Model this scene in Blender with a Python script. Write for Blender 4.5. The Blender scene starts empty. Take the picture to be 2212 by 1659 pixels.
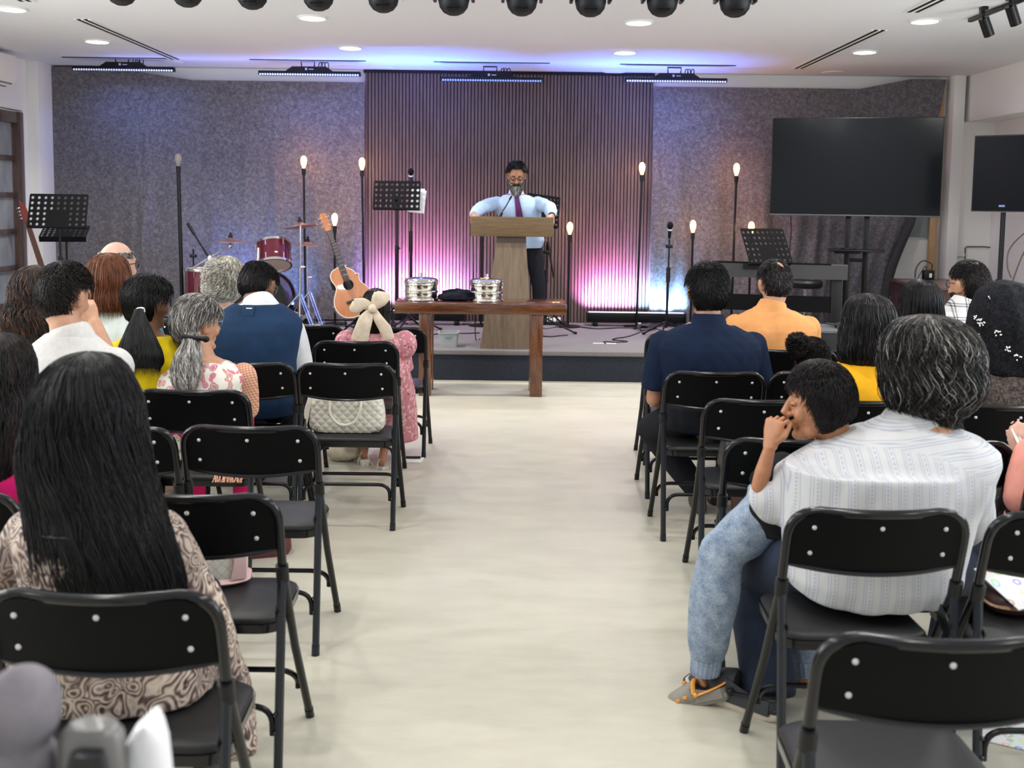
import bpy, bmesh, math, random
import numpy as np
from mathutils import Vector, Matrix, Euler
rnd = random.Random(7)
nprs = np.random.RandomState(11)
C = bpy.context.scene.collection
SC = bpy.context.scene
PI = math.pi

# ------------------------------------------------------------------ camera
W, H = 2212, 1659
FPX, CX, CY, CAMZ = 2240.0, 1106.0, 638.5, 1.55
PITCH, ROLL = math.atan(200.5/2240.0), 0.0125
cam_d = bpy.data.cameras.new('camera')
cam = bpy.data.objects.new('camera', cam_d); C.objects.link(cam)
cam_d.sensor_width = 36.0
cam_d.lens = FPX/W*36.0
cam_d.shift_y = -(H/2-CY)/W
cam_d.clip_start = 0.05
cam_d.dof.use_dof = True
cam_d.dof.focus_distance = 5.5
cam_d.dof.aperture_fstop = 4.2
CAMROT = Matrix.Rotation(PI/2-PITCH, 3, 'X') @ Matrix.Rotation(ROLL, 3, 'Z')
cam.matrix_world = Matrix.Translation((0, 0, CAMZ)) @ CAMROT.to_4x4()
SC.camera = cam

def ray(px, py):
    return CAMROT @ Vector(((px-CX)/FPX, -(py-CY)/FPX, -1.0))
def PY(px, py, Y):
    d = ray(px, py); t = Y/d.y
    return Vector((d.x*t, Y, CAMZ+d.z*t))
def PZ(px, py, z):
    d = ray(px, py); t = (z-CAMZ)/d.z
    return Vector((d.x*t, d.y*t, z))

# ------------------------------------------------------------------ world, exposure
SC.view_settings.view_transform = 'Standard'
SC.view_settings.look = 'None'
SC.view_settings.gamma = 1.0
SC.view_settings.exposure = 0.50
wd = bpy.data.worlds.new('room_daylight'); SC.world = wd
wd.use_nodes = True
wd.node_tree.nodes['Background'].inputs[0].default_value = (0.93, 0.96, 1.0, 1)
wd.node_tree.nodes['Background'].inputs[1].default_value = 0.50

def area(name, loc, rot, sx, sy, power, color=(1, 1, 1), spread=PI, parent=None, shape='RECTANGLE'):
    l = bpy.data.lights.new(name, 'AREA'); l.shape = shape
    l.size = sx
    if shape in ('RECTANGLE', 'ELLIPSE'): l.size_y = sy
    l.energy = power; l.color = color; l.spread = spread
    o = bpy.data.objects.new(name, l); C.objects.link(o)
    o.location = loc; o.rotation_euler = rot
    if parent: o.parent = parent
    return o
# daylight from the windows behind and to the right, plus an added left fill
area('window_and_fill_light', (4.6, 4.0, 1.9), (0, math.radians(75), 0), 1.6, 5.0, 100, (0.86, 0.93, 1.0))
area('window_and_fill_light', (-4.6, 4.0, 1.9), (0, math.radians(-75), 0), 1.6, 5.0, 110, (0.9, 0.95, 1.0))  # added fill that brightens the right side; no window on this wall

STAGE = 0.267
CEIL = 2.935
BACK = 11.2
# ------------------------------------------------------------------ node helpers and materials
def N(nt, typ, ins=None, **props):
    n = nt.nodes.new(typ)
    for k, v in props.items(): setattr(n, k, v)
    for k, v in (ins or {}).items():
        s = n.inputs[k]
        if isinstance(v, bpy.types.NodeSocket): nt.links.new(v, s)
        else: s.default_value = v
    return n
def c4(c): return (c[0], c[1], c[2], 1.0)
def newmat(name):
    m = bpy.data.materials.new(name); m.use_nodes = True
    nt = m.node_tree; b = nt.nodes['Principled BSDF']
    return m, nt, b
def coords(nt, scale=(1, 1, 1), rot=(0, 0, 0), kind='Object'):
    t = N(nt, 'ShaderNodeTexCoord')
    mp = N(nt, 'ShaderNodeMapping', {'Vector': t.outputs[kind], 'Scale': scale, 'Rotation': rot})
    return mp.outputs[0]
def math_(nt, op, a, b=0.0, c=0.0):
    return N(nt, 'ShaderNodeMath', {0: a, 1: b, 2: c}, operation=op).outputs[0]
def mix(nt, f, a, b):
    n = nt.nodes.new('ShaderNodeMix'); n.data_type = 'RGBA'
    for i, v in ((0, f), (6, a), (7, b)):
        if isinstance(v, bpy.types.NodeSocket): nt.links.new(v, n.inputs[i])
        else: n.inputs[i].default_value = v if i == 0 else c4(v)
    return n.outputs[2]
def ramp(nt, f, stops):
    n = N(nt, 'ShaderNodeValToRGB', {0: f}); cr = n.color_ramp
    while len(cr.elements) < len(stops): cr.elements.new(0.5)
    for e, (p, c) in zip(cr.elements, stops): e.position = p; e.color = c4(c)
    return n.outputs[0]
def noise(nt, v, scale, detail=3.0, rough=0.55, dist=0.0):
    return N(nt, 'ShaderNodeTexNoise', {'Vector': v, 'Scale': scale, 'Detail': detail, 'Roughness': rough, 'Distortion': dist}).outputs[0]
def bump(nt, b, h, strength=0.3, dist=0.01):
    n = N(nt, 'ShaderNodeBump', {'Height': h, 'Strength': strength, 'Distance': dist})
    nt.links.new(n.outputs[0], b.inputs['Normal'])
def mat(name, col, rough=0.5, metal=0.0, var=0.0, vscale=20.0, bmp=0.0, bscale=80.0, spec=None, coat=0.0, sheen=0.0, stretch=(1, 1, 1)):
    m, nt, b = newmat(name)
    b.inputs['Base Color'].default_value = c4(col)
    b.inputs['Roughness'].default_value = rough; b.inputs['Metallic'].default_value = metal
    if spec is not None: b.inputs['Specular IOR Level'].default_value = spec
    if coat: b.inputs['Coat Weight'].default_value = coat; b.inputs['Coat Roughness'].default_value = 0.1
    if sheen: b.inputs['Sheen Weight'].default_value = sheen
    v = coords(nt, stretch)
    if var:
        f = noise(nt, v, vscale)
        lo = tuple(max(0, c*(1-var)) for c in col); hi = tuple(min(1, c*(1+var)) for c in col)
        nt.links.new(ramp(nt, f, [(0.3, lo), (0.7, hi)]), b.inputs['Base Color'])
    if bmp: bump(nt, b, noise(nt, v, bscale, 2.0), bmp)
    return m
def emis(name, col, strength):
    m, nt, b = newmat(name)
    b.inputs['Base Color'].default_value = c4(col)
    b.inputs['Emission Color'].default_value = c4(col); b.inputs['Emission Strength'].default_value = strength
    return m
def wood(name, lo, mid, hi, rough=0.35, scale=(1, 1, 1), ring=6.0, rot=(0, 0, 0), coat=0.2):
    m, nt, b = newmat(name)
    v = coords(nt, scale, rot)
    n1 = noise(nt, v, ring, 6.0, 0.6, 1.2)
    n2 = noise(nt, v, ring*9, 2.0)
    f = math_(nt, 'ADD', math_(nt, 'MULTIPLY', n1, 0.75), math_(nt, 'MULTIPLY', n2, 0.25))
    nt.links.new(ramp(nt, f, [(0.3, lo), (0.5, mid), (0.7, hi)]), b.inputs['Base Color'])
    b.inputs['Roughness'].default_value = rough; b.inputs['Coat Weight'].default_value = coat
    bump(nt, b, f, 0.1, 0.003)
    return m

MT = {}
MT['white_wall'] = mat('painted_wall_white', (0.84, 0.835, 0.82), 0.7, bmp=0.05, bscale=60)
MT['ceil'] = mat('ceiling_paint', (0.78, 0.795, 0.83), 0.8, bmp=0.03, bscale=90)
MT['black_metal'] = mat('black_painted_metal', (0.004, 0.0045, 0.0055), 0.30, spec=0.30)
MT['black_gloss'] = mat('black_gloss_tube', (0.004, 0.0045, 0.006), 0.2, spec=0.45)
MT['leg_metal'] = mat('dark_grey_leg_metal', (0.014, 0.018, 0.026), 0.28, 0.3, spec=0.5)
MT['panel_black'] = mat('black_vinyl_backrest', (0.003, 0.0033, 0.004), 0.55, bmp=0.1, bscale=500, spec=0.10)
MT['vinyl'] = mat('black_vinyl_cushion', (0.012, 0.012, 0.013), 0.42, bmp=0.12, bscale=600, spec=0.42)
MT['rivet'] = mat('zinc_rivet', (0.62, 0.62, 0.63), 0.4, 0.5)
MT['black_plastic'] = mat('black_plastic', (0.007, 0.0075, 0.009), 0.45, spec=0.3)
MT['black_matte'] = mat('black_matte', (0.005, 0.005, 0.006), 0.8, spec=0.15)
MT['chrome'] = mat('chrome', (0.85, 0.86, 0.88), 0.12, 1.0)
MT['steel'] = mat('polished_steel', (0.88, 0.87, 0.84), 0.08, 1.0)
MT['grey_plastic'] = mat('grey_plastic', (0.33, 0.36, 0.36), 0.5)
MT['white_plastic'] = mat('white_plastic', (0.82, 0.82, 0.80), 0.4)
MT['white_paper'] = mat('white_paper', (0.85, 0.85, 0.84), 0.7)
MT['screen'] = mat('dark_tv_screen', (0.007, 0.008, 0.010), 0.12, spec=0.20)
MT['cymbal'] = mat('bronze_cymbal', (0.62, 0.36, 0.28), 0.35, 0.9)
MT['drum_red'] = mat('wine_red_drum_lacquer', (0.10, 0.003, 0.018), 0.15, 0.2, coat=1.0)
MT['drum_head'] = mat('translucent_drum_head', (0.55, 0.42, 0.36), 0.4)
MT['cable'] = mat('black_cable', (0.012, 0.012, 0.014), 0.5)
MT['stage_carpet'] = mat('stage_carpet_grey', (0.175, 0.160, 0.162), 0.95, var=0.25, vscale=180, bmp=0.4, bscale=400, sheen=0.2)
MT['stage_riser'] = mat('stage_riser_carpet_dark', (0.016, 0.020, 0.030), 0.95, var=0.6, vscale=120, bmp=0.4, bscale=400)
MT['lectern_wood'] = wood('lectern_planks', (0.075, 0.044, 0.018), (0.125, 0.076, 0.032), (0.175, 0.114, 0.053), 0.55, (1.2, 5, 14), 2.2, coat=0.0)
MT['lectern_col'] = wood('lectern_column_wood', (0.105, 0.070, 0.046), (0.160, 0.112, 0.075), (0.215, 0.157, 0.11), 0.55, (12, 6, 1.0), 1.8, coat=0.0)
MT['table_wood'] = wood('rosewood_table', (0.034, 0.009, 0.003), (0.088, 0.026, 0.008), (0.17, 0.060, 0.019), 0.22, (1.4, 9, 12), 2.4, coat=0.6)
MT['table_leg'] = wood('rosewood_leg', (0.034, 0.009, 0.003), (0.105, 0.032, 0.010), (0.19, 0.070, 0.023), 0.22, (12, 12, 1.3), 2.4, coat=0.6)
MT['cabinet_wood'] = wood('dark_cabinet_wood', (0.07, 0.035, 0.03), (0.10, 0.05, 0.042), (0.13, 0.07, 0.06), 0.35, (2, 8, 2), 2.0)
MT['door_wood'] = wood('dark_door_wood', (0.045, 0.025, 0.022), (0.07, 0.04, 0.035), (0.10, 0.06, 0.05), 0.45, (8, 8, 1.5), 2.0)
MT['stud_wood'] = wood('raw_pine_stud', (0.42, 0.24, 0.12), (0.52, 0.32, 0.17), (0.60, 0.40, 0.24), 0.6, (9, 9, 1.2), 2.0)
MT['guitar_top'] = wood('guitar_top_wood', (0.36, 0.125, 0.045), (0.44, 0.165, 0.06), (0.50, 0.20, 0.08), 0.25, (12, 4, 1.0), 2.0, coat=0.6)
MT['guitar_side'] = wood('guitar_mahogany', (0.06, 0.018, 0.010), (0.10, 0.03, 0.016), (0.15, 0.05, 0.03), 0.25, (3, 3, 8), 2.0, coat=0.6)

def m_slats():
    m, nt, b = newmat('walnut_slat_wood')
    v = coords(nt, (9, 9, 0.9))
    f = noise(nt, v, 3.0, 6.0, 0.6, 0.8)
    fine = noise(nt, coords(nt, (120, 120, 6)), 2.0, 2.0)
    f2 = math_(nt, 'ADD', math_(nt, 'MULTIPLY', f, 0.7), math_(nt, 'MULTIPLY', fine, 0.3))
    nt.links.new(ramp(nt, f2, [(0.3, (0.072, 0.045, 0.040)), (0.5, (0.112, 0.072, 0.064)), (0.72, (0.150, 0.100, 0.088))]), b.inputs['Base Color'])
    b.inputs['Roughness'].default_value = 0.5
    return m
MT['slat'] = m_slats()
def m_felt():
    m, nt, b = newmat('mottled_grey_felt')
    v = coords(nt)
    a = noise(nt, v, 30.0, 4.0, 0.65, 0.6); d = noise(nt, v, 85.0, 2.0, 0.6)
    f = math_(nt, 'ADD', math_(nt, 'MULTIPLY', a, 0.65), math_(nt, 'MULTIPLY', d, 0.35))
    nt.links.new(ramp(nt, f, [(0.36, (0.075, 0.069, 0.078)), (0.5, (0.132, 0.122, 0.134)), (0.64, (0.215, 0.200, 0.215))]), b.inputs['Base Color'])
    b.inputs['Roughness'].default_value = 0.95; b.inputs['Sheen Weight'].default_value = 0.15
    bump(nt, b, f, 0.25, 0.004)
    return m
MT['felt'] = m_felt()
def m_floor():
    m, nt, b = newmat('polished_concrete')
    v = coords(nt, (0.55, 1.3, 1))
    a = noise(nt, v, 1.3, 6.0, 0.6, 0.5); d = noise(nt, coords(nt, (0.5, 1.7, 1)), 7.0, 6.0, 0.7, 0.4)
    f = math_(nt, 'ADD', math_(nt, 'MULTIPLY', a, 0.5), math_(nt, 'MULTIPLY', d, 0.5))
    nt.links.new(ramp(nt, f, [(0.3, (0.455, 0.43, 0.345)), (0.5, (0.535, 0.51, 0.42)), (0.7, (0.60, 0.575, 0.48))]), b.inputs['Base Color'])
    r = ramp(nt, d, [(0.3, (0.36, 0.36, 0.36)), (0.7, (0.48, 0.48, 0.48))])
    nt.links.new(r, b.inputs['Roughness'])
    b.inputs['Specular IOR Level'].default_value = 0.45
    return m
MT['floor'] = m_floor()
def m_frost():
    m, nt, b = newmat('frosted_door_glass')
    v = coords(nt, (1, 2, 1))
    f = noise(nt, v, 2.2, 3.0)
    nt.links.new(ramp(nt, f, [(0.3, (0.20, 0.22, 0.24)), (0.55, (0.31, 0.33, 0.34)), (0.75, (0.42, 0.45, 0.47))]), b.inputs['Base Color'])
    b.inputs['Roughness'].default_value = 0.3
    return m
MT['frost'] = m_frost()
MT['bulb_on'] = emis('glowing_filament_bulb', (1.0, 0.50, 0.15), 4.5)
MT['downlight'] = emis('downlight_diffuser', (1.0, 0.97, 0.92), 9.0)
MT['led_white'] = emis('led_lens_blue_white', (0.66, 0.72, 1.0), 0.42)
MT['led_dim'] = emis('led_lens_dim', (0.45, 0.5, 0.7), 0.04)
MT['glass'] = None
def m_glass():
    m, nt, b = newmat('clear_bulb_glass')
    b.inputs['Base Color'].default_value = (0.9, 0.85, 0.75, 1); b.inputs['Roughness'].default_value = 0.05
    b.inputs['Transmission Weight'].default_value = 0.85
    return m
MT['glass'] = m_glass()

# ------------------------------------------------------------------ mesh builder
def frame_path(pts):
    pts = [Vector(p) for p in pts]; out = []
    n = len(pts); prev = None
    for i in range(n):
        t = (pts[min(i+1, n-1)]-pts[max(i-1, 0)])
        if t.length < 1e-9: t = Vector((0, 0, 1))
        t.normalize()
        if prev is None:
            a = Vector((0, 0, 1)) if abs(t.z) < 0.9 else Vector((0, 1, 0))
            u = t.cross(a).normalized()
        else:
            u = (prev-t*prev.dot(t))
            u = u.normalized() if u.length > 1e-6 else t.orthogonal().normalized()
        prev = u
        out.append((pts[i], u, t.cross(u).normalized(), t))
    return out
def arc(p0, p1, p2, n=6):
    "quadratic corner through p1"
    p0, p1, p2 = Vector(p0), Vector(p1), Vector(p2)
    return [(1-t)**2*p0+2*t*(1-t)*p1+t*t*p2 for t in [i/n for i in range(n+1)]]
def smooth_path(pts, sub=6):
    P = [Vector(p) for p in pts]; out = []
    for i in range(len(P)-1):
        p0 = P[max(i-1, 0)]; p1 = P[i]; p2 = P[i+1]; p3 = P[min(i+2, len(P)-1)]
        for k in range(sub):
            t = k/sub
            out.append(0.5*((2*p1)+(-p0+p2)*t+(2*p0-5*p1+4*p2-p3)*t*t+(-p0+3*p1-3*p2+p3)*t**3))
    out.append(P[-1]); return out

class MB:
    def __init__(s): s.V = []; s.F = []; s.I = []; s.mi = 0
    def add(s, V, F):
        o = len(s.V); s.V += [tuple(v) for v in V]
        s.F += [tuple(i+o for i in f) for f in F]; s.I += [s.mi]*len(F); return s
    def box(s, c, d, rot=None, bev=0.0, seg=2):
        bm = bmesh.new(); bmesh.ops.create_cube(bm, size=1.0)
        for v in bm.verts: v.co = Vector((v.co.x*d[0], v.co.y*d[1], v.co.z*d[2]))
        if bev: bmesh.ops.bevel(bm, geom=list(bm.edges), offset=min(bev, 0.49*min(d)), segments=seg, profile=0.5, affect='EDGES')
        R = Matrix.Identity(3) if rot is None else (rot if isinstance(rot, Matrix) else Euler(rot).to_matrix())
        bm.verts.index_update()
        V = [R @ v.co + Vector(c) for v in bm.verts]; F = [[v.index for v in f.verts] for f in bm.faces]
        bm.free(); return s.add(V, F)
    def tube(s, pts, r, n=8, flat=1.0, caps=True):
        fr = frame_path(pts); k = len(fr)
        rr = r if isinstance(r, (list, tuple)) else [r]*k
        V = []; F = []
        for (p, u, w, t), q in zip(fr, rr):
            for j in range(n):
                a = 2*PI*j/n; V.append(p+u*(math.cos(a)*q)+w*(math.sin(a)*q*flat))
        for i in range(k-1):
            for j in range(n):
                F.append((i*n+j, i*n+(j+1) % n, (i+1)*n+(j+1) % n, (i+1)*n+j))
        if caps: F.append(tuple(range(n))[::-1]); F.append(tuple((k-1)*n+j for j in range(n)))
        return s.add(V, F)
    def cyl(s, p0, p1, r0, r1=None, n=16): return s.tube([p0, p1], [r0, r0 if r1 is None else r1], n)
    def lathe(s, prof, c=(0, 0, 0), R=None, n=24):
        R = R or Matrix.Identity(3); c = Vector(c); V = []; F = []
        for r, z in prof:
            for j in range(n):
                a = 2*PI*j/n; V.append(R @ Vector((r*math.cos(a), r*math.sin(a), z))+c)
        k = len(prof)
        for i in range(k-1):
            for j in range(n): F.append((i*n+j, i*n+(j+1) % n, (i+1)*n+(j+1) % n, (i+1)*n+j))
        F.append(tuple(range(n))[::-1]); F.append(tuple((k-1)*n+j for j in range(n)))
        return s.add(V, F)
    def loft(s, rings, caps=True):
        n = len(rings[0]); V = [p for r in rings for p in r]; F = []
        for i in range(len(rings)-1):
            for j in range(n): F.append((i*n+j, i*n+(j+1) % n, (i+1)*n+(j+1) % n, (i+1)*n+j))
        if caps: F.append(tuple(range(n))[::-1]); F.append(tuple((len(rings)-1)*n+j for j in range(n)))
        return s.add(V, F)
    def ell(s, c, d, R=None, nu=20, nv=12):
        R = R or Matrix.Identity(3); c = Vector(c); V = [R @ Vector((0, 0, d[2]))+c]; F = []
        for i in range(1, nv):
            t = PI*i/nv
            for j in range(nu):
                a = 2*PI*j/nu
                V.append(R @ Vector((d[0]*math.sin(t)*math.cos(a), d[1]*math.sin(t)*math.sin(a), d[2]*math.cos(t)))+c)
        V.append(R @ Vector((0, 0, -d[2]))+c); L = len(V)-1
        for j in range(nu): F.append((0, 1+j, 1+(j+1) % nu))
        for i in range(nv-2):
            for j in range(nu):
                a = 1+i*nu; F.append((a+j, a+nu+j, a+nu+(j+1) % nu, a+(j+1) % nu))
        a = 1+(nv-2)*nu
        for j in range(nu): F.append((a+j, L, a+(j+1) % nu))
        return s.add(V, F)
    def prism(s, out, Mx, t):
        "2D outline (x,y) extruded from -t/2 to t/2 along local z"
        n = len(out)
        V = [Mx @ Vector((x, y, -t/2)) for x, y in out]+[Mx @ Vector((x, y, t/2)) for x, y in out]
        F = [tuple(range(n))[::-1], tuple(range(n, 2*n))]+[(i, (i+1) % n, n+(i+1) % n, n+i) for i in range(n)]
        return s.add(V, F)
    def mesh(s, name):
        me = bpy.data.meshes.new(name); me.from_pydata(s.V, [], s.F)
        return me
    def build(s, name, m, parent=None, angle=40, recalc=True):
        me = s.mesh(name)
        if recalc:
            bm = bmesh.new(); bm.from_mesh(me); bmesh.ops.recalc_face_normals(bm, faces=bm.faces); bm.to_mesh(me); bm.free()
        for x in (m if isinstance(m, (list, tuple)) else [m]): me.materials.append(x)
        if len(me.materials) > 1: me.polygons.foreach_set('material_index', s.I)
        me.polygons.foreach_set('use_smooth', [True]*len(me.polygons))
        me.set_sharp_from_angle(angle=math.radians(angle))
        o = bpy.data.objects.new(name, me); C.objects.link(o)
        if parent: o.parent = parent
        return o
def rrect(w, h, r, n=5):
    out = []
    for cx, cy, a0 in ((w/2-r, h/2-r, 0), (-w/2+r, h/2-r, PI/2), (-w/2+r, -h/2+r, PI), (w/2-r, -h/2+r, 1.5*PI)):
        for i in range(n+1):
            a = a0+PI/2*i/n; out.append((cx+r*math.cos(a), cy+r*math.sin(a)))
    return out

def tag(o, label, cat, group=None, kind=None):
    if label: o['label'] = label
    if cat: o['category'] = cat
    if group: o['group'] = group
    if kind: o['kind'] = kind
    return o
def thing(name, label, cat, loc=(0, 0, 0), rotz=0.0, group=None):
    o = bpy.data.objects.new(name, None); C.objects.link(o)
    o.empty_display_size = 0.1
    o.location = loc; o.rotation_euler = (0, 0, rotz)
    return tag(o, label, cat, group)
def struct(o, label=None):
    o['kind'] = 'structure'
    if label: o['label'] = label
    return o
def dup(root, loc, rotz=0.0, label=None, group=None):
    def cp(o, par):
        c = o.copy(); C.objects.link(c)
        if par: c.parent = par
        for ch in o.children: cp(ch, c)
        return c
    r = cp(root, None)
    r.location = loc; r.rotation_euler = (0, 0, rotz)
    if label: r['label'] = label
    if group: r['group'] = group
    return r
# ------------------------------------------------------------------ the room
def sbox(name, lo, hi, m, label=None, bev=0.0):
    b = MB(); b.box([(a+c)/2 for a, c in zip(lo, hi)], [c-a for a, c in zip(lo, hi)], bev=bev)
    return struct(b.build(name, m), label)
sbox('floor', (-5.4, -1.5, -0.1), (5.6, BACK+0.2, 0.0), MT['floor'], 'pale polished concrete floor')
XL, XR = -5.0, 4.77
# ceiling with the recessed tray above the moving heads
b = MB()
b.box((0.1, (5.9+BACK+0.2)/2, CEIL+0.06), (10.8, BACK+0.2-5.9, 0.12))
struct(b.build('ceiling', MT['ceil']), 'white plaster ceiling with a recessed tray')
trayR = PZ(1800, 10, CEIL)
b = MB()
b.box(((trayR.x+5.6)/2, (6.2-1.5)/2, CEIL+0.06), (5.6-trayR.x, 7.7, 0.12))
b.box((-5.4+0.3, (5.9-1.5)/2, CEIL+0.06), (0.6, 7.4, 0.12))
struct(b.build('ceiling', MT['ceil']), 'white ceiling edges around the tray')
b = MB()
b.box((-1.0, 2.2, CEIL+0.28), (8.4, 7.6, 0.10))
struct(b.build('ceiling', MT['ceil']), 'raised ceiling inside the tray')
sbox('wall_back', (-5.4, BACK, 0), (5.6, BACK+0.15, CEIL), MT['white_wall'], 'white wall behind the curtains and slat panel')
sbox('wall_left', (XL-0.15, -1.5, 2.42), (XL, BACK, CEIL), MT['white_wall'], 'white wall above the glazed door')
sbox('wall_left', (XL-0.15, 10.66, 0), (XL, BACK, 2.42), MT['white_wall'], 'narrow white wall between glazed door and pilaster')
sbox('wall_left', (XL-0.15, -1.5, 0), (XL, 8.3, 2.42), MT['white_wall'], 'white left wall beside the seats')
sbox('trim_1', (XL, 10.76, 0), (-4.88, BACK, CEIL), MT['white_wall'], 'white pilaster at the left end of the curtain', 0.005)
# right side: bulkhead, return wall and the recessed wall with the window
sbox('wall_right', (XR, -1.5, 2.46), (5.6, BACK, CEIL), MT['white_wall'], 'white bulkhead over the window recess')
sbox('trim_2', (4.60, 11.0, 0), (4.72, BACK, CEIL), MT['white_wall'], 'white pilaster at the right end of the curtain', 0.005)
sbox('wall_right', (4.72, 11.08, 0), (5.6, BACK, 2.46), MT['white_wall'], 'white return wall beside the loudspeaker')
sbox('wall_right', (5.09, -1.5, 0), (5.6, 11.08, 0.95), MT['white_wall'], 'white wall under the window')
sbox('wall_right', (5.09, 10.15, 0.95), (5.6, 11.08, 2.46), MT['white_wall'], 'white wall strip beside the window')
# window with roller blind
b = MB()
for z in (1.0, 2.2): b.box((5.17, 8.1, z), (0.06, 4.1, 0.06), bev=0.006)
for y in (6.1, 7.4, 8.8, 10.1): b.box((5.17, y, 1.6), (0.06, 0.06, 1.26), bev=0.006)
wnd = struct(b.build('window_1', MT['white_plastic']), 'white framed window behind the loudspeaker')
b = MB(); b.box((5.19, 8.1, 1.6), (0.012, 4.0, 1.2)); b.build('pane', mat('bright_window_glass', (0.6, 0.7, 0.8), 0.1), wnd)
t = thing('roller_blind', 'grey roller blind hanging in the window behind the loudspeaker', 'blind', (5.11, 9.0, 0))
b = MB(); b.cyl((0, -1.0, 2.28), (0, 1.08, 2.28), 0.035); b.build('roller', MT['grey_plastic'], t)
b = MB(); b.box((0.0, 0.04, 1.73), (0.006, 2.04, 1.06)); b.box((0, 0.04, 1.2), (0.016, 2.04, 0.03), bev=0.004)
b.build('fabric', mat('grey_blind_fabric', (0.30, 0.29, 0.30), 0.9, bmp=0.2, bscale=300), t)

# stage
b = MB(); b.box((0, (8.94+BACK)/2, STAGE-0.02), (10.0, BACK-8.94, 0.04), bev=0.008)
st = thing('stage', 'low stage with grey carpet top and dark carpeted front', 'stage'); struct(st)
b.build('stage_top', MT['stage_carpet'], st)
b = MB(); b.box((0, (8.96+BACK)/2, (STAGE-0.04)/2), (9.99, BACK-8.96, STAGE-0.04)); b.build('stage_front', MT['stage_riser'], st)

# slatted panel
x0 = PY(787.5, 400, BACK-0.08).x; x1 = PY(1407, 400, BACK-0.08).x
b = MB(); b.box(((x0+x1)/2, BACK-0.01, (STAGE+2.90)/2), (x1-x0, 0.02, 2.90-STAGE)); NSL = 84
sp = thing('slat_wall', 'walnut vertical slat panel behind the lectern', 'wall panel'); struct(sp)
b.build('backing', MT['black_matte'], sp)
b = MB(); pitch_s = (x1-x0)/NSL
for i in range(NSL):
    x = x0+pitch_s*(i+0.5)
    b.box((x, BACK-0.045, (STAGE+2.90)/2), (pitch_s*0.74, 0.05, 2.90-STAGE))
b.build('slats', MT['slat'], sp, angle=30)
b = MB(); b.box(((x0+x1)/2, BACK-0.05, 2.915), (x1-x0+0.02, 0.07, 0.03)); b.build('cap_strip', MT['black_metal'], sp)

# felt curtains
def curtain(name, label, xa, xb, ztop, zbot, Y, seams, edge=None, seed=1, amp=1.0):
    r = random.Random(seed)
    t = thing(name, label, 'curtain')
    cuts = [xa]+seams+[xb]
    folds = [(r.uniform(xa, xb), r.uniform(0.03, 0.10), r.uniform(0.02, 0.055), r.uniform(-0.12, 0.12)) for _ in range(26)]
    for a, c in zip(cuts[:-1], cuts[1:]):
        nx = max(10, int((c-a)/0.022)); nz = 44; V = []; F = []
        for k in range(nz+1):
            f = k/nz
            for i in range(nx+1):
                x = a+(c-a)*i/nx
                zt = ztop(x) if callable(ztop) else ztop
                z = zt+(zbot-zt)*f
                low = max(0.0, (f-0.15))**1.1
                y = Y-0.02
                for fx, fw, fa, sl in folds:
                    y -= amp*low*fa*math.exp(-((x-fx-sl*(f-0.5)*2)/fw)**2)*1.6
                y -= 0.006*math.sin(x*9+seed)*low
                xx = x
                if edge and c == xb: xx = a+(edge(z)-a)*i/nx
                V.append((xx, y, z))
        for k in range(nz):
            for i in range(nx):
                q = k*(nx+1)+i; F.append((q, q+1, q+nx+2, q+nx+1))
        n = len(V)
        V += [(v[0], v[1]+0.006, v[2]) for v in V]
        F += [tuple(n+i for i in f[::-1]) for f in F]
        rim = [i for i in range(nx+1)]+[k*(nx+1)+nx for k in range(1, nz+1)]+[nz*(nx+1)+i for i in range(nx-1, -1, -1)]+[k*(nx+1) for k in range(nz-1, 0, -1)]
        F += [(rim[i], rim[(i+1) % len(rim)], n+rim[(i+1) % len(rim)], n+rim[i]) for i in range(len(rim))]
        m = MB(); m.add(V, F); m.build('curtain_panel', MT['felt'], t, angle=70)
    return t
CY_ = BACK-0.10
xw = lambda px: PY(px, 420, CY_).x
curtain('curtain', 'mottled grey felt curtain left of the slat panel, behind the drums', xw(118), xw(788),
        lambda x: PY(0, 0, 1).z*0+2.915-0.12*max(0, min(1, (x-xw(250))/(xw(420)-xw(250)))), STAGE+0.02, CY_, [xw(388), xw(668)], seed=3)
def redge(z):
    pts = [(2.93, 4.55), (2.6, 4.50), (2.2, 4.40), (1.6, 4.25), (1.4, 4.22), (0.95, 4.05), (0.55, 3.98), (0.2, 3.95)]
    for (za, xa), (zb, xb) in zip(pts[:-1], pts[1:]):
        if zb <= z <= za: return xa+(xb-xa)*(za-z)/(za-zb)
    return pts[-1][1]
rc = curtain('curtain', 'mottled grey felt curtain right of the slat panel, behind the television', xw(1407), xw(2036),
        lambda x: 2.79+0.11*max(0, min(1, (x-xw(1850))/(xw(1960)-xw(1850)))), STAGE+0.02, CY_, [xw(1492), xw(1745)], redge, seed=8)
b = MB(); b.tube(smooth_path([(redge(z)+0.0, CY_-0.06, z) for z in (1.9, 1.6, 1.4, 1.2, 0.9, 0.6, STAGE+0.03)], 4), 0.048, 10)
b.build('rolled_edge', mat('dark_felt_edge', (0.05, 0.05, 0.055), 0.95, var=0.3, vscale=60), rc)
b = MB(); b.box((0, 0, 0), (0.09, 0.04, 2.6), bev=0.004)
o = b.build('timber_stud', MT['stud_wood']); o.location = (PY(2013, 550, BACK-0.05).x, BACK-0.05, 1.3+STAGE)
tag(o, 'raw pine stud standing beside the right curtain edge', 'timber')
b = MB(); p = PY(1962, 508, BACK-0.02)
b.box((p.x+0.08, BACK-0.015, p.z+0.16), (0.46, 0.02, 0.36)); b.box((p.x+0.08, BACK-0.02, p.z-0.01), (0.46, 0.03, 0.015))
o = struct(b.build('window_2', MT['frost']), 'small frosted pane between the curtain edge and the timber stud')

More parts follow.
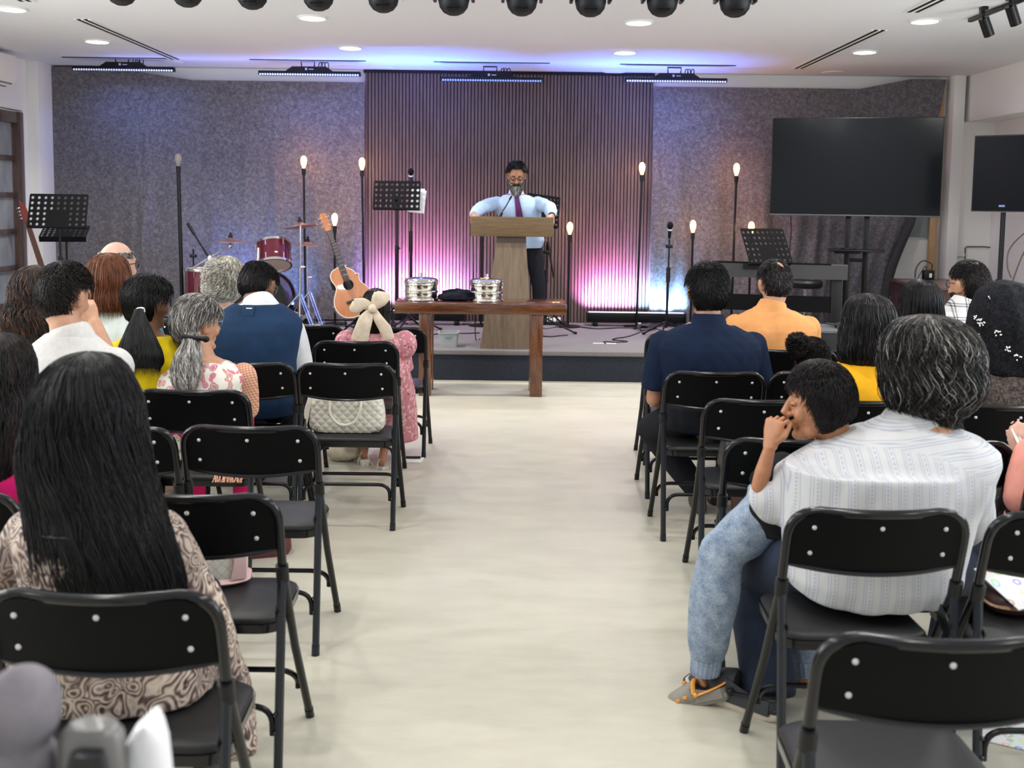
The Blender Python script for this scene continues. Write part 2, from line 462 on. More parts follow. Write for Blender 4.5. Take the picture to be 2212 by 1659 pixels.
# glazed door on the left wall
DZ = 2.40
Y0, Y1 = 8.3, 10.66
d = thing('door_1', 'dark wooden glazed door with frosted panes on the left wall', 'door', (XL-0.05, 0, 0)); struct(d)
b = MB()
b.box((0, (Y0+Y1)/2, DZ-0.06), (0.112, Y1-Y0-0.01, 0.114), bev=0.006)
for y in (Y0+0.05, Y1-0.06): b.box((0, y, DZ/2), (0.12, 0.12, DZ), bev=0.006)
b.build('door_frame', MT['door_wood'], d)
b = MB(); ys = [Y0+0.14+(Y1-0.13-Y0-0.14)*i/4 for i in range(5)]; zs = [0.1+(DZ-0.10-0.1)*i/6 for i in range(7)]
for y in ys[1:-1]: b.box((0, y, DZ/2), (0.05, 0.04, DZ-0.2), bev=0.004)
for z in zs[0:-1]: b.box((0, (Y0+Y1)/2, z), (0.048, Y1-Y0-0.2, 0.05), bev=0.004)
b.build('glazing_bars', MT['door_wood'], d)
for i in range(4):
    for k in range(6):
        b = MB(); b.box((-0.01, (ys[i]+ys[i+1])/2, (zs[k]+zs[k+1])/2), (0.01, ys[i+1]-ys[i]-0.02, zs[k+1]-zs[k]-0.03)); b.build('pane', MT['frost'], d)

# air conditioner
t = thing('air_conditioner', 'white split air conditioner high on the left wall', 'air conditioner', (XL, 9.70, 2.60))
b = MB(); prof = [(0, 0.02), (0.16, 0), (0.21, 0.06), (0.22, 0.24), (0.20, 0.29), (0, 0.30)]
V = [(x, y, z) for y in (-0.42, 0.42) for x, z in prof]; n = len(prof)
b.add(V, [tuple(range(n))[::-1], tuple(range(n, 2*n))]+[(i, (i+1) % n, n+(i+1) % n, n+i) for i in range(n)])
b.build('housing', mat('aircon_white', (0.82, 0.81, 0.78), 0.4), t)
b = MB()
for i in range(3): b.box((0.12+0.03*i, 0, 0.02+0.012*i-0.02), (0.012, 0.74, 0.012))
b.build('louvre', mat('aircon_louvre', (0.18, 0.18, 0.18), 0.5), t)
# ------------------------------------------------------------------ ceiling fixtures
dl = None
row_names = {0: 'row nearest the stage', 1: 'second row from the stage'}
DLP = [(25, 18, 'at the left picture edge, second row from the stage'), (210, 88, 'left, in the row nearest the stage, beside the left slot vent'),
       (675, 37, 'left of centre, in the second row from the stage'), (757, 102, 'left of centre, in the row nearest the stage'),
       (1380, 47, 'right of centre, just below the moving heads'), (1350, 112, 'right of centre, in the row nearest the stage'),
       (1998, 44, 'right, beside the far right slot vent'), (1868, 111, 'right, in the row nearest the stage beside the right slot vent')]
spots = [(PZ(x, y, CEIL), 'round lit ceiling downlight, '+w) for x, y, w in DLP]
cols = sorted([-4.0, -1.5, 0.95, 3.15])
def mk_downlight():
    t = thing('ceiling_light', '', 'ceiling light')
    b = MB(); b.lathe([(0.088, 0.002), (0.115, 0.0), (0.117, -0.008), (0.106, -0.016), (0.095, -0.014), (0.088, 0.002)], n=28); b.build('rim', MT['white_plastic'], t)
    b = MB(); b.lathe([(0.0, -0.004), (0.094, -0.004), (0.094, -0.013), (0.06, -0.018), (0.0, -0.02)], n=28); b.build('diffuser', MT['downlight'], t)
    return t
for i, (p, lab) in enumerate(spots):
    if i == 0: dl = mk_downlight(); dl.location = p; dl['label'] = lab; dl['group'] = 'round downlights in the ceiling'; o = dl
    else: o = dup(dl, p, 0, lab)
    area('downlight_lamp', (p.x, p.y, CEIL-0.03), (0, 0, 0), 0.2, 0.2, 15, (1, 0.97, 0.93), math.radians(128 if p.y > 8.5 else 140), shape='DISK')
for y in (6.0, 4.2, 2.4, 0.6):          # the rest of the hall's lamps, above the frame
    for x in cols: area('downlight_lamp', (x, y, CEIL-0.03 if abs(x) > 3 else CEIL+0.2), (0, 0, 0), 0.22, 0.2, 13, (1, 0.97, 0.93), shape='DISK')

t0_ = None
for k, (x, y) in enumerate([(826, 145), (1327, 154), (370, 134), (1800, 156)]):
    b = MB(); c = PZ(x, y, CEIL)
    b.lathe([(0.105, 0.002), (0.118, 0.0), (0.12, -0.006), (0.112, -0.010), (0.0, -0.007)], n=28)
    o = b.build('ceiling_speaker', MT['ceil']); o.location = c
    tag(o, 'flush round white ceiling speaker, '+['left of the slat panel centre', 'above the right half of the slat panel', 'above the left curtain beside the slot vent', 'above the right curtain'][k], 'ceiling speaker', 'flush speakers along the stage edge of the ceiling')
def slot(a, c, label):
    p, q = PZ(*a, CEIL), PZ(*c, CEIL); x = (p.x+q.x)/2
    t = thing('slot_vent', label, 'air vent', (x, (p.y+q.y)/2, CEIL), 0, 'linear slot vents in the ceiling'); L = abs(q.y-p.y)
    b = MB()
    for dx in (-0.055, 0.0, 0.055): b.box((dx, 0, -0.003), (0.022, L, 0.008))
    b.build('frame', MT['white_plastic'], t)
    b = MB()
    for dx in (-0.028, 0.028): b.box((dx, 0, -0.002), (0.035, L-0.01, 0.004))
    b.build('slot', MT['black_matte'], t)
slot((172, 41), (385, 128), 'long black slot vent in the ceiling above the left curtain')
slot((1885, 64), (1735, 148), 'long black slot vent in the ceiling above the right curtain')
slot((2300, -120), (1950, 26), 'black slot vent cut by the top edge, right of the moving heads')
slot((-200, -95), (80, 3), 'black slot vent cut by the top edge, at the far left')

# moving head stage lights under the tray
def mk_head():
    t = thing('moving_head_light', '', 'stage light')
    b = MB(); b.lathe([(0.0, -0.092), (0.03, -0.089), (0.06, -0.074), (0.082, -0.045), (0.092, -0.005), (0.090, 0.03), (0.084, 0.075), (0.07, 0.10), (0.0, 0.105)], n=28)
    b.box((0, -0.06, -0.055), (0.075, 0.04, 0.012), (0.7, 0, 0), bev=0.003)
    b.build('head', MT['black_plastic'], t)
    b = MB()
    for s in (-1, 1): b.box((s*0.112, 0, 0.10), (0.022, 0.10, 0.22), bev=0.008)
    b.box((0, 0, 0.205), (0.25, 0.10, 0.03), bev=0.008); b.build('yoke', MT['black_metal'], t)
    b = MB(); b.box((0, 0, 0.26), (0.24, 0.18, 0.085), bev=0.012); b.build('base', MT['black_plastic'], t)
    b = MB(); b.box((0, -0.088, 0.042), (0.046, 0.012, 0.022), (0.05, 0, 0)); b.build('warning_label', mat('yellow_label', (0.55, 0.47, 0.08), 0.5), t)
    return t
hd = None; HP = [(263, 12), (405, 16), (545, 21), (688, 24), (828, 28), (980, 34), (1127, 35), (1275, 37), (1430, 37), (1587, 38)]
words = ['first', 'second', 'third', 'fourth', 'fifth', 'sixth', 'seventh', 'eighth', 'ninth', 'last']
for i, (x, y) in enumerate(HP):
    p = PY(x, y, 6.2); p.z += 0.092
    lab = 'black moving head stage light at the top edge, %s from the left' % words[i]
    if i == 9: lab = 'black moving head stage light at the top edge, rightmost of the row'
    if hd is None: hd = mk_head(); hd.location = p; hd['label'] = lab; hd['group'] = 'row of moving head lights'
    else: dup(hd, p, 0, lab)
b = MB(); p0, p1 = PY(120, 12, 6.2), PY(1740, 38, 6.2)
b.cyl((p0.x, 6.2, p0.z+0.42), (p1.x, 6.2, p1.z+0.42), 0.025)
for f in (0.05, 0.35, 0.65, 0.95):
    q = p0.lerp(p1, f); b.cyl((q.x, 6.2, q.z+0.42), (q.x, 6.2, CEIL+0.24), 0.012, n=8)
tag(b.build('lighting_pipe', MT['black_metal']), 'black steel pipe above the frame holding the moving heads', 'pipe')

# LED bars hung along the curtain line
def mk_bar(lens):
    t = thing('led_wash_bar', '', 'stage light', (0, 0, 0), 0, 'led bars hung above the stage wall')
    b = MB(); b.box((0, 0, -0.004), (1.02, 0.07, 0.044), bev=0.006)
    b.prism([(-0.24, 0.015), (0.24, 0.015), (0.17, 0.062), (-0.17, 0.062)], Matrix.Rotation(PI/2, 4, 'X'), 0.06)
    b.build('housing', MT['black_metal'], t)
    b = MB()
    for i in range(40): b.ell((-0.4875+0.025*i, -0.034, -0.018), (0.0105, 0.006, 0.0105), nu=8, nv=6)
    b.build('lens_beads', lens, t)['kind'] = 'stuff'
    b = MB(); b.tube([(-0.08, 0, 0.05), (-0.085, 0, 0.12), (0.05, 0, 0.12), (0.045, 0, 0.05)], 0.008, 6); b.build('bracket', MT['black_metal'], t)
    b = MB()
    for x in (0.09, 0.115, 0.15): b.tube(smooth_path([(x, 0.0, 0.055), (x+0.005, 0.01, 0.10), (x+0.03, 0.03, 0.105), (x+0.035, 0.03, 0.05)], 4), 0.005, 6)
    b.build('cable', MT['cable'], t)
    b = MB(); b.box((-0.03, -0.031, 0.037), (0.02, 0.002, 0.022)); b.box((0.02, -0.031, 0.035), (0.045, 0.002, 0.008))
    b.build('logo', mat('grey_print', (0.5, 0.5, 0.52), 0.5), t)
    return t
BARS = [((158, 148), (378, 161), 0, 'above the left curtain'), ((560, 161), (778, 168), 0, 'over the edge of left curtain and slat panel'),
        ((955, 174), (1170, 180), 1, 'above the middle of the slat panel, dimmer'), ((1350, 178), (1570, 180), 0, 'over the edge of slat panel and right curtain')]
for a, c, k, w in BARS:
    t = mk_bar(MT['led_dim'] if k else MT['led_white']); t['label'] = 'black led bar light, '+w
    p, q = PY(*a, 10.55), PY(*c, 10.55); t.location = (p+q)/2+Vector((0, 0, 0.03))
    b = MB(); b.box((0, 0, 0), (1.15, 0.035, 0.006)); o = b.build('ceiling_slot', MT['black_matte'])
    o.location = (t.location.x, 10.45, CEIL-0.002); struct(o, 'thin dark slot in the ceiling '+w)
    area('wash_down', (t.location.x, 10.62, t.location.z-0.05), (math.radians(28), 0, 0), 1.0, 0.05, 2.4 if k == 0 else 1.2, (0.22, 0.34, 1.0), 2.2)
area('blue_wash', (-0.6, 10.45, 2.70), (PI, 0, 0), 3.6, 0.25, 5.0, (0.05, 0.22, 1.0))
area('blue_wash', (-2.9, 10.45, 2.72), (PI, 0, 0), 2.2, 0.2, 2.2, (0.22, 0.28, 1.0))

# track lights, top right
t = thing('track_rail', 'short black track light rail on the ceiling at the top right corner', 'track rail', PZ(2165, 12, CEIL))
b = MB(); p, q = PZ(2118, 28, CEIL), PZ(2260, -25, CEIL); b.box((0, (q.y-p.y)/2*0-0.1, -0.014), (0.036, 1.2, 0.028), bev=0.004); b.build('rail', MT['black_metal'], t)
for k, (a, c, l) in enumerate([((2124, 38), (2140, 72), 'black track spotlight at the top right, the left lower one'), ((2182, 12), (2198, 48), 'black track spotlight at the top right, beside the picture edge')]):
    Yk = 7.3-0.32*k
    p, q = PY(*a, Yk), PY(*c, Yk)
    t = thing('track_spotlight', l, 'spotlight', p, 0, 'track spotlights')
    b = MB(); b.box((0, 0, 0.06), (0.04, 0.07, 0.05), bev=0.006); b.cyl((0, 0, 0.04), (0, 0, 0), 0.010, n=8); b.build('adapter', MT['black_metal'], t)
    b = MB(); dv = (q-p); b.cyl(dv*0.02, dv*0.02+dv.normalized()*0.13+Vector((0, 0.03, 0)), 0.036, n=18); b.build('barrel', MT['black_metal'], t)

# ------------------------------------------------------------------ edison lamps
def lamp(px, py, Y, lit, label, foot=None, thick=0.012):
    p = PY(px, py, Y)
    fx = PY(foot, 640, Y).x if foot else p.x
    t = thing('edison_floor_lamp', label, 'floor lamp', (fx, Y, STAGE), 0, 'bare bulb pole lamps on the stage')
    h = p.z-STAGE; ox = p.x-fx
    b = MB(); b.lathe([(0, 0), (0.13, 0), (0.13, 0.012), (0.02, 0.02), (0, 0.02)]); b.build('base', MT['black_metal'], t)
    b = MB(); b.cyl((0, 0, 0.01), (ox, 0, h-0.10), thick, n=10); b.build('pole', MT['black_metal'], t)
    b = MB(); b.cyl((ox, 0, h-0.125), (ox, 0, h-0.06), 0.022, n=14); b.cyl((ox, 0, h-0.14), (ox, 0, h-0.12), 0.015, n=10); b.build('socket', MT['black_plastic'], t)
    b = MB(); b.lathe([(0.0, -0.065), (0.014, -0.065), (0.017, -0.045), (0.028, -0.015), (0.033, 0.02), (0.028, 0.048), (0.014, 0.066), (0, 0.07)], (ox, 0, h), n=18)
    b.build('bulb', MT['bulb_on'] if lit else MT['glass'], t)
    if not lit:
        b = MB(); b.tube([(ox+0.008*math.cos(a*2.2), 0.008*math.sin(a*2.2), h-0.03+0.01*a) for a in range(8)], 0.002, 5); b.build('filament', mat('filament', (0.6, 0.5, 0.35), 0.4, 0.5), t)
    else:
        l = bpy.data.lights.new('bulb_light', 'POINT'); l.energy = 26; l.color = (1, 0.47, 0.20); l.shadow_soft_size = 0.035
        o = bpy.data.objects.new('bulb_light', l); C.objects.link(o); o.location = (ox, -0.0, h+0.0); o.parent = t
    return t
lamp(385, 346, 10.45, False, 'tall unlit bare bulb pole lamp before the left curtain', 394, 0.02)
lamp(656, 351, 10.85, True, 'tall lit bulb pole lamp behind the cymbals', 660)
lamp(782, 355, 10.8, True, 'tall lit bulb pole lamp at the left edge of the slat panel', 787)
lamp(723, 475, 10.75, True, 'short lit bulb pole lamp behind the acoustic guitar')
lamp(1387, 365, 10.8, True, 'tall lit bulb pole lamp at the right edge of the slat panel', 1376)
lamp(1591, 367, 10.8, True, 'tall lit bulb pole lamp behind the keyboard', 1581)
lamp(1231, 494, 10.75, True, 'short lit bulb pole lamp right of the lectern', 1228)
lamp(1497, 490, 10.75, True, 'short lit bulb pole lamp beside the right microphone stand')
lamp(1623, 493, 10.75, True, 'short lit bulb pole lamp peeking over the right music stand')
lamp(1041, 492, 10.75, True, 'bulb pole lamp mostly hidden behind the lectern top')

# ------------------------------------------------------------------ stands
def holed_plate(w, h, nx, ny, r, skip, t=0.004):
    b = MB(); cw, ch = w/nx, h/ny; K = 12
    for j in range(ny):
        for i in range(nx):
            cx, cy = -w/2+cw*(i+0.5), -h/2+ch*(j+0.5)
            if (i, j) in skip:
                b.box((cx, 0, cy), (cw, t, ch)); continue
            V = []
            for y in (-t/2, t/2):
                for k in range(K):
                    a = 2*PI*(k+0.5)/K-PI; ca, sa = math.cos(a), math.sin(a)
                    m = max(abs(ca), abs(sa)); V.append((cx+ca/m*cw/2, y, cy+sa/m*ch/2))
                for k in range(K):
                    a = 2*PI*(k+0.5)/K-PI; V.append((cx+math.cos(a)*r, y, cy+math.sin(a)*r))
            F = []
            for k in range(K):
                k2 = (k+1) % K
                F += [(k, k2, K+k2, K+k), (2*K+k2, 2*K+k, 3*K+k, 3*K+k2), (K+k, K+k2, 3*K+k2, 3*K+k), (k2, k, 2*K+k, 2*K+k2)]
            b.add(V, F)
    return b
def tripod(b, z0, spread, hub=0.28, r=0.010, n=3, a0=0.4):
    for k in range(n):
        a = a0+2*PI*k/n; b.tube([(0, 0, hub), (spread*math.cos(a), spread*math.sin(a), 0.012)], r, 8)
        b.tube([(0, 0, hub*0.35), (spread*0.5*math.cos(a), spread*0.5*math.sin(a), hub*0.5)], r*0.6, 6)
def music_stand(cpx, cpy, Y, w, h, label, z0=STAGE, pitch=-15, yaw=0, roll=0, skip=True, nx=9, ny=6):
    p = PY(cpx, cpy, Y)
    t = thing('music_stand', label, 'music stand', (p.x, Y+0.03, z0), 0, 'perforated music stands on the stage')
    hz = p.z-z0
    sk = {(i, j) for i in range(3, 6) for j in range(0, 3)} if skip else set()
    b = holed_plate(w, h, nx, ny, min(w/nx, h/ny)*0.27, sk)
    b.box((0, 0.025, -h/2), (w, 0.055, 0.004)); b.box((0, 0, h/2+0.004), (w*0.98, 0.005, 0.014)); 
    o = b.build('desk', MT['black_matte'], t, angle=30)
    o.location = (0, -0.03, hz); o.rotation_euler = Euler((math.radians(pitch), math.radians(roll), math.radians(yaw)))
    b = MB(); b.cyl((0, 0, 0.15), (0, 0, hz*0.62), 0.013, n=10); b.cyl((0, 0, hz*0.55), (0, 0, hz-0.05), 0.010, n=10); b.build('pole', MT['black_metal'], t)
    b = MB(); b.cyl((0, 0, hz*0.6), (0, 0, hz*0.64), 0.019, n=10); b.box((0.02, 0, hz*0.62), (0.03, 0.015, 0.015), bev=0.004); b.cyl((-0.04, -0.005, hz-0.05), (0.04, -0.005, hz-0.05), 0.013, n=10); b.box((0, -0.01, hz-0.03), (0.03, 0.03, 0.06), bev=0.004)
    b.build('clamp', MT['black_plastic'], t)
    b = MB(); tripod(b, 0, 0.30); b.build('tripod_base', MT['black_metal'], t)
    return t
music_stand(125, 456, 9.5, 0.54, 0.30, 'black perforated music stand at the far left by the glazed door')
music_stand(140, 500, 9.95, 0.42, 0.25, 'black music stand with its desk tipped nearly flat, behind the far left one', pitch=-68, roll=0, yaw=12)
music_stand(857, 422, 10.0, 0.455, 0.265, 'black perforated music stand left of the lectern, a paper behind it', yaw=-4, skip=False, ny=5, roll=0)
music_stand(1172, 455, 10.35, 0.34, 0.30, 'black perforated music stand half hidden behind the preacher', roll=7, yaw=8)
music_stand(1656, 532, 9.25, 0.45, 0.335, 'black perforated music stand in front of the keyboard', pitch=-30, yaw=20, roll=0)
b = MB(); b.box((0, 0, 0), (0.16, 0.003, 0.225)); b.box((0.012, 0.006, -0.012), (0.15, 0.003, 0.225), (0, 0.06, 0))
o = b.build('sheet_music', MT['white_paper']); o.location = PY(899, 432, 10.03)+Vector((0, 0.02, 0)); o.rotation_euler = (math.radians(-13), 0.03, 0.05)
tag(o, 'white sheets of music clipped behind the music stand left of the lectern', 'paper')

def mic_stand(px, py, Y, label, basepx, mic=True, clutch=None, boom=None):
    p = PY(px, py, Y); bx = PY(basepx, 600, Y).x
    t = thing('microphone_stand', label, 'microphone stand', (bx, Y, STAGE), 0, 'microphone stands on the stage')
    hz = p.z-STAGE; dx = p.x-bx
    b = MB(); b.cyl((0, 0, 0.1), (dx*0.5, 0, hz*0.6), 0.013, n=10); b.cyl((dx*0.5, 0, hz*0.55), (dx, 0, hz-0.13), 0.008, n=10); b.build('pole', MT['black_metal'], t)
    b = MB(); b.cyl((dx*0.5, 0, hz*0.50), (dx*0.55, 0, hz*0.63), 0.020, n=12); b.box((dx*0.8, 0, hz-0.20), (0.07, 0.035, 0.035), bev=0.008); b.build('clutch', MT['black_plastic'], t)
    b = MB(); tripod(b, 0, 0.30, 0.16, 0.009, a0=0.15)
    for k in range(3):
        a = 0.15+2*PI*k/3; b.ell((0.30*math.cos(a), 0.30*math.sin(a), 0.014), (0.02, 0.02, 0.014), nu=8, nv=6)
    b.build('tripod_base', MT['black_metal'], t)
    if boom:
        q0, q1 = PY(*boom[0], Y), PY(*boom[1], Y); o_ = Vector((bx, Y, STAGE))
        b = MB(); b.cyl(q0-o_, q1-o_, 0.009, n=10); b.cyl(q0-o_, (q0-o_).lerp(q1-o_, 0.35), 0.016, n=10); b.build('boom_arm', MT['black_metal'], t)
    if mic:
        m = thing('microphone', 'black microphone on '+label.replace('black ', 'the '), 'microphone', p, 0, 'stage microphones')
        b = MB(); b.ell((0, -0.02, 0), (0.03, 0.03, 0.036)); b.build('grille', MT['black_matte'], m)
        b = MB(); b.cyl((0, -0.01, -0.02), (0.005, 0.05, -0.12), 0.021, 0.013, n=14); b.build('body', MT['black_plastic'], m)
        b = MB(); b.cyl((0, -0.012, -0.034), (0, -0.008, -0.045), 0.0225, n=14); b.build('ring', MT['white_plastic'], m)
    return t
mic_stand(888, 371, 10.3, 'black microphone stand left of the lectern behind the music stand', 887)
mic_stand(1447, 487, 9.95, 'black microphone stand before the blue lit curtain', 1442)
mic_stand(1181, 500, 10.1, 'black boom microphone stand with a lowered arm right of the lectern', 1180, False, None, ((1183, 522), (1196, 600)))
mic_stand(417, 510, 10.5, 'black boom stand tilted over the floor tom at the drum kit', 418, False, None, ((405, 482), (449, 553)))

# ------------------------------------------------------------------ drum kit (one anchored kit, several free standing pieces)
def at(px, py, Y): return PY(px, py, Y)
def drum(name, label, px, py, Y, r, h, R, headm, legs=None, head_r=None):
    p = at(px, py, Y); t = thing(name, label, 'drum', p)
    b = MB(); b.lathe([(r, -h/2), (r, h/2)], R=R, n=36); b.build('shell', MT['drum_red'], t)
    for s, nm in ((1, 'batter_head'), (-1, 'resonant_head')):
        b = MB(); b.lathe([(0, s*(h/2+0.002)), (r*0.97, s*(h/2+0.002)), (r*0.97, s*(h/2-0.004)), (0, s*(h/2-0.004))], R=R, n=36); b.build(nm, headm, t)
        b = MB(); b.lathe([(r*0.96, s*(h/2-0.012)), (r*1.05, s*(h/2-0.012)), (r*1.05, s*(h/2+0.012)), (r*0.96, s*(h/2+0.012)), (r*0.96, s*(h/2-0.012))], R=R, n=36); b.build('hoop', MT['chrome'], t)
    for k in range(6):
        b = MB(); a = 2*PI*k/6+0.3
        for s in (-1, 1): b.cyl(R @ Vector((r*1.035*math.cos(a), r*1.035*math.sin(a), s*h/2)), R @ Vector((r*1.035*math.cos(a), r*1.035*math.sin(a), s*(h/2-0.07))), 0.007, n=8)
        b.build('tension_lug', MT['chrome'], t)
    return t
def Rx(a): return Matrix.Rotation(math.radians(a), 3, 'X')
bd = thing('bass_drum', 'black fronted bass drum at the back of the drum kit', 'drum', (at(572, 640, 10.5).x, 10.5, STAGE+0.285))
b = MB(); b.lathe([(0.25, -0.22), (0.25, 0.22)], R=Rx(90), n=40); b.build('shell', MT['drum_red'], bd)
for s in (-1, 1):
    b = MB(); b.lathe([(0, s*0.222), (0.245, s*0.222), (0.245, s*0.215), (0, s*0.215)], R=Rx(90), n=40); b.build('drum_head', MT['black_plastic'], bd)
    b = MB(); b.lathe([(0.24, s*0.2), (0.265, s*0.2), (0.265, s*0.24), (0.24, s*0.24), (0.24, s*0.2)], R=Rx(90), n=40); b.build('hoop', MT['black_metal'], bd)
    b = MB(); b.cyl((s*0.2, -0.15, -0.15), (s*0.30, -0.28, -0.278), 0.008, n=8); b.build('spur', MT['chrome'], bd)
tom = drum('rack_tom', 'wine red rack tom with chrome hoops tilted above the bass drum', 592, 550, 10.25, 0.165, 0.22, Matrix.Rotation(math.radians(-8), 3, 'Y') @ Rx(-26), MT['drum_head'])
b = MB(); b.ell((0.055, -0.158, 0.035), (0.018, 0.004, 0.009)); b.build('badge', MT['white_plastic'], tom)
b = MB(); b.tube([(-0.13, -0.10, 0.07), (-0.13, -0.12, -0.05), (-0.2, -0.04, -0.10), (-0.24, 0.12, -0.17), (-0.09, 0.25, -0.12)], 0.011, 8); b.box((-0.22, -0.0, -0.10), (0.05, 0.05, 0.07), bev=0.01); b.box((-0.13, -0.04, -0.09), (0.05, 0.04, 0.05), bev=0.01)
b.cyl((-0.24, 0.12, -0.17), (-0.10, 0.25, -0.33), 0.011, n=8); b.build('mount', MT['chrome'], tom)
ft = drum('floor_tom', 'dark red floor tom with chrome rim under the left cymbal', 441, 625, 10.25, 0.178, 0.40, Matrix.Identity(3), MT['drum_head'])
pz = at(441, 625, 10.25).z
for k in range(3):
    a = 0.5+2*PI*k/3; b = MB(); b.tube([(0.192*math.cos(a), 0.192*math.sin(a), 0.05), (0.192*math.cos(a), 0.192*math.sin(a), STAGE+0.03-pz), (0.21*math.cos(a), 0.21*math.sin(a), STAGE+0.012-pz)], 0.008, 8); b.build('leg', MT['chrome'], ft)
def cymbal_stand(cpx, cpy, Y, r, label, basepx, tilt=(0, 0), arm=None, legs=0.3, hubz=0.35):
    c = at(cpx, cpy, Y); bx = at(basepx, 600, Y).x
    t = thing('cymbal_stand', 'chrome tripod stand holding '+label, 'cymbal stand', (bx, Y, STAGE), 0, 'cymbal stands')
    o_ = Vector((bx, Y, STAGE)); cc = c-o_
    b = MB()
    if arm:
        q0, q1 = at(*arm[0], Y)-o_, at(*arm[1], Y)-o_; piv = at(*arm[2], Y)-o_
        b.cyl(q0, q1, 0.009, n=8); b.cyl((0, 0, 0.1), piv, 0.012, n=10); b.cyl(q1, cc+Vector((0, 0, 0.03)), 0.006, n=8); b.ell(q1, (0.02, 0.02, 0.025)); b.box(piv, (0.05, 0.05, 0.06), bev=0.012)
    else:
        b.cyl((0, 0, 0.1), (cc.x, 0, cc.z*0.6), 0.013, n=10); b.cyl((cc.x, 0, cc.z*0.55), (cc.x, 0, cc.z+0.05), 0.008, n=10); b.ell((cc.x+0.02, 0, cc.z*0.6), (0.03, 0.015, 0.015))
    b.build('pole', MT['chrome'], t)
    for k in range(3):
        a = -0.9+2*PI*k/3; b = MB(); e = (legs*math.cos(a), legs*math.sin(a), 0.012)
        w = Vector((-math.sin(a), math.cos(a), 0))*0.014
        for s in (-1, 1): b.tube([Vector((0, 0, hubz))+w*s, Vector(e)+w*s], 0.006, 6); b.tube([Vector((0, 0, 0.08))+w*s, Vector((legs*0.55*math.cos(a), legs*0.55*math.sin(a), hubz*0.45))+w*s], 0.005, 6)
        b.ell(e, (0.018, 0.018, 0.012), nu=8, nv=6); b.build('leg', MT['chrome'], t)
    y = thing('cymbal', label, 'cymbal', c, 0, 'bronze cymbals of the drum kit')
    R = Euler((math.radians(tilt[0]), math.radians(tilt[1]), 0)).to_matrix()
    b = MB(); b.lathe([(0, 0.028), (0.02, 0.027), (0.04, 0.012), (0.05, 0.006), (r*0.5, -0.004), (r, -0.018), (r, -0.020), (r*0.5, -0.007), (0.05, 0.002), (0, 0.02)], R=R, n=40); b.build('bell_and_bow', MT['cymbal'], y)
    b = MB(); b.cyl(R @ Vector((0, 0, 0.026)), R @ Vector((0, 0, 0.05)), 0.022, n=12); b.cyl(R @ Vector((0, 0, 0.05)), R @ Vector((0, 0, 0.075)), 0.013, n=10); b.build('felt_and_nut', MT['black_plastic'], y)
cymbal_stand(498, 519, 10.3, 0.215, 'bronze crash cymbal at the left, above the floor tom', 453, (-2, 0), ((415, 578), (497, 531), (454, 558)))
cymbal_stand(649, 486, 10.25, 0.165, 'bronze cymbal tilted highest, right of the rack tom', 647, (-6, -9), None, 0.3, 0.36)
cymbal_stand(664, 527, 10.45, 0.14, 'small bronze cymbal lowest, right behind the rack tom', 668, (-3, 3), None, 0.28, 0.36)

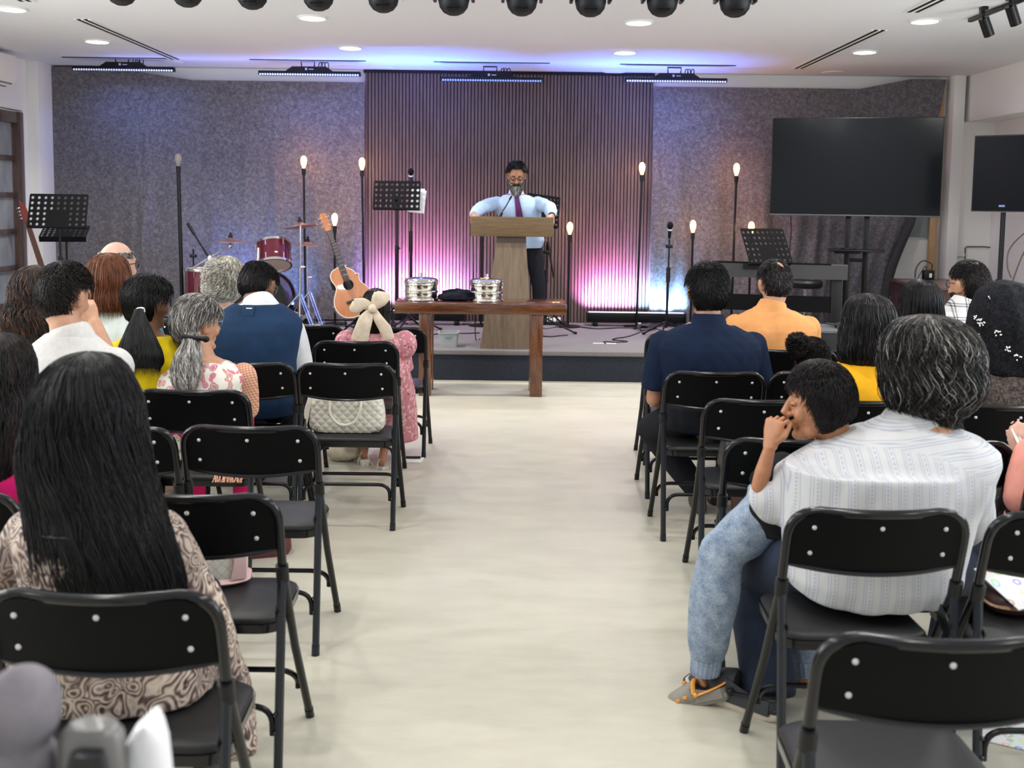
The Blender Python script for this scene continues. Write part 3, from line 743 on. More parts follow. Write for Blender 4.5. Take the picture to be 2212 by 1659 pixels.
# ------------------------------------------------------------------ guitars
def guitar_outline(s=1.0):
    half = [(0.0, -0.255), (0.07, -0.25), (0.135, -0.225), (0.18, -0.17), (0.195, -0.105), (0.182, -0.04), (0.145, 0.02), (0.122, 0.06), (0.124, 0.10), (0.138, 0.145), (0.134, 0.195), (0.10, 0.232), (0.05, 0.246), (0.0, 0.248)]
    pts = [Vector((x, y, 0)) for x, y in half]; sm = smooth_path(pts, 3)
    R = [(p.x*s, p.y*s) for p in sm]; L = [(-x, y) for x, y in R[::-1][1:-1]]
    return R, L
def acoustic():
    c = at(757, 628, 9.75)
    t = thing('acoustic_guitar', 'orange topped acoustic guitar leaning on a stand left of the slat panel', 'guitar', (c.x, 9.75, c.z))
    R0 = Matrix.Rotation(math.radians(24), 3, 'Z') @ Matrix.Rotation(math.radians(-18), 3, 'Y') @ Matrix.Rotation(math.radians(-10), 3, 'X')
    Mx = R0.to_4x4() @ Matrix.Rotation(PI/2, 4, 'X')      # outline x,y -> x,z ; local z -> -y
    R, L = guitar_outline(0.98)
    cut = [((x-0.035 if (y > 0.13 and x > 0.06) else x), (y-0.03*max(0, min(1, (x-0.05)/0.05)) if y > 0.15 else y)) for x, y in R]
    out = cut+L
    b = MB(); b.prism(out, Mx @ Matrix.Translation((0, 0, -0.055)), 0.10); b.build('body', MT['guitar_side'], t, angle=60)
    b = MB(); b.prism([(x*0.985, y*0.985) for x, y in out], Mx @ Matrix.Translation((0, 0, -0.004)), 0.006); b.build('soundboard', MT['guitar_top'], t)
    b = MB(); b.tube([Mx @ Vector((x, y, -0.003)) for x, y in out+out[:1]], 0.004, 6); b.build('binding', mat('cream_binding', (0.75, 0.68, 0.55), 0.4), t)
    P = lambda x, y, z: Mx @ Vector((x, y, z))
    b = MB(); b.lathe([(0, 0), (0.05, 0), (0.05, 0.003), (0, 0.003)], P(0, 0.06, 0.001), Mx.to_3x3(), 28); b.build('sound_hole', MT['black_matte'], t)
    b = MB(); b.box(P(0, -0.10, 0.006), (0.15, 0.014, 0.03), R0, 0.004); b.build('bridge', mat('dark_bridge', (0.03, 0.018, 0.014), 0.4), t)
    b = MB(); b.prism([(-0.028, 0.10), (0.028, 0.10), (0.022, 0.60), (-0.022, 0.60)], Mx @ Matrix.Translation((0, 0, 0.006)), 0.012); b.prism([(-0.024, 0.22), (0.024, 0.22), (0.02, 0.60), (-0.02, 0.60)], Mx @ Matrix.Translation((0, 0, -0.008)), 0.016)
    b.build('neck', mat('dark_fingerboard', (0.035, 0.02, 0.018), 0.35), t)
    b = MB()
    for i in range(14): b.box(P(0, 0.16+0.44*(1-0.93**i)/(1-0.93**14), 0.013), (0.046, 0.002, 0.002), R0)
    b.build('frets', MT['chrome'], t)
    b = MB(); b.prism([(-0.024, 0.60), (0.024, 0.60), (0.036, 0.64), (0.034, 0.76), (0.012, 0.775), (-0.012, 0.775), (-0.034, 0.76), (-0.036, 0.64)], Mx @ Matrix.Translation((0, 0, -0.006)), 0.014); hs = b.build('headstock', MT['guitar_top'], t)
    for k in range(6):
        b = MB(); s = -1 if k < 3 else 1; b.cyl(P(s*0.03, 0.65+0.04*(k % 3), -0.004), P(s*0.055, 0.65+0.04*(k % 3), -0.004), 0.007, n=8); b.ell(P(s*0.022, 0.65+0.04*(k % 3), 0.004), (0.006, 0.006, 0.006), nu=8, nv=6); b.build('tuning_peg', MT['chrome'], hs)
    b = MB()
    for k in range(6): b.tube([P(-0.02+0.008*k, -0.10, 0.02), P(-0.015+0.006*k, 0.60, 0.016)], 0.0008, 4)
    b.build('strings', MT['chrome'], t)
    b = MB(); b.box(P(-0.134, 0.10, -0.055), (0.02, 0.055, 0.08), R0, 0.004); b.build('preamp_panel', MT['black_plastic'], t)
    s = thing('guitar_stand', 'black tubular stand under the acoustic guitar', 'guitar stand', (c.x+0.05, 9.86, STAGE))
    b = MB(); b.tube([(-0.05, 0.04, 0.55), (0.0, 0.03, 0.05)], 0.010, 8); tripod(b, 0, 0.22, 0.16, 0.009)
    for q in (-1, 1): b.tube([(0.0, 0.03, 0.12), (q*0.09+0.02, 0.0, 0.10), (q*0.11+0.02, -0.14, 0.10), (q*0.11+0.02, -0.17, 0.15)], 0.009, 8)
    b.build('frame', MT['black_metal'], s)
acoustic()
def bass():
    a, e = at(92, 575, 10.3), at(56, 465, 10.3)
    d = (e-a).normalized(); u = Vector((0, -1, 0)).cross(d).normalized()
    Mx = Matrix((( -u.x, d.x, 0, 0), (-u.y, d.y, -1, 0), (-u.z, d.z, 0, 0), (0, 0, 0, 1)))
    base = e-d*1.12
    t = thing('bass_guitar', 'red brown bass guitar neck leaning behind the far left music stand', 'guitar', base)
    R, L = guitar_outline(0.72)
    b = MB(); b.prism(R+L, Mx, 0.04); b.build('body', MT['guitar_side'], t)
    b = MB(); b.prism([(-0.03, 0.12), (0.03, 0.12), (0.021, 1.06), (-0.021, 1.06)], Mx @ Matrix.Translation((0, 0, 0.02)), 0.02); b.build('neck', mat('brown_neck', (0.13, 0.06, 0.045), 0.4), t)
    b = MB(); b.prism([(-0.021, 1.06), (0.021, 1.06), (0.04, 1.10), (0.03, 1.22), (-0.01, 1.27), (-0.035, 1.12)], Mx @ Matrix.Translation((0, 0, 0.02)), 0.016); hs = b.build('headstock', mat('red_headstock', (0.25, 0.06, 0.05), 0.3), t)
    for k in range(4):
        b = MB(); q = Mx @ Vector((-0.045, 1.10+0.035*k, 0.02)); b.ell(q, (0.016, 0.006, 0.010), nu=8, nv=6); b.build('tuning_peg', MT['chrome'], hs)
bass()

# ------------------------------------------------------------------ lectern and table
c = PZ(1095, 752, STAGE); LY = 9.22
t = thing('lectern', 'wooden lectern with a wide top board and a tapering column', 'lectern', (PY(1097, 700, LY).x, LY, STAGE))
ox, oz = t.location.x, STAGE
TL, TR, BL, BR = PY(1017, 466, LY-0.17), PY(1196, 471, LY-0.17), PY(1021, 508, LY-0.17), PY(1194, 514, LY-0.17)
b = MB(); zt, zb = (TL.z+TR.z)/2-oz, (BL.z+BR.z)/2-oz
b.box(((TL.x+TR.x)/2-ox, -0.155, (zt+zb)/2), (TR.x-TL.x, 0.03, zt-zb), bev=0.003); b.build('front_board', MT['lectern_wood'], t)
b = MB(); w = TR.x-TL.x; mx = (TL.x+TR.x)/2-ox
for s in (-1, 1): b.box((mx+s*(w/2-0.014), 0.06, (zt+zb)/2), (0.028, 0.40, zt-zb-0.01), bev=0.003)
b.box((mx, 0.06, zb+0.02), (w-0.05, 0.40, 0.03)); b.box((mx, 0.05, zt-0.06), (w-0.05, 0.38, 0.02), (math.radians(-6), 0, 0)); b.build('top_box', MT['lectern_wood'], t)
cx_t, cx_b = PY(1105, 513, LY).x-ox, PY(1094, 752, LY).x-ox; zc = zb
def cq(z0, z1, w0, w1, x0_, x1_, d0, d1):
    return [[Vector((x0_-w0/2, -d0, z0)), Vector((x0_+w0/2, -d0, z0)), Vector((x0_+w0/2, d0, z0)), Vector((x0_-w0/2, d0, z0))], [Vector((x1_-w1/2, -d1, z1)), Vector((x1_+w1/2, -d1, z1)), Vector((x1_+w1/2, d1, z1)), Vector((x1_-w1/2, d1, z1))]]
b = MB(); b.loft(cq(0.0, zc-0.005, 0.465, 0.25, cx_b, cx_t, 0.17, 0.10)); b.build('column', MT['lectern_col'], t)
b = MB(); b.loft(cq(zc-0.06, zc-0.0, 0.262, 0.255, cx_t, cx_t, 0.105, 0.104)); b.build('collar', mat('dark_collar_wood', (0.07, 0.05, 0.035), 0.45), t)
gm = thing('gooseneck_microphone', 'thin black gooseneck microphone rising from the lectern top', 'microphone', PY(1078, 474, LY+0.05))
o_ = gm.location; b = MB(); b.tube(smooth_path([PY(1078, 474, LY+0.05)-o_, PY(1084, 459, LY+0.05)-o_, PY(1092, 447, LY+0.08)-o_, PY(1101, 431, LY+0.12)-o_], 5), 0.005, 8); b.build('neck', MT['black_metal'], gm)
b = MB(); b.tube([PY(1077, 475, LY+0.05)-o_, PY(1085, 459, LY+0.05)-o_], [0.016, 0.010], 10); b.build('base', MT['black_plastic'], gm)
b = MB(); b.tube([PY(1101, 431, LY+0.12)-o_, PY(1105, 424, LY+0.14)-o_], 0.008, 10); b.build('capsule', MT['black_matte'], gm)

TYF = 8.18
a0, a1 = PY(851, 656, TYF), PY(1224, 660, TYF); tz = 0.755
t = thing('table', 'glossy rosewood console table with thick slab top and plank legs before the stage', 'table', ((a0.x+a1.x)/2, TYF+0.21, 0), math.radians(0.8))
w = a1.x-a0.x
b = MB(); b.box((0, 0, tz-0.045), (w, 0.42, 0.09), bev=0.006); b.build('tabletop', MT['table_wood'], t)
for px in (918, 1158):
    for s in (-1, 1):
        b = MB(); x = PY(px, 760, TYF+0.05).x-t.location.x
        b.box((x, s*0.135, (tz-0.09)/2), (0.098, 0.10, tz-0.09), bev=0.004); b.build('leg', MT['table_leg'], t)
def tray(px, py, label):
    p = PY(px, py, TYF+0.2)
    t = thing('communion_tray_stack', label, 'tray stack', (p.x, TYF+0.2, tz), 0, 'steel communion tray stacks on the table')
    R = 0.137
    b = MB(); b.lathe([(0, 0.001), (R*1.0, 0.001), (R*1.04, 0.008), (R*1.02, 0.016), (R*0.9, 0.018), (0, 0.018)], n=48); b.build('base_plate', MT['steel'], t)
    for k in range(2):
        z = 0.018+0.062*k; b = MB(); b.lathe([(0, z), (R*0.92, z), (R*0.95, z+0.008), (R*0.95, z+0.042), (R*1.0, z+0.047), (R*1.01, z+0.056), (R*0.96, z+0.062), (0, z+0.062)], n=48); b.build('tray', MT['steel'], t)
    z = 0.142; b = MB(); b.lathe([(0, z), (R*0.98, z), (R*1.02, z+0.008), (R*0.99, z+0.022), (R*0.90, z+0.034), (R*0.55, z+0.042), (0, z+0.044)], n=48); b.build('lid', MT['steel'], t)
    b = MB(); b.lathe([(0, z+0.042), (0.018, z+0.043), (0.008, z+0.052), (0.014, z+0.066), (0.010, z+0.076), (0, z+0.078)], n=16); b.build('knob', MT['steel'], t)
tray(910, 645, 'stacked polished steel trays with lid at the left on the rosewood table')
tray(1051, 650, 'stacked polished steel trays with lid before the lectern column')
def blob(name, m, pts, vox, label, cat, sm=6):
    pass

# ------------------------------------------------------------------ floor washers and cables
def floor_bar(pa, pb, label, cols_):
    p, q = PZ(*pa, STAGE), PZ(*pb, STAGE); Y = (p.y+q.y)/2
    L = q.x-p.x
    t = thing('floor_wash_light', label, 'stage light', ((p.x+q.x)/2, Y, STAGE), 0, 'long led wash lights lying on the stage')
    b = MB(); b.box((0, 0, 0.095), (L, 0.14, 0.10), bev=0.006); b.build('housing', MT['black_metal'], t)
    for s in (-1, 1):
        b = MB(); b.box((s*(L/2+0.004), 0, 0.095), (0.012, 0.15, 0.11), bev=0.004); b.build('end_cap', MT['black_plastic'], t)
        b = MB(); b.box((s*L*0.42, 0, 0.022), (0.05, 0.16, 0.045), bev=0.004); b.build('foot', MT['black_metal'], t)
    b = MB(); b.box((0, -0.02, 0.147), (L-0.03, 0.06, 0.006)); b.build('lens', emis('wash_lens', (0.75, 0.7, 1.0), 0.9), t)
    b = MB(); b.box((0.02, -0.07, 0.03), (0.06, 0.03, 0.035), bev=0.004); b.build('bracket', MT['chrome'], t)
    n = len(cols_)
    for i, (colr, pw) in enumerate(cols_):
        if i % 2: area('wash_beam', (t.location.x-L/2+L*i/n, Y-0.12, STAGE+0.16), (math.radians(187), 0, 0), L/n*1.5, 0.06, 7.0, (0.06, 0.20, 1.0), math.radians(46))
        area('wash_beam', (t.location.x-L/2+L*(i+0.5)/n, Y+0.02, STAGE+0.16), (math.radians(180-46), 0, 0), L/n*0.95, 0.05, pw*1.1, colr, math.radians(86))
PINK, BLUE, VIO, SKY = (1.0, 0.36, 1.0), (0.2, 0.3, 1.0), (0.55, 0.36, 1.0), (0.30, 0.58, 1.0)
floor_bar((800, 699), (1003, 702), 'long black led washer behind the table throwing pink and violet light up', [(VIO, 9), (PINK, 11), (PINK, 11), (VIO, 8)])
floor_bar((1268, 703), (1478, 706), 'long black led washer right of the lectern throwing pink and blue light up', [(PINK, 10), (PINK, 11), (SKY, 7.5), (SKY, 7.5)])
# drum side blue glow from a small par lamp behind the bass drum
def par(px, Y, label, colr, pw):
    x = PY(px, 650, Y).x
    t = thing('par_light', label, 'stage light', (x, Y, STAGE))
    b = MB(); b.lathe([(0.05, 0.03), (0.08, 0.05), (0.085, 0.17), (0.07, 0.172)], n=20); b.box((0, 0, 0.02), (0.2, 0.12, 0.03), bev=0.005); b.build('housing', MT['black_plastic'], t)
    b = MB(); b.lathe([(0, 0.165), (0.07, 0.165), (0.07, 0.17), (0, 0.17)], n=20); b.build('lens', emis('par_lens', (0.5, 0.7, 1.0), 4), t)
    area('par_beam', (x, Y, STAGE+0.19), (math.radians(180-28), 0, 0), 0.12, 0.12, pw, colr, math.radians(120))
par(625, 10.72, 'small round led uplight throwing blue light behind the bass drum', (0.2, 0.4, 1.0), 9)
par(505, 10.7, 'small round led uplight throwing blue light behind the grey curls', (0.25, 0.35, 1.0), 6)

def cable(label, pts, r=0.006, z=STAGE, name='cable', m=None, cat='cable'):
    P = [PZ(x, y, z+0.006) if len(q) == 2 else q for q in pts for x, y in [q[:2]]]
    b = MB(); b.tube(smooth_path(P, 6), r, 6); return tag(b.build(name, m or MT['cable']), label, cat)
cable('black cable crossing the stage carpet left of the lectern foot', [(932, 723), (950, 720), (967, 719), (1000, 720), (1036, 719)])
p = PY(1026, 560, LY+0.1)
b = MB(); b.tube(smooth_path([PY(1022, 512, LY-0.05), PY(1023, 600, LY), PY(1026, 690, LY), PZ(1028, 733, STAGE+0.01), PZ(1038, 732, STAGE+0.01)], 6), 0.005, 6)
tag(b.build('cable', MT['cable']), 'black cable hanging from the lectern top to the stage', 'cable')
cable('thin black cable on the carpet right of the table leg', [(1172, 726), (1190, 727), (1210, 725), (1226, 724)])
cable('squiggling black cable running from the coil to white tape', [(1390, 712), (1381, 718), (1356, 727), (1330, 731), (1324, 734), (1345, 736), (1355, 738), (1330, 739), (1305, 738), (1308, 742)])
cc = PZ(1392, 712, STAGE)
b = MB(); b.tube([(cc.x+(0.10+0.012*math.sin(a*3.3))*math.cos(a), cc.y+(0.10+0.02*math.cos(a*1.7))*math.sin(a)*1.2, STAGE+0.008+0.006*(i % 5)) for i in range(90) for a in [i*0.42]], 0.006, 6)
tag(b.build('coiled_cable', MT['cable']), 'black coiled cable heap on the stage before the right washer', 'cable')
for k, pts in enumerate([[(1000, 700), (1050, 702), (1100, 704), (1150, 702)], [(1215, 704), (1250, 706), (1290, 710), (1340, 708), (1380, 709)], [(690, 706), (740, 704), (800, 708), (850, 709), (930, 708)]]):
    cable('black cable along the foot of the stage wall, '+['behind the lectern', 'in front of the right washer', 'from the guitar to the left washer'][k], pts, 0.008)
b = MB(); p, q = PZ(1280, 741, STAGE), PZ(1332, 744, STAGE); b.box(((p.x+q.x)/2, (p.y+q.y)/2, STAGE+0.003), (q.x-p.x, 0.03, 0.003)); tag(b.build('tape', MT['white_paper']), 'strip of white tape on the stage carpet', 'tape')
p = PZ(1197, 702, STAGE); t = thing('power_strip', 'power strip with four white plugs at the foot of the slat panel', 'power strip', p)
b = MB(); b.box((0, 0, 0.02), (0.26, 0.06, 0.04), bev=0.006); b.build('strip', MT['black_plastic'], t)
for i in range(4): b = MB(); b.box((-0.085+0.045*i, -0.01, 0.06), (0.033, 0.04, 0.045), bev=0.005); b.build('plug', MT['white_plastic'], t)
p = PZ(968, 751, STAGE); t = thing('storage_bin', 'small grey plastic bin on the stage edge left of the lectern', 'bin', (p.x, p.y+0.09, STAGE))
def rr(w, d, z, r=0.02): return [Vector((x, y, z)) for x, y in rrect(w, d, r)]
b = MB(); b.loft([rr(0.155, 0.14, 0), rr(0.172, 0.16, 0.12), rr(0.188, 0.176, 0.122), rr(0.188, 0.176, 0.132), rr(0.168, 0.155, 0.132), rr(0.15, 0.135, 0.012)]); b.build('body', MT['grey_plastic'], t)
b = MB(); b.box((0, -0.086, 0.095), (0.06, 0.006, 0.018), bev=0.003); b.build('grip', mat('bin_grip_grey', (0.22, 0.24, 0.24), 0.5), t)

# ------------------------------------------------------------------ right of the stage
TVL, TVR = PY(1666, 359, 10.15), PY(2036, 363, 9.75)
ctr = (TVL+TVR)/2; yaw = math.atan2(TVR.y-TVL.y, TVR.x-TVL.x); wtv = (Vector((TVR.x-TVL.x, TVR.y-TVL.y, 0))).length
t = thing('television', 'large dark flat television on a stand at the right of the stage', 'television', (ctr.x, ctr.y, ctr.z), yaw)
htv = 0.935
b = MB(); b.box((0, 0.02, 0), (wtv, 0.035, htv), bev=0.005); b.box((0, 0.05, -0.1), (wtv*0.6, 0.05, htv*0.55), bev=0.01); b.build('case', MT['black_plastic'], t)
b = MB(); b.box((0, -0.0005, 0.008), (wtv-0.016, 0.006, htv-0.03)); b.build('screen', MT['screen'], t)
b = MB(); b.box((0, -0.003, -htv/2+0.008), (wtv-0.004, 0.008, 0.014), bev=0.002); b.build('bottom_bezel', mat('grey_bezel', (0.10, 0.10, 0.11), 0.4, 0.4), t)
t = thing('television_stand', 'black twin post television stand with a small shelf', 'stand', (ctr.x+0.02, ctr.y+0.12, STAGE), yaw)
for s in (-1, 1): b = MB(); b.box((s*0.085+0.06, 0, 0.76), (0.05, 0.04, 1.5), bev=0.004); b.build('post', MT['black_metal'], t)
zs = PY(1835, 543, 9.7).z-STAGE
b = MB(); b.box((0.05, -0.12, zs), (0.50, 0.34, 0.02), bev=0.006); b.box((-0.03, -0.14, zs-0.02), (0.24, 0.2, 0.02), bev=0.005); b.build('shelf', MT['black_metal'], t)
b = MB(); b.box((0.06, 0, zs-0.10), (0.16, 0.03, 0.035)); b.box((0.06, 0.02, 1.35), (0.6, 0.03, 0.06)); b.build('cross_bar', MT['black_metal'], t)
b = MB(); b.box((0.06, 0, 0.03), (0.75, 0.05, 0.05), bev=0.004)
for s in (-1, 1): b.box((0.06+s*0.36, 0, 0.03), (0.05, 0.6, 0.05), bev=0.004)
b.build('base', MT['black_metal'], t)
b = MB(); b.box((0, 0, 0.006), (0.11, 0.16, 0.012), bev=0.002); o = b.build('small_tablet', MT['black_plastic']); o.location = t.matrix_basis @ Vector((-0.02, -0.14, zs+0.011)); o.rotation_euler = (0, 0, yaw+0.2)
tag(o, 'small dark device lying on the television stand shelf', 'device')
b = MB(); b.tube(smooth_path([PY(1708, 466, 10.2), PY(1709, 500, 10.25), PY(1706, 540, 10.3), PY(1703, 600, 10.35), PZ(1700, 722, STAGE+0.01)], 6), 0.006, 6); tag(b.build('cable', MT['cable']), 'black cable hanging from the left end of the television', 'cable')

# keyboard
K0, K1 = PY(1515, 577, 9.75), PY(1840, 590, 9.45)
yk = math.atan2(K1.y-K0.y, K1.x-K0.x); ck = (K0+K1)/2; wk = math.hypot(K1.x-K0.x, K1.y-K0.y)
t = thing('digital_piano', 'black digital piano seen from behind on its own stand, right of the stage', 'piano', (ck.x, ck.y+0.16, STAGE), yk)
zk = ck.z-STAGE
prof = [(-0.16, -0.075), (0.17, -0.075), (0.17, -0.02), (0.05, 0.03), (-0.13, 0.065), (-0.16, 0.055)]
b = MB(); n = len(prof); V = [(x, y, zk+z) for x in (-wk/2, wk/2) for y, z in prof]
b.add(V, [tuple(range(n))[::-1], tuple(range(n, 2*n))]+[(i, (i+1) % n, n+(i+1) % n, n+i) for i in range(n)]); b.build('body', mat('piano_dark_grey', (0.045, 0.045, 0.048), 0.55), t)
b = MB(); b.box((-0.42*wk/1.4, -0.145, zk+0.065), (0.48, 0.03, 0.014)); b.box((0.28, -0.145, zk+0.064), (0.5, 0.03, 0.012)); b.build('speaker_grille', MT['black_matte'], t)
b = MB(); b.box((-0.15, -0.163, zk+0.03), (0.22, 0.008, 0.06)); b.build('connector_panel', MT['black_plastic'], t)
b = MB(); b.box((0, 0.06, zk-0.005), (wk-0.12, 0.13, 0.02)); b.build('keys', MT['white_plastic'], t)
for s in (-1, 1):
    b = MB(); b.box((s*(wk/2-0.09), 0.0, (zk-0.075)/2), (0.09, 0.24, zk-0.075), bev=0.006); b.box((s*(wk/2-0.09), 0, 0.025), (0.09, 0.40, 0.05), bev=0.006); b.build('side_leg', MT['black_plastic'], t)
b = MB(); b.box((0, -0.09, zk*0.62-0.05), (wk-0.18, 0.02, 0.15)); b.build('back_board', MT['black_matte'], t)
b = MB(); b.box((0.05, 0.0, 0.06), (0.25, 0.12, 0.06), bev=0.01); b.build('pedal_box', MT['black_plastic'], t)
p = PY(1740, 612, 10.35); t = thing('stool', 'round black padded stool behind the digital piano', 'stool', (p.x, 10.35, STAGE)); hz = p.z-STAGE
b = MB(); b.lathe([(0, -0.045), (0.15, -0.045), (0.165, -0.03), (0.17, 0.01), (0.155, 0.03), (0, 0.036)], (0, 0, hz), n=32); b.build('seat', MT['vinyl'], t)
b = MB(); b.cyl((0, 0, 0.1), (0, 0, hz-0.04), 0.014, n=10); tripod(b, 0, 0.24, 0.22, 0.009, a0=0.7); b.build('legs', MT['chrome'], t)
for k in range(1): pass
# equipment case
p0, p1 = PZ(1757, 714, 0.60), PZ(1930, 716, 0.60)
t = thing('equipment_case', 'black equipment case with grey top standing before the stage at the right', 'case', ((p0.x+p1.x)/2, p0.y+0.24, 0))
b = MB(); b.box((0, 0, 0.29), (p1.x-p0.x, 0.46, 0.575), bev=0.012); b.build('body', MT['black_plastic'], t)
b = MB(); b.box((0, 0, 0.589), (p1.x-p0.x+0.01, 0.47, 0.022), bev=0.004); b.build('lid', mat('case_lid_grey', (0.075, 0.08, 0.088), 0.55, var=0.2, vscale=30), t)
b = MB()
for k in range(5):
    r = random.Random(k); b.tube(smooth_path([(0.05+r.uniform(-0.16, 0.12), r.uniform(-0.12, 0.14), 0.608+0.004*k) for _ in range(6)], 5), 0.007, 6)
b.box((0.0, 0.0, 0.62), (0.12, 0.08, 0.03), (0, 0, 0.3), bev=0.006)
o = b.build('cable_pile', MT['cable']); o.location = t.location; tag(o, 'small heap of black cables and adapter on the equipment case', 'cable')

# corner cabinet
zc = 0.85
q0, q1, q2 = PZ(1937, 605, zc), PZ(1985, 622, zc), PZ(2150, 627, zc)
t = thing('corner_cabinet', 'dark brown low cabinet in the right corner behind the seated people', 'cabinet', (q0.x, q1.y, STAGE))
out = [(0, 1.2), (0, 0.55), (q1.x-q0.x+0.1, 0.06), (4.72-q0.x, 0.06), (4.72-q0.x, 1.2)]
b = MB(); b.prism(out, Matrix.Translation((0, 0, zc-STAGE-0.012)), 0.024); b.build('top', MT['cabinet_wood'], t)
b = MB(); b.prism([(0.03, 1.19), (0.03, 0.58), (q1.x-q0.x+0.11, 0.09), (4.70-q0.x, 0.09), (4.70-q0.x, 1.19)], Matrix.Translation((0, 0, (zc-STAGE)/2-0.015)), zc-STAGE-0.03); b.build('body', mat('cabinet_front', (0.055, 0.026, 0.026), 0.4), t)
p = PZ(2000, 603, zc); t2 = thing('power_adapter', 'black power adapter box on the brown cabinet', 'adapter', (p.x, p.y-0.05, zc+0.002))
b = MB(); b.box((0, 0, 0.045), (0.10, 0.07, 0.09), bev=0.006); b.build('housing', MT['black_plastic'], t2)
b = MB(); b.box((0.01, -0.036, 0.04), (0.025, 0.003, 0.04)); b.build('switch', MT['white_plastic'], t2)
b = MB(); b.tube(smooth_path([(0.03, 0, 0.09), (0.03, 0, 0.15), (-0.05, 0.02, 0.18), (-0.11, 0.02, 0.11), (-0.12, 0.02, 0.01)], 6), 0.006, 6); b.tube(smooth_path([(-0.02, 0, 0.09), (-0.03, 0, 0.13), (-0.07, 0.02, 0.05), (-0.09, 0.02, 0.01)], 6), 0.004, 6); b.build('cord', MT['cable'], t2)

# loudspeaker on tripod stand
SY = 8.35
p = PY(2172, 376, SY)
t = thing('loudspeaker', 'large black loudspeaker on a pole stand at the right edge', 'loudspeaker', p, math.radians(-38))
hs = 0.60
def spk(w0, w1, d, z): return [Vector((-w0/2, -d/2, z)), Vector((w0/2, -d/2, z)), Vector((w1/2, d/2, z)), Vector((-w1/2, d/2, z))]
b = MB(); b.loft([spk(0.40, 0.28, 0.36, -hs/2), spk(0.40, 0.28, 0.36, hs/2)]); b.build('cabinet', MT['black_plastic'], t)
b = MB(); b.box((0, -0.186, 0), (0.385, 0.014, hs-0.02), bev=0.006); g = b.build('grille', mat('speaker_mesh', (0.006, 0.0065, 0.009), 0.7, bmp=0.2, bscale=700, spec=0.08), t)
b = MB(); b.box((0.03, -0.195, -hs/2+0.045), (0.045, 0.004, 0.016)); b.build('badge', mat('badge_silver_blue', (0.12, 0.17, 0.32), 0.4), t)
b = MB(); b.box((0.20, -0.16, 0), (0.012, 0.03, hs-0.01), (0, 0, 0.2), bev=0.004); b.build('edge_trim', mat('edge_blue_black', (0.03, 0.04, 0.06), 0.25), t)
t = thing('speaker_stand', 'black tripod pole stand carrying the loudspeaker', 'stand', (p.x, SY, 0))
b = MB(); b.cyl((0, 0, 0.55), (0, 0, p.z-hs/2-0.005), 0.019, n=14); b.build('pole', MT['black_metal'], t)
zc2 = PY(2170, 612, SY).z
b = MB(); b.cyl((0, 0, zc2-0.16), (0, 0, zc2+0.03), 0.032, n=14); b.box((-0.05, -0.02, zc2+0.0), (0.06, 0.03, 0.04), bev=0.01); b.build('clamp', MT['black_plastic'], t)
b = MB(); b.cyl((0.012, -0.012, zc2-0.04), (0.012, -0.012, zc2+0.02), 0.027, n=14); b.build('tape_band', mat('orange_tape', (0.8, 0.22, 0.08), 0.5), t)
for k in range(3):
    a = 0.5+2*PI*k/3; b = MB(); b.tube([(0, 0, 0.75), (0.5*math.cos(a), 0.5*math.sin(a), 0.015)], 0.012, 8); b.build('leg', MT['black_metal'], t)
b = MB(); b.tube(smooth_path([PY(2230, 490, 8.3), PY(2195, 520, 8.35), PY(2178, 545, SY-0.03), PY(2176, 575, SY-0.04), PY(2184, 600, SY-0.04)], 6), 0.006, 6); b.tube(smooth_path([PY(2225, 520, 8.0), PY(2205, 560, 8.1), PY(2190, 600, 8.2), PY(2180, 625, 8.3)], 6), 0.006, 6); tag(b.build('cable', mat('brown_cable', (0.10, 0.06, 0.05), 0.5)), 'thin cables drooping beside the loudspeaker pole', 'cable')
b = MB(); b.tube([PY(2084, 610, 11.06), PY(2085, 536, 11.06), PY(2088, 533, 11.06), PY(2125, 533, 11.06), PY(2168, 537, 11.06)], 0.007, 6); struct(b.build('trim_3', mat('brown_conduit', (0.10, 0.06, 0.05), 0.5)), 'thin brown conduit on the white return wall')
b = MB(); p = PY(2074, 551, 11.05); b.box((p.x, 11.055, p.z), (0.10, 0.03, 0.035), bev=0.006); b.box((p.x+0.0, 11.072, p.z-0.11), (0.05, 0.012, 0.17), bev=0.004)
tag(b.build('switch_box', mat('pale_switch', (0.68, 0.68, 0.66), 0.4)), 'small pale switch box on the white wall beside the television', 'switch')
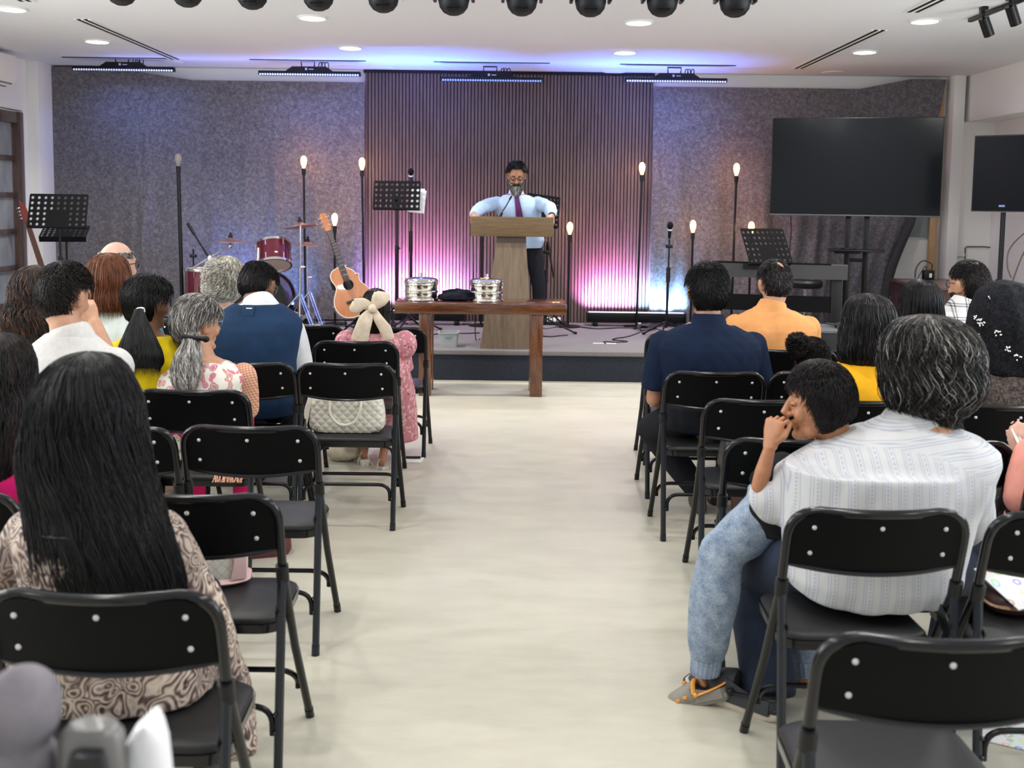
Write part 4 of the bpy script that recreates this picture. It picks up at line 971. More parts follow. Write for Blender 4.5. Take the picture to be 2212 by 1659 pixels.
# ------------------------------------------------------------------ folding chairs
def tube_y(z):
    return -0.17-0.07*(z-0.55)/0.25 if z > 0.55 else 0.16-0.33*z/0.55
HW = 0.2245; RT = 0.0125; ZT = 0.788
def mk_chair():
    t = thing('folding_chair', '', 'chair')
    # backrest loop down to the front feet
    rc = 0.075
    def P(x, z, bulge=0.0): return Vector((x, tube_y(z)-bulge, z))
    zc = 0.55
    top = []
    for i in range(13):
        f = -1+2*i/12; x = f*(HW-rc); top.append(P(x, ZT, 0.028*(1-f*f)))
    pts = [P(-HW, zc), P(-HW, ZT-rc-0.08), P(-HW, ZT-rc)]+arc(P(-HW, ZT-rc), P(-HW, ZT), P(-HW+rc, ZT), 7)[1:-1]+top+arc(P(HW-rc, ZT), P(HW, ZT), P(HW, ZT-rc), 7)[1:-1]+[P(HW, ZT-rc), P(HW, ZT-rc-0.08), P(HW, zc)]
    b = MB(); b.tube(pts, RT, 10); b.build('back_frame', MT['black_gloss'], t, angle=60)
    # backrest panel inside the loop
    b = MB(); nx, nz = 26, 12; V = []; F = []
    z0, z1 = 0.640, ZT-0.004
    for k in range(nz+1):
        for i in range(nx+1):
            f = -1+2*i/nx; g = k/nz; x = f*(HW-0.004)
            zt = z1; ax = abs(x)
            if ax > HW-rc: zt = ZT-rc+math.sqrt(max(0, rc*rc-(ax-(HW-rc))**2))-0.004
            zb = z0-0.018*(1-f*f)
            z = zb+(zt-zb)*g
            V.append((x, tube_y(z)-0.006-0.028*(1-f*f), z))
    for k in range(nz):
        for i in range(nx): q = k*(nx+1)+i; F.append((q, q+1, q+nx+2, q+nx+1))
    n = len(V); V += [(x, y+0.012, z) for x, y, z in V]; F += [tuple(n+i for i in f[::-1]) for f in F]
    rim = list(range(nx+1))+[k*(nx+1)+nx for k in range(1, nz+1)]+[nz*(nx+1)+i for i in range(nx-1, -1, -1)]+[k*(nx+1) for k in range(nz-1, 0, -1)]
    F += [(rim[i], rim[(i+1) % len(rim)], n+rim[(i+1) % len(rim)], n+rim[i]) for i in range(len(rim))]
    b.add(V, F); br = b.build('backrest', MT['panel_black'], t, angle=50)
    b = MB(); pts = [(-1+2*i/16) for i in range(17)]
    b.tube([(f*(HW-0.012), tube_y(z0)-0.001-0.028*(1-f*f), z0-0.018*(1-f*f)) for f in pts], 0.0075, 8); b.build('backrest_edge', MT['black_gloss'], t)
    for x, z in ((-0.165, 0.748), (0, 0.752), (0.165, 0.748), (-0.168, 0.676), (0.168, 0.676)):
        b = MB(); f = x/(HW-0.004); b.ell((x, tube_y(z)-0.0075-0.028*(1-f*f), z), (0.0062, 0.0035, 0.0062), nu=10, nv=6); b.build('rivet', MT['rivet'], br)
    for s in (-1, 1):
        b = MB(); b.tube([P(s*HW, 0.57), P(s*(HW-0.002), 0.30), P(s*(HW+0.004), 0.03)], 0.0122, 10); b.tube([P(s*(HW+0.004), 0.035), P(s*(HW+0.004), 0.0)], 0.0138, 10); b.build('leg', MT['black_metal'], t)
    yr0 = tube_y(0.55)-0.012
    def Q(s, z): f = (0.55-z)/0.55; return Vector((s*(HW-0.001-0.006*f), yr0+(-0.225-yr0)*f, z))
    for s in (-1, 1):
        b = MB(); b.tube([Q(s, 0.56), Q(s, 0.03)], 0.0125, 8); b.tube([Q(s, 0.035), Q(s, 0.0)], 0.014, 10)
        for z in (0.20, 0.15): b.ell(Q(s, z)+Vector((-s*0.008, -0.010, 0)), (0.006, 0.006, 0.006), nu=8, nv=6)
        b.build('leg', MT['leg_metal'], t, angle=25)
        b = MB(); b.tube([P(s*HW, 0.592)+Vector((0, -0.004, 0)), P(s*HW, 0.548)+Vector((0, -0.006, 0))], 0.0175, 12); b.build('collar', MT['black_plastic'], t)
        b = MB(); b.box((s*(HW-0.014), tube_y(0.47)-0.035, 0.47), (0.006, 0.085, 0.05), (0.5, 0, 0), bev=0.003)
        b.build('hinge_bracket', MT['black_metal'], t)
    for fn, zs in ((lambda s, z: Q(s, z), 0.215), (lambda s, z: P(s*HW, z), 0.20)):
        L, R = fn(-1, zs-0.075), fn(1, zs-0.075); L2, R2 = fn(-1, zs), fn(1, zs); d = Vector((0.075, 0, 0)); i_ = Vector((0.016, 0, 0))
        b = MB(); b.tube([L+i_, L+i_+Vector((0, 0, 0.015))]+arc(L+i_+Vector((0, 0, 0.02)), L2+i_, L2+d, 6)+arc(R2-d, R2-i_, R-i_+Vector((0, 0, 0.02)), 6)+[R-i_+Vector((0, 0, 0.015)), R-i_], 0.0085, 8); b.build('stretcher', MT['black_metal'], t, angle=60)
    # seat pan and cushion
    def ring(w0, w1, y0, y1, z, r):
        o = rrect(1, 1, r, 6); out = []
        for x, y in o:
            g = y+0.5; out.append(Vector((x*(w0+(w1-w0)*g), y0+(y1-y0)*g, z)))
        return out
    b = MB(); b.loft([ring(0.37, 0.36, -0.10, 0.185, 0.368, .16), ring(0.405, 0.39, -0.115, 0.20, 0.372, .16), ring(0.41, 0.395, -0.118, 0.203, 0.394, .16), ring(0.41, 0.395, -0.118, 0.203, 0.398, .16), ring(0.36, 0.35, -0.10, 0.19, 0.400, .16)]); b.build('seat_pan', MT['black_gloss'], t)
    b = MB(); b.loft([ring(0.40, 0.385, -0.114, 0.199, 0.399, .16), ring(0.402, 0.387, -0.115, 0.200, 0.408, .17), ring(0.385, 0.37, -0.107, 0.193, 0.416, .2), ring(0.33, 0.32, -0.085, 0.17, 0.421, .25), ring(0.18, 0.17, -0.03, 0.11, 0.424, .3)]); b.build('seat', MT['vinyl'], t, angle=60)
    return t
chair0 = mk_chair(); chair_used = [False]
def place_chair(cx, topy, label, rz=0.0, group='black folding chairs in the rows', X=None, Y=None):
    if X is None:
        q = PZ(cx, topy, 0.80); X = q.x; Y = q.y
    loc = Vector((X, Y+0.24, 0))
    if not chair_used[0]:
        chair_used[0] = True; o = chair0; o.location = loc; o.rotation_euler = (0, 0, rz); o['label'] = label; o['group'] = group
    else: o = dup(chair0, loc, rz, label, group)
    return o
# ------------------------------------------------------------------ people
def fast_mesh(name, V, F4, mats, mi=None, parent=None, smooth=True):
    "quads only, from numpy arrays"
    me = bpy.data.meshes.new(name); nv, nf = len(V), len(F4)
    me.vertices.add(nv); me.vertices.foreach_set('co', V.astype(np.float32).ravel())
    me.loops.add(nf*4); me.loops.foreach_set('vertex_index', F4.astype(np.int32).ravel())
    me.polygons.add(nf); me.polygons.foreach_set('loop_start', np.arange(0, nf*4, 4, dtype=np.int32))
    me.polygons.foreach_set('loop_total', np.full(nf, 4, dtype=np.int32))
    for m in mats: me.materials.append(m)
    if mi is not None: me.polygons.foreach_set('material_index', mi.astype(np.int32))
    me.polygons.foreach_set('use_smooth', [smooth]*nf)
    me.update(calc_edges=True)
    return me
def remesh(mb, voxel, it=4, fac=0.5):
    "one continuous skin around overlapping closed pieces"
    me = mb.mesh('tmp'); bm = bmesh.new(); bm.from_mesh(me); bmesh.ops.recalc_face_normals(bm, faces=bm.faces); bm.to_mesh(me); bm.free()
    o = bpy.data.objects.new('tmp', me); C.objects.link(o)
    r = o.modifiers.new('r', 'REMESH'); r.mode = 'VOXEL'; r.voxel_size = voxel
    if it: s = o.modifiers.new('s', 'SMOOTH'); s.factor = fac; s.iterations = it
    dg = bpy.context.evaluated_depsgraph_get()
    out = bpy.data.meshes.new_from_object(o.evaluated_get(dg))
    bpy.data.objects.remove(o); bpy.data.meshes.remove(me)
    return out
def get_co(me):
    a = np.empty(len(me.vertices)*3, np.float32); me.vertices.foreach_get('co', a); return a.reshape(-1, 3)
def get_no(me):
    a = np.empty(len(me.vertices)*3, np.float32); me.vertices.foreach_get('normal', a); return a.reshape(-1, 3)
def wrinkle(me, amp, scale=14.0, seed=0, aniso=(1, 1, 0.6)):
    r = np.random.RandomState(seed); p = get_co(me)*np.array(aniso); n = get_no(me); d = np.zeros(len(p))
    for i in range(7):
        k = r.normal(size=3)*scale*(0.6+0.25*i); q = r.normal(size=3)*scale*0.4
        d += np.abs(np.sin(p@k+r.uniform(0, 6)+1.6*np.sin(p@q+r.uniform(0, 6))))*(1.0/(1+0.3*i))
    d = (d-d.mean())*amp*0.6
    q = get_co(me)+n*d[:, None]; me.vertices.foreach_set('co', q.astype(np.float32).ravel()); me.update()
def put(me, name, m, parent):
    me.name = name; me.materials.clear()
    for x in (m if isinstance(m, (list, tuple)) else [m]): me.materials.append(x)
    me.polygons.foreach_set('use_smooth', [True]*len(me.polygons))
    o = bpy.data.objects.new(name, me); C.objects.link(o)
    if parent: o.parent = parent
    return o
def ering(c, u, v, a, b, n=20, p=2.3, bb=None):
    "superellipse ring; u right, v front; bb = depth towards the back"
    out = []
    for j in range(n):
        t = 2*PI*j/n; ct, st = math.cos(t), math.sin(t)
        x = math.copysign(abs(ct)**(2/p), ct)*a; y = math.copysign(abs(st)**(2/p), st)*(b if st > 0 or bb is None else bb)
        out.append(Vector(c)+Vector(u)*x+Vector(v)*y)
    return out
def limb(mb, pts, rr, n=14):
    "tapered limb with rounded ends"
    mb.tube(pts, rr, n); mb.ell(pts[0], (rr[0],)*3, nu=12, nv=8); mb.ell(pts[-1], (rr[-1],)*3, nu=12, nv=8)
def lerp_tab(tab, t):
    for (t0, *a), (t1, *b) in zip(tab[:-1], tab[1:]):
        if t <= t1:
            f = (t-t0)/(t1-t0); f = f*f*(3-2*f)*0.5+f*0.5
            return [x+(y-x)*f for x, y in zip(a, b)]
    return list(tab[-1][1:])
MALE = [(0, .175, .135), (.2, .168, .125), (.4, .163, .12), (.6, .178, .125), (.72, .186, .12), (.82, .178, .105), (.89, .140, .085), (.95, .092, .070), (1, .060, .058)]
FEM = [(0, .185, .135), (.2, .168, .12), (.4, .140, .105), (.6, .152, .108), (.72, .158, .102), (.82, .150, .09), (.89, .118, .075), (.95, .078, .062), (1, .052, .052)]

def head_pieces(mb, M, k=1.0, face=False, ear=1.0):
    nu, nv = 36, 26; V = []; F = []
    def P(d):
        x, y, z = d
        X, Y, Z = x*.0745, y*.098, z*.116
        if z < 0:
            f = min(1, -z); X *= 1-.30*f**1.6
            if y < 0: Y *= 1-.45*min(1, max(0, (f-.15)/.75))
            else: Y *= 1-.06*f
        if y > .5: Y = .098*(.5+(y-.5)*.80)
        return Vector((X, Y, Z))
    top = None; rows = []
    for i in range(nv+1):
        t = PI*i/nv; row = []
        for j in range(nu):
            a = 2*PI*j/nu; row.append(M @ (P((math.sin(t)*math.cos(a), math.sin(t)*math.sin(a), math.cos(t)))*k))
        rows.append(row)
    mb.loft(rows[0:1]+rows[1:])
    R = M.to_3x3()
    def E(c, d, rot=None): mb.ell(M @ (Vector(c)*k), [x*k for x in d], R if rot is None else R @ rot, 12, 8)
    mb.tube([M @ (Vector(p)*k) for p in ((0, .078, .022), (0, .094, -.004), (0, .106, -.028), (0, .092, -.044))], [.008*k, .010*k, .0145*k, .010*k], 10)
    for s in (-1, 1):
        E((s*.013, .090, -.034), (.009, .010, .008))
        E((s*.034, .062, -.030), (.026, .022, .026)); E((s*.030, .076, .030), (.026, .010, .008))
        E((s*.031, .071, .006), (.016, .012, .010))
        rot = Matrix.Rotation(s*-.35, 3, 'Z') @ Matrix.Rotation(-.15, 3, 'X')
        E((s*.081*ear, -.010, -.004), (.008, .020, .033), rot); E((s*.087*ear, -.018, .008), (.007, .013, .022), rot); E((s*.078*ear, 0, -.026), (.008, .010, .012), rot)
    E((0, .083, -.062), (.023, .009, .006)); E((0, .081, -.074), (.019, .009, .007)); E((0, .068, -.100), (.028, .022, .018)); E((0, .04, -.085), (.05, .03, .03))

def hand_pieces(mb, w, u, n, s, k=1.0, curl=(0.4, 0.5, 0.4), thumb=0.5, spread=0.08):
    "w wrist, u along the hand, n out of its back, s towards the thumb"
    w, u, n = Vector(w), Vector(u).normalized(), Vector(n); n = (n-u*n.dot(u)).normalized()
    s = (Vector(s)-u*Vector(s).dot(u)-n*Vector(s).dot(n)).normalized()
    rings = [ering(w+u*(d*k), s, n, a*k, b*k, 16, 2.6) for d, a, b in ((-.01, .026, .020), (.02, .030, .019), (.05, .039, .017), (.085, .041, .014), (.095, .038, .010))]
    mb.loft(rings)
    for i in range(4):
        L = (.072, .080, .074, .058)[i]; base = w+u*((.088-.004*abs(i-1.2))*k)+s*((.030-.0205*i)*k); d = (u+s*(spread*(1.5-i))).normalized(); p = base.copy(); pts = [p-u*.012*k, p.copy()]; rr = [.0082*k, .0086*k]
        for q, (fr, c) in enumerate(zip((.46, .31, .23), curl)):
            d = (Matrix.Rotation(c*(1+.06*i), 3, s.cross(u).normalized()*0+s) @ d) if False else (d*math.cos(c)-n*math.sin(c)).normalized() if q == 0 else d
            if q > 0:
                ax = d.cross(n if abs(d.dot(n)) < .95 else u).normalized()
                nn = ax.cross(d).normalized()
                d = (d*math.cos(c)-nn*math.sin(c)).normalized() if True else d
            p = p+d*(L*fr*k); pts.append(p.copy()); rr.append((.0082-.0009*q)*k)
        limb(mb, pts, rr, 8)
    b0 = w+u*(.022*k)+s*(.024*k); d = (u*.75+s*.65-n*.35*thumb).normalized(); pts = [b0, b0+d*.035*k]; d2 = (u*.9+s*(.35-.5*thumb)-n*.6*thumb).normalized()
    pts += [pts[-1]+d2*.030*k, pts[-1]+d2*.055*k]; limb(mb, pts, [.014*k, .011*k, .010*k, .0085*k], 8)

# hair --------------------------------------------------------------
def tubes(P, r, name, mats, mi=None, parent=None, extra=None):
    "P: (strands, points, 3) -> thin three sided tubes with tapered tips, joined with an optional base mesh (V, F4, mi)"
    n, k, _ = P.shape
    T = np.gradient(P, axis=1); T /= np.linalg.norm(T, axis=2, keepdims=True)+1e-9
    ref = np.array([0.31, 0.83, 0.47]); U = np.cross(T, ref); U /= np.linalg.norm(U, axis=2, keepdims=True)+1e-9; Wv = np.cross(T, U)
    tt = np.linspace(0, 1, k); prof = np.clip(np.minimum(tt*8+0.5, (1.02-tt)*4), 0.12, 1.0)
    rr = (r if np.ndim(r) else np.full(n, r))[:, None]*prof[None, :]
    V = []
    for a in (0, 2*PI/3, 4*PI/3): V.append(P+(U*math.cos(a)+Wv*math.sin(a))*rr[:, :, None])
    V = np.stack(V, 2).reshape(-1, 3)
    base = (np.arange(n)[:, None]*k+np.arange(k-1)[None, :])*3
    F = []
    for j in range(3):
        j2 = (j+1) % 3; F.append(np.stack([base+j, base+j2, base+3+j2, base+3+j], -1))
    F = np.stack(F, 2).reshape(-1, 4); fm = None
    if mi is not None: fm = np.repeat(mi, (k-1)*3)
    else: fm = np.zeros(len(F), int)
    if extra is not None:
        Vb, Fb = extra; F = np.concatenate([Fb, F+len(Vb)]); V = np.concatenate([Vb, V]); fm = np.concatenate([np.zeros(len(Fb), int), fm])
    me = fast_mesh(name, V, F, mats, fm); o = bpy.data.objects.new(name, me); C.objects.link(o)
    if parent: o.parent = parent
    return o
def quads_of(me):
    F = []
    for p in me.polygons:
        v = list(p.vertices)
        if len(v) == 4: F.append(v)
        elif len(v) == 3: F.append(v+[v[2]])
    return get_co(me).astype(float), np.array(F)
def hair_mat(name, col, rough=0.38, var=0.5):
    m, nt, b = newmat(name)
    f = noise(nt, coords(nt, (1, 1, 0.25)), 60.0, 2.0); col = tuple(c*.75 for c in col) if max(col) < .05 else col
    nt.links.new(ramp(nt, f, [(0.3, tuple(c*(1-var) for c in col)), (0.7, tuple(min(1, c*(1+var)) for c in col))]), b.inputs['Base Color'])
    b.inputs['Roughness'].default_value = rough; b.inputs['Specular IOR Level'].default_value = 0.24
    b.inputs['Anisotropic'].default_value = 0.5
    return m
def HLINE(x, y, nape=-.64, side=.30, front=.50):
    "hairline height for a unit direction: nape, round the ear, temple, forehead"
    s = np.clip((y+.52)/.22, 0, 1); back = nape+(side-nape)*s*s*(3-2*s)
    f = np.clip((y-.30)/.25, 0, 1); return back+(front-side)*f*f*(3-2*f)*np.clip(1.3-np.abs(x)*.6, 0, 1)
def HLF(**k): return lambda d: np.clip((d[..., 2]-HLINE(d[..., 0], d[..., 1], **k))*8+.5, 0, 1)
HAIR = {'black': hair_mat('black_hair', (0.010, 0.010, 0.012), 0.34), 'soft_black': hair_mat('soft_black_hair', (0.016, 0.014, 0.014), 0.42), 'brown': hair_mat('dark_brown_hair', (0.035, 0.018, 0.013), 0.42),
        'auburn': hair_mat('auburn_hair', (0.13, 0.042, 0.020), 0.38), 'grey': hair_mat('grey_hair', (0.30, 0.28, 0.26), 0.45), 'white': hair_mat('cream_white_hair', (0.62, 0.58, 0.49), 0.5),
        'lightgrey': hair_mat('silver_hair', (0.50, 0.49, 0.46), 0.45), 'mid': hair_mat('iron_grey_hair', (0.085, 0.08, 0.078), 0.42), 'rust': hair_mat('rust_tip_hair', (0.10, 0.04, 0.02), 0.45)}

def hair_long(par, hc, rings, mats, wts, n, r=0.0012, wave=0.0, wfreq=5.0, jit=0.02, seed=1, part=None, vox=0.009, face=0.95, shell=True, t1=(0.82, 1.06), name='hair', ragged=0.03):
    """rings: (dz, dx, dy, a, bf, bb) from crown to tips, relative to the head centre hc (local to par)"""
    r_ = np.random.RandomState(seed)
    T = np.array(rings, float); m = len(T); S = 40
    ts = np.linspace(0, m-1, S); i0 = np.clip(ts.astype(int), 0, m-2); f = ts-i0
    def cr(col):
        p = T[:, col]; a = p[np.clip(i0-1, 0, m-1)]; b = p[i0]; c = p[i0+1]; d = p[np.clip(i0+2, 0, m-1)]
        return 0.5*(2*b+(c-a)*f+(2*a-5*b+4*c-d)*f**2+(3*b-a-3*c+d)*f**3)
    R = np.stack([cr(c) for c in range(6)], 1); R[:, 3:] = np.maximum(R[:, 3:], 0.004)
    hc = np.array(hc)
    def surf(th, s, rad):
        "th, s, rad broadcastable arrays -> points"
        s = np.clip(s, 0, 1)*(S-1); a = np.clip(s.astype(int), 0, S-2); g = (s-a)[..., None]; q = R[a]*(1-g)+R[a+1]*g
        c, sn = np.cos(th), np.sin(th); b = np.where(sn > 0, q[..., 4], q[..., 5])
        x = np.sign(c)*np.abs(c)**0.85*q[..., 3]*rad+q[..., 1]; y = np.sign(sn)*np.abs(sn)**0.9*b*rad+q[..., 2]
        return np.stack([x, y, q[..., 0]], -1)+hc
    base = None
    if shell:
        mb = MB(); th = np.linspace(0, 2*PI, 28, endpoint=False)
        gr = [surf(th, np.full(28, s), np.full(28, 0.95)) for s in np.linspace(0, 0.97, 30)]
        mb.loft([[Vector(p) for p in g] for g in gr]); me = remesh(mb, vox, 3); p = get_co(me); nn = get_no(me); base = quads_of(me); bpy.data.meshes.remove(me)
    th0 = r_.uniform(PI/2+face, PI/2+2*PI-face, n)
    k = 16; s0 = r_.uniform(0.0, 0.35, n)**1.0; s1 = r_.uniform(t1[0], t1[1], n)
    s = s0[:, None]+(s1-s0)[:, None]*np.linspace(0, 1, k)[None, :]
    clump = np.sin(th0*37+seed)*0.5+np.sin(th0*83)*0.5
    th = th0[:, None]+wave*np.sin(wfreq*2*PI*s+r_.uniform(0, 6.28, n)[:, None]*0.35+clump[:, None]*2.5)*np.clip(s*2.2, 0, 1)+r_.normal(0, 0.03, n)[:, None]*s
    rad = 1.0+r_.normal(0, jit, n)[:, None]+0.02*clump[:, None]*np.clip(s*2, 0, 1)+wave*0.5*np.cos(wfreq*2*PI*s+clump[:, None]*3)*np.clip(s*2.2, 0, 1)
    P = surf(th, s, rad)
    over = np.clip(s-1, 0, 1)[..., None]; P = P-over*np.array([0, 0, 1.0])*0.6+r_.normal(0, ragged, (n, 1, 3))*over*4
    mi = r_.choice(len(mats), n, p=np.array(wts)/sum(wts))
    rr = r*r_.uniform(0.6, 1.35, n)
    return tubes(P, rr, name, mats, mi, par, base)
def hair_short(par, M, k, mats, wts, n, L=0.03, thick=0.012, hl=None, seed=2, r=0.0011, curl=0.0, lift=0.25, bald=None, name='hair', crown=(0, -0.35, 0.94), shell_k=1.0, swirl=0.5):
    """cap of short hair. hl(d)->0..1 where hair grows for a unit direction in head space (x right, y front, z up)"""
    r_ = np.random.RandomState(seed)
    def default(d):
        x, y, z = d[..., 0], d[..., 1], d[..., 2]
        line = HLINE(x, y)
        return np.clip((z-line)*8+0.5, 0, 1)
    hl = hl or default
    def rad(d):
        x, y, z = d[:, 0], d[:, 1], d[:, 2]; P = d*np.array([.0745, .098, .116]); f = np.clip(-z, 0, 1)
        P[:, 0] *= np.where(z < 0, 1-.30*f**1.6, 1); P[:, 1] *= np.where((z < 0) & (y < 0), 1-.45*np.clip((f-.15)/.75, 0, 1), 1)
        P[:, 1] = np.where(y > .5, .098*(.5+(y-.5)*.80), P[:, 1])
        return P
    nu, nv = 72, 48
    th = np.linspace(0, PI, nv+1); ph = np.linspace(0, 2*PI, nu, endpoint=False)
    D = np.stack([np.sin(th)[:, None]*np.cos(ph)[None, :], np.sin(th)[:, None]*np.sin(ph)[None, :], np.cos(th)[:, None]*np.ones(nu)[None, :]], -1).reshape(-1, 3)
    m = hl(D);
    if bald is not None: m = m*(1-bald(D))
    bump_ = 0.0
    for i in range(6):
        kk = r_.normal(size=3)*(9+4*i); bump_ = bump_+np.sin(D@kk+r_.uniform(0, 6))/(2.0+i)
    Pb = rad(D.copy()); nrm = Pb/np.linalg.norm(Pb, axis=1, keepdims=True)
    Pb = Pb+nrm*((thick*(0.8+0.22*bump_)*m-0.010*(1-m))[:, None])
    Rm = np.array(M.to_3x3())*k; tr = np.array(M.translation)
    Vb = Pb@Rm.T+tr
    F = []
    idx = np.arange(nv*nu).reshape(nv, nu); j2 = np.roll(np.arange(nu), -1)
    F = np.stack([idx, idx[:, j2], idx[:, j2]+nu, idx+nu], -1).reshape(-1, 4)
    d = r_.normal(size=(n*3, 3)); d /= np.linalg.norm(d, axis=1, keepdims=True)
    w = hl(d); w = w*(1-bald(d)) if bald is not None else w
    d = d[w > 0.5][:n]; n = len(d)
    P0 = rad(d.copy()); N0 = P0/np.linalg.norm(P0, axis=1, keepdims=True); P0 = P0+N0*(thick*0.75)
    cr_ = np.array(crown); cr_ = cr_/np.linalg.norm(cr_)
    away = N0*(N0@cr_)[:, None]-cr_; away += 1e-4; away = away-N0*np.sum(away*N0, 1)[:, None]; away /= np.linalg.norm(away, axis=1, keepdims=True)+1e-6
    side = np.cross(N0, away); tang = away+side*(swirl*np.sin(4*N0[:, 2:3]+2*N0[:, 0:1])+r_.normal(0, 0.25, (n, 1))); tang /= np.linalg.norm(tang, axis=1, keepdims=True)
    kk = 6 if curl == 0 else 12; ll = L*r_.uniform(0.6, 1.25, n)
    t = np.linspace(0, 1, kk); P = np.zeros((n, kk, 3)); ph0 = r_.uniform(0, 6.28, n)
    for i, q in enumerate(t):
        pt = P0+tang*(ll*q)[:, None]; nr = pt/np.linalg.norm(pt, axis=1, keepdims=True)
        sc = np.linalg.norm(P0, axis=1)/np.linalg.norm(pt, axis=1); pt = pt*(sc[:, None])+nr*((lift*ll*q*(1-0.45*q))+thick*0.15)[:, None]
        if curl: pt = pt+(side*np.cos(ph0+q*9)[:, None]+nr*np.sin(ph0+q*9)[:, None])*curl*np.clip(q*2, 0, 1)
        P[:, i] = pt
    P = P@Rm.T+tr
    mi = r_.choice(len(mats), n, p=np.array(wts)/sum(wts))
    return tubes(P, r*r_.uniform(0.7, 1.3, n), name, mats, mi, par, (Vb, F))

SKIN = {}
def skin(col):
    if col not in SKIN:
        m, nt, b = newmat('skin'); f = noise(nt, coords(nt), 30.0, 3.0)
        nt.links.new(ramp(nt, f, [(0.3, tuple(c*.9 for c in col)), (0.7, tuple(min(1, c*1.1) for c in col))]), b.inputs['Base Color'])
        b.inputs['Roughness'].default_value = 0.5; b.inputs['Subsurface Weight'].default_value = 0.12; b.inputs['Subsurface Radius'].default_value = (0.01, 0.004, 0.002)
        b.inputs['Subsurface Scale'].default_value = 1.0
        SKIN[col] = m
    return SKIN[col]
TAN, BROWN, DARK, FAIR = (0.50, 0.26, 0.16), (0.33, 0.155, 0.085), (0.20, 0.09, 0.052), (0.62, 0.37, 0.28)

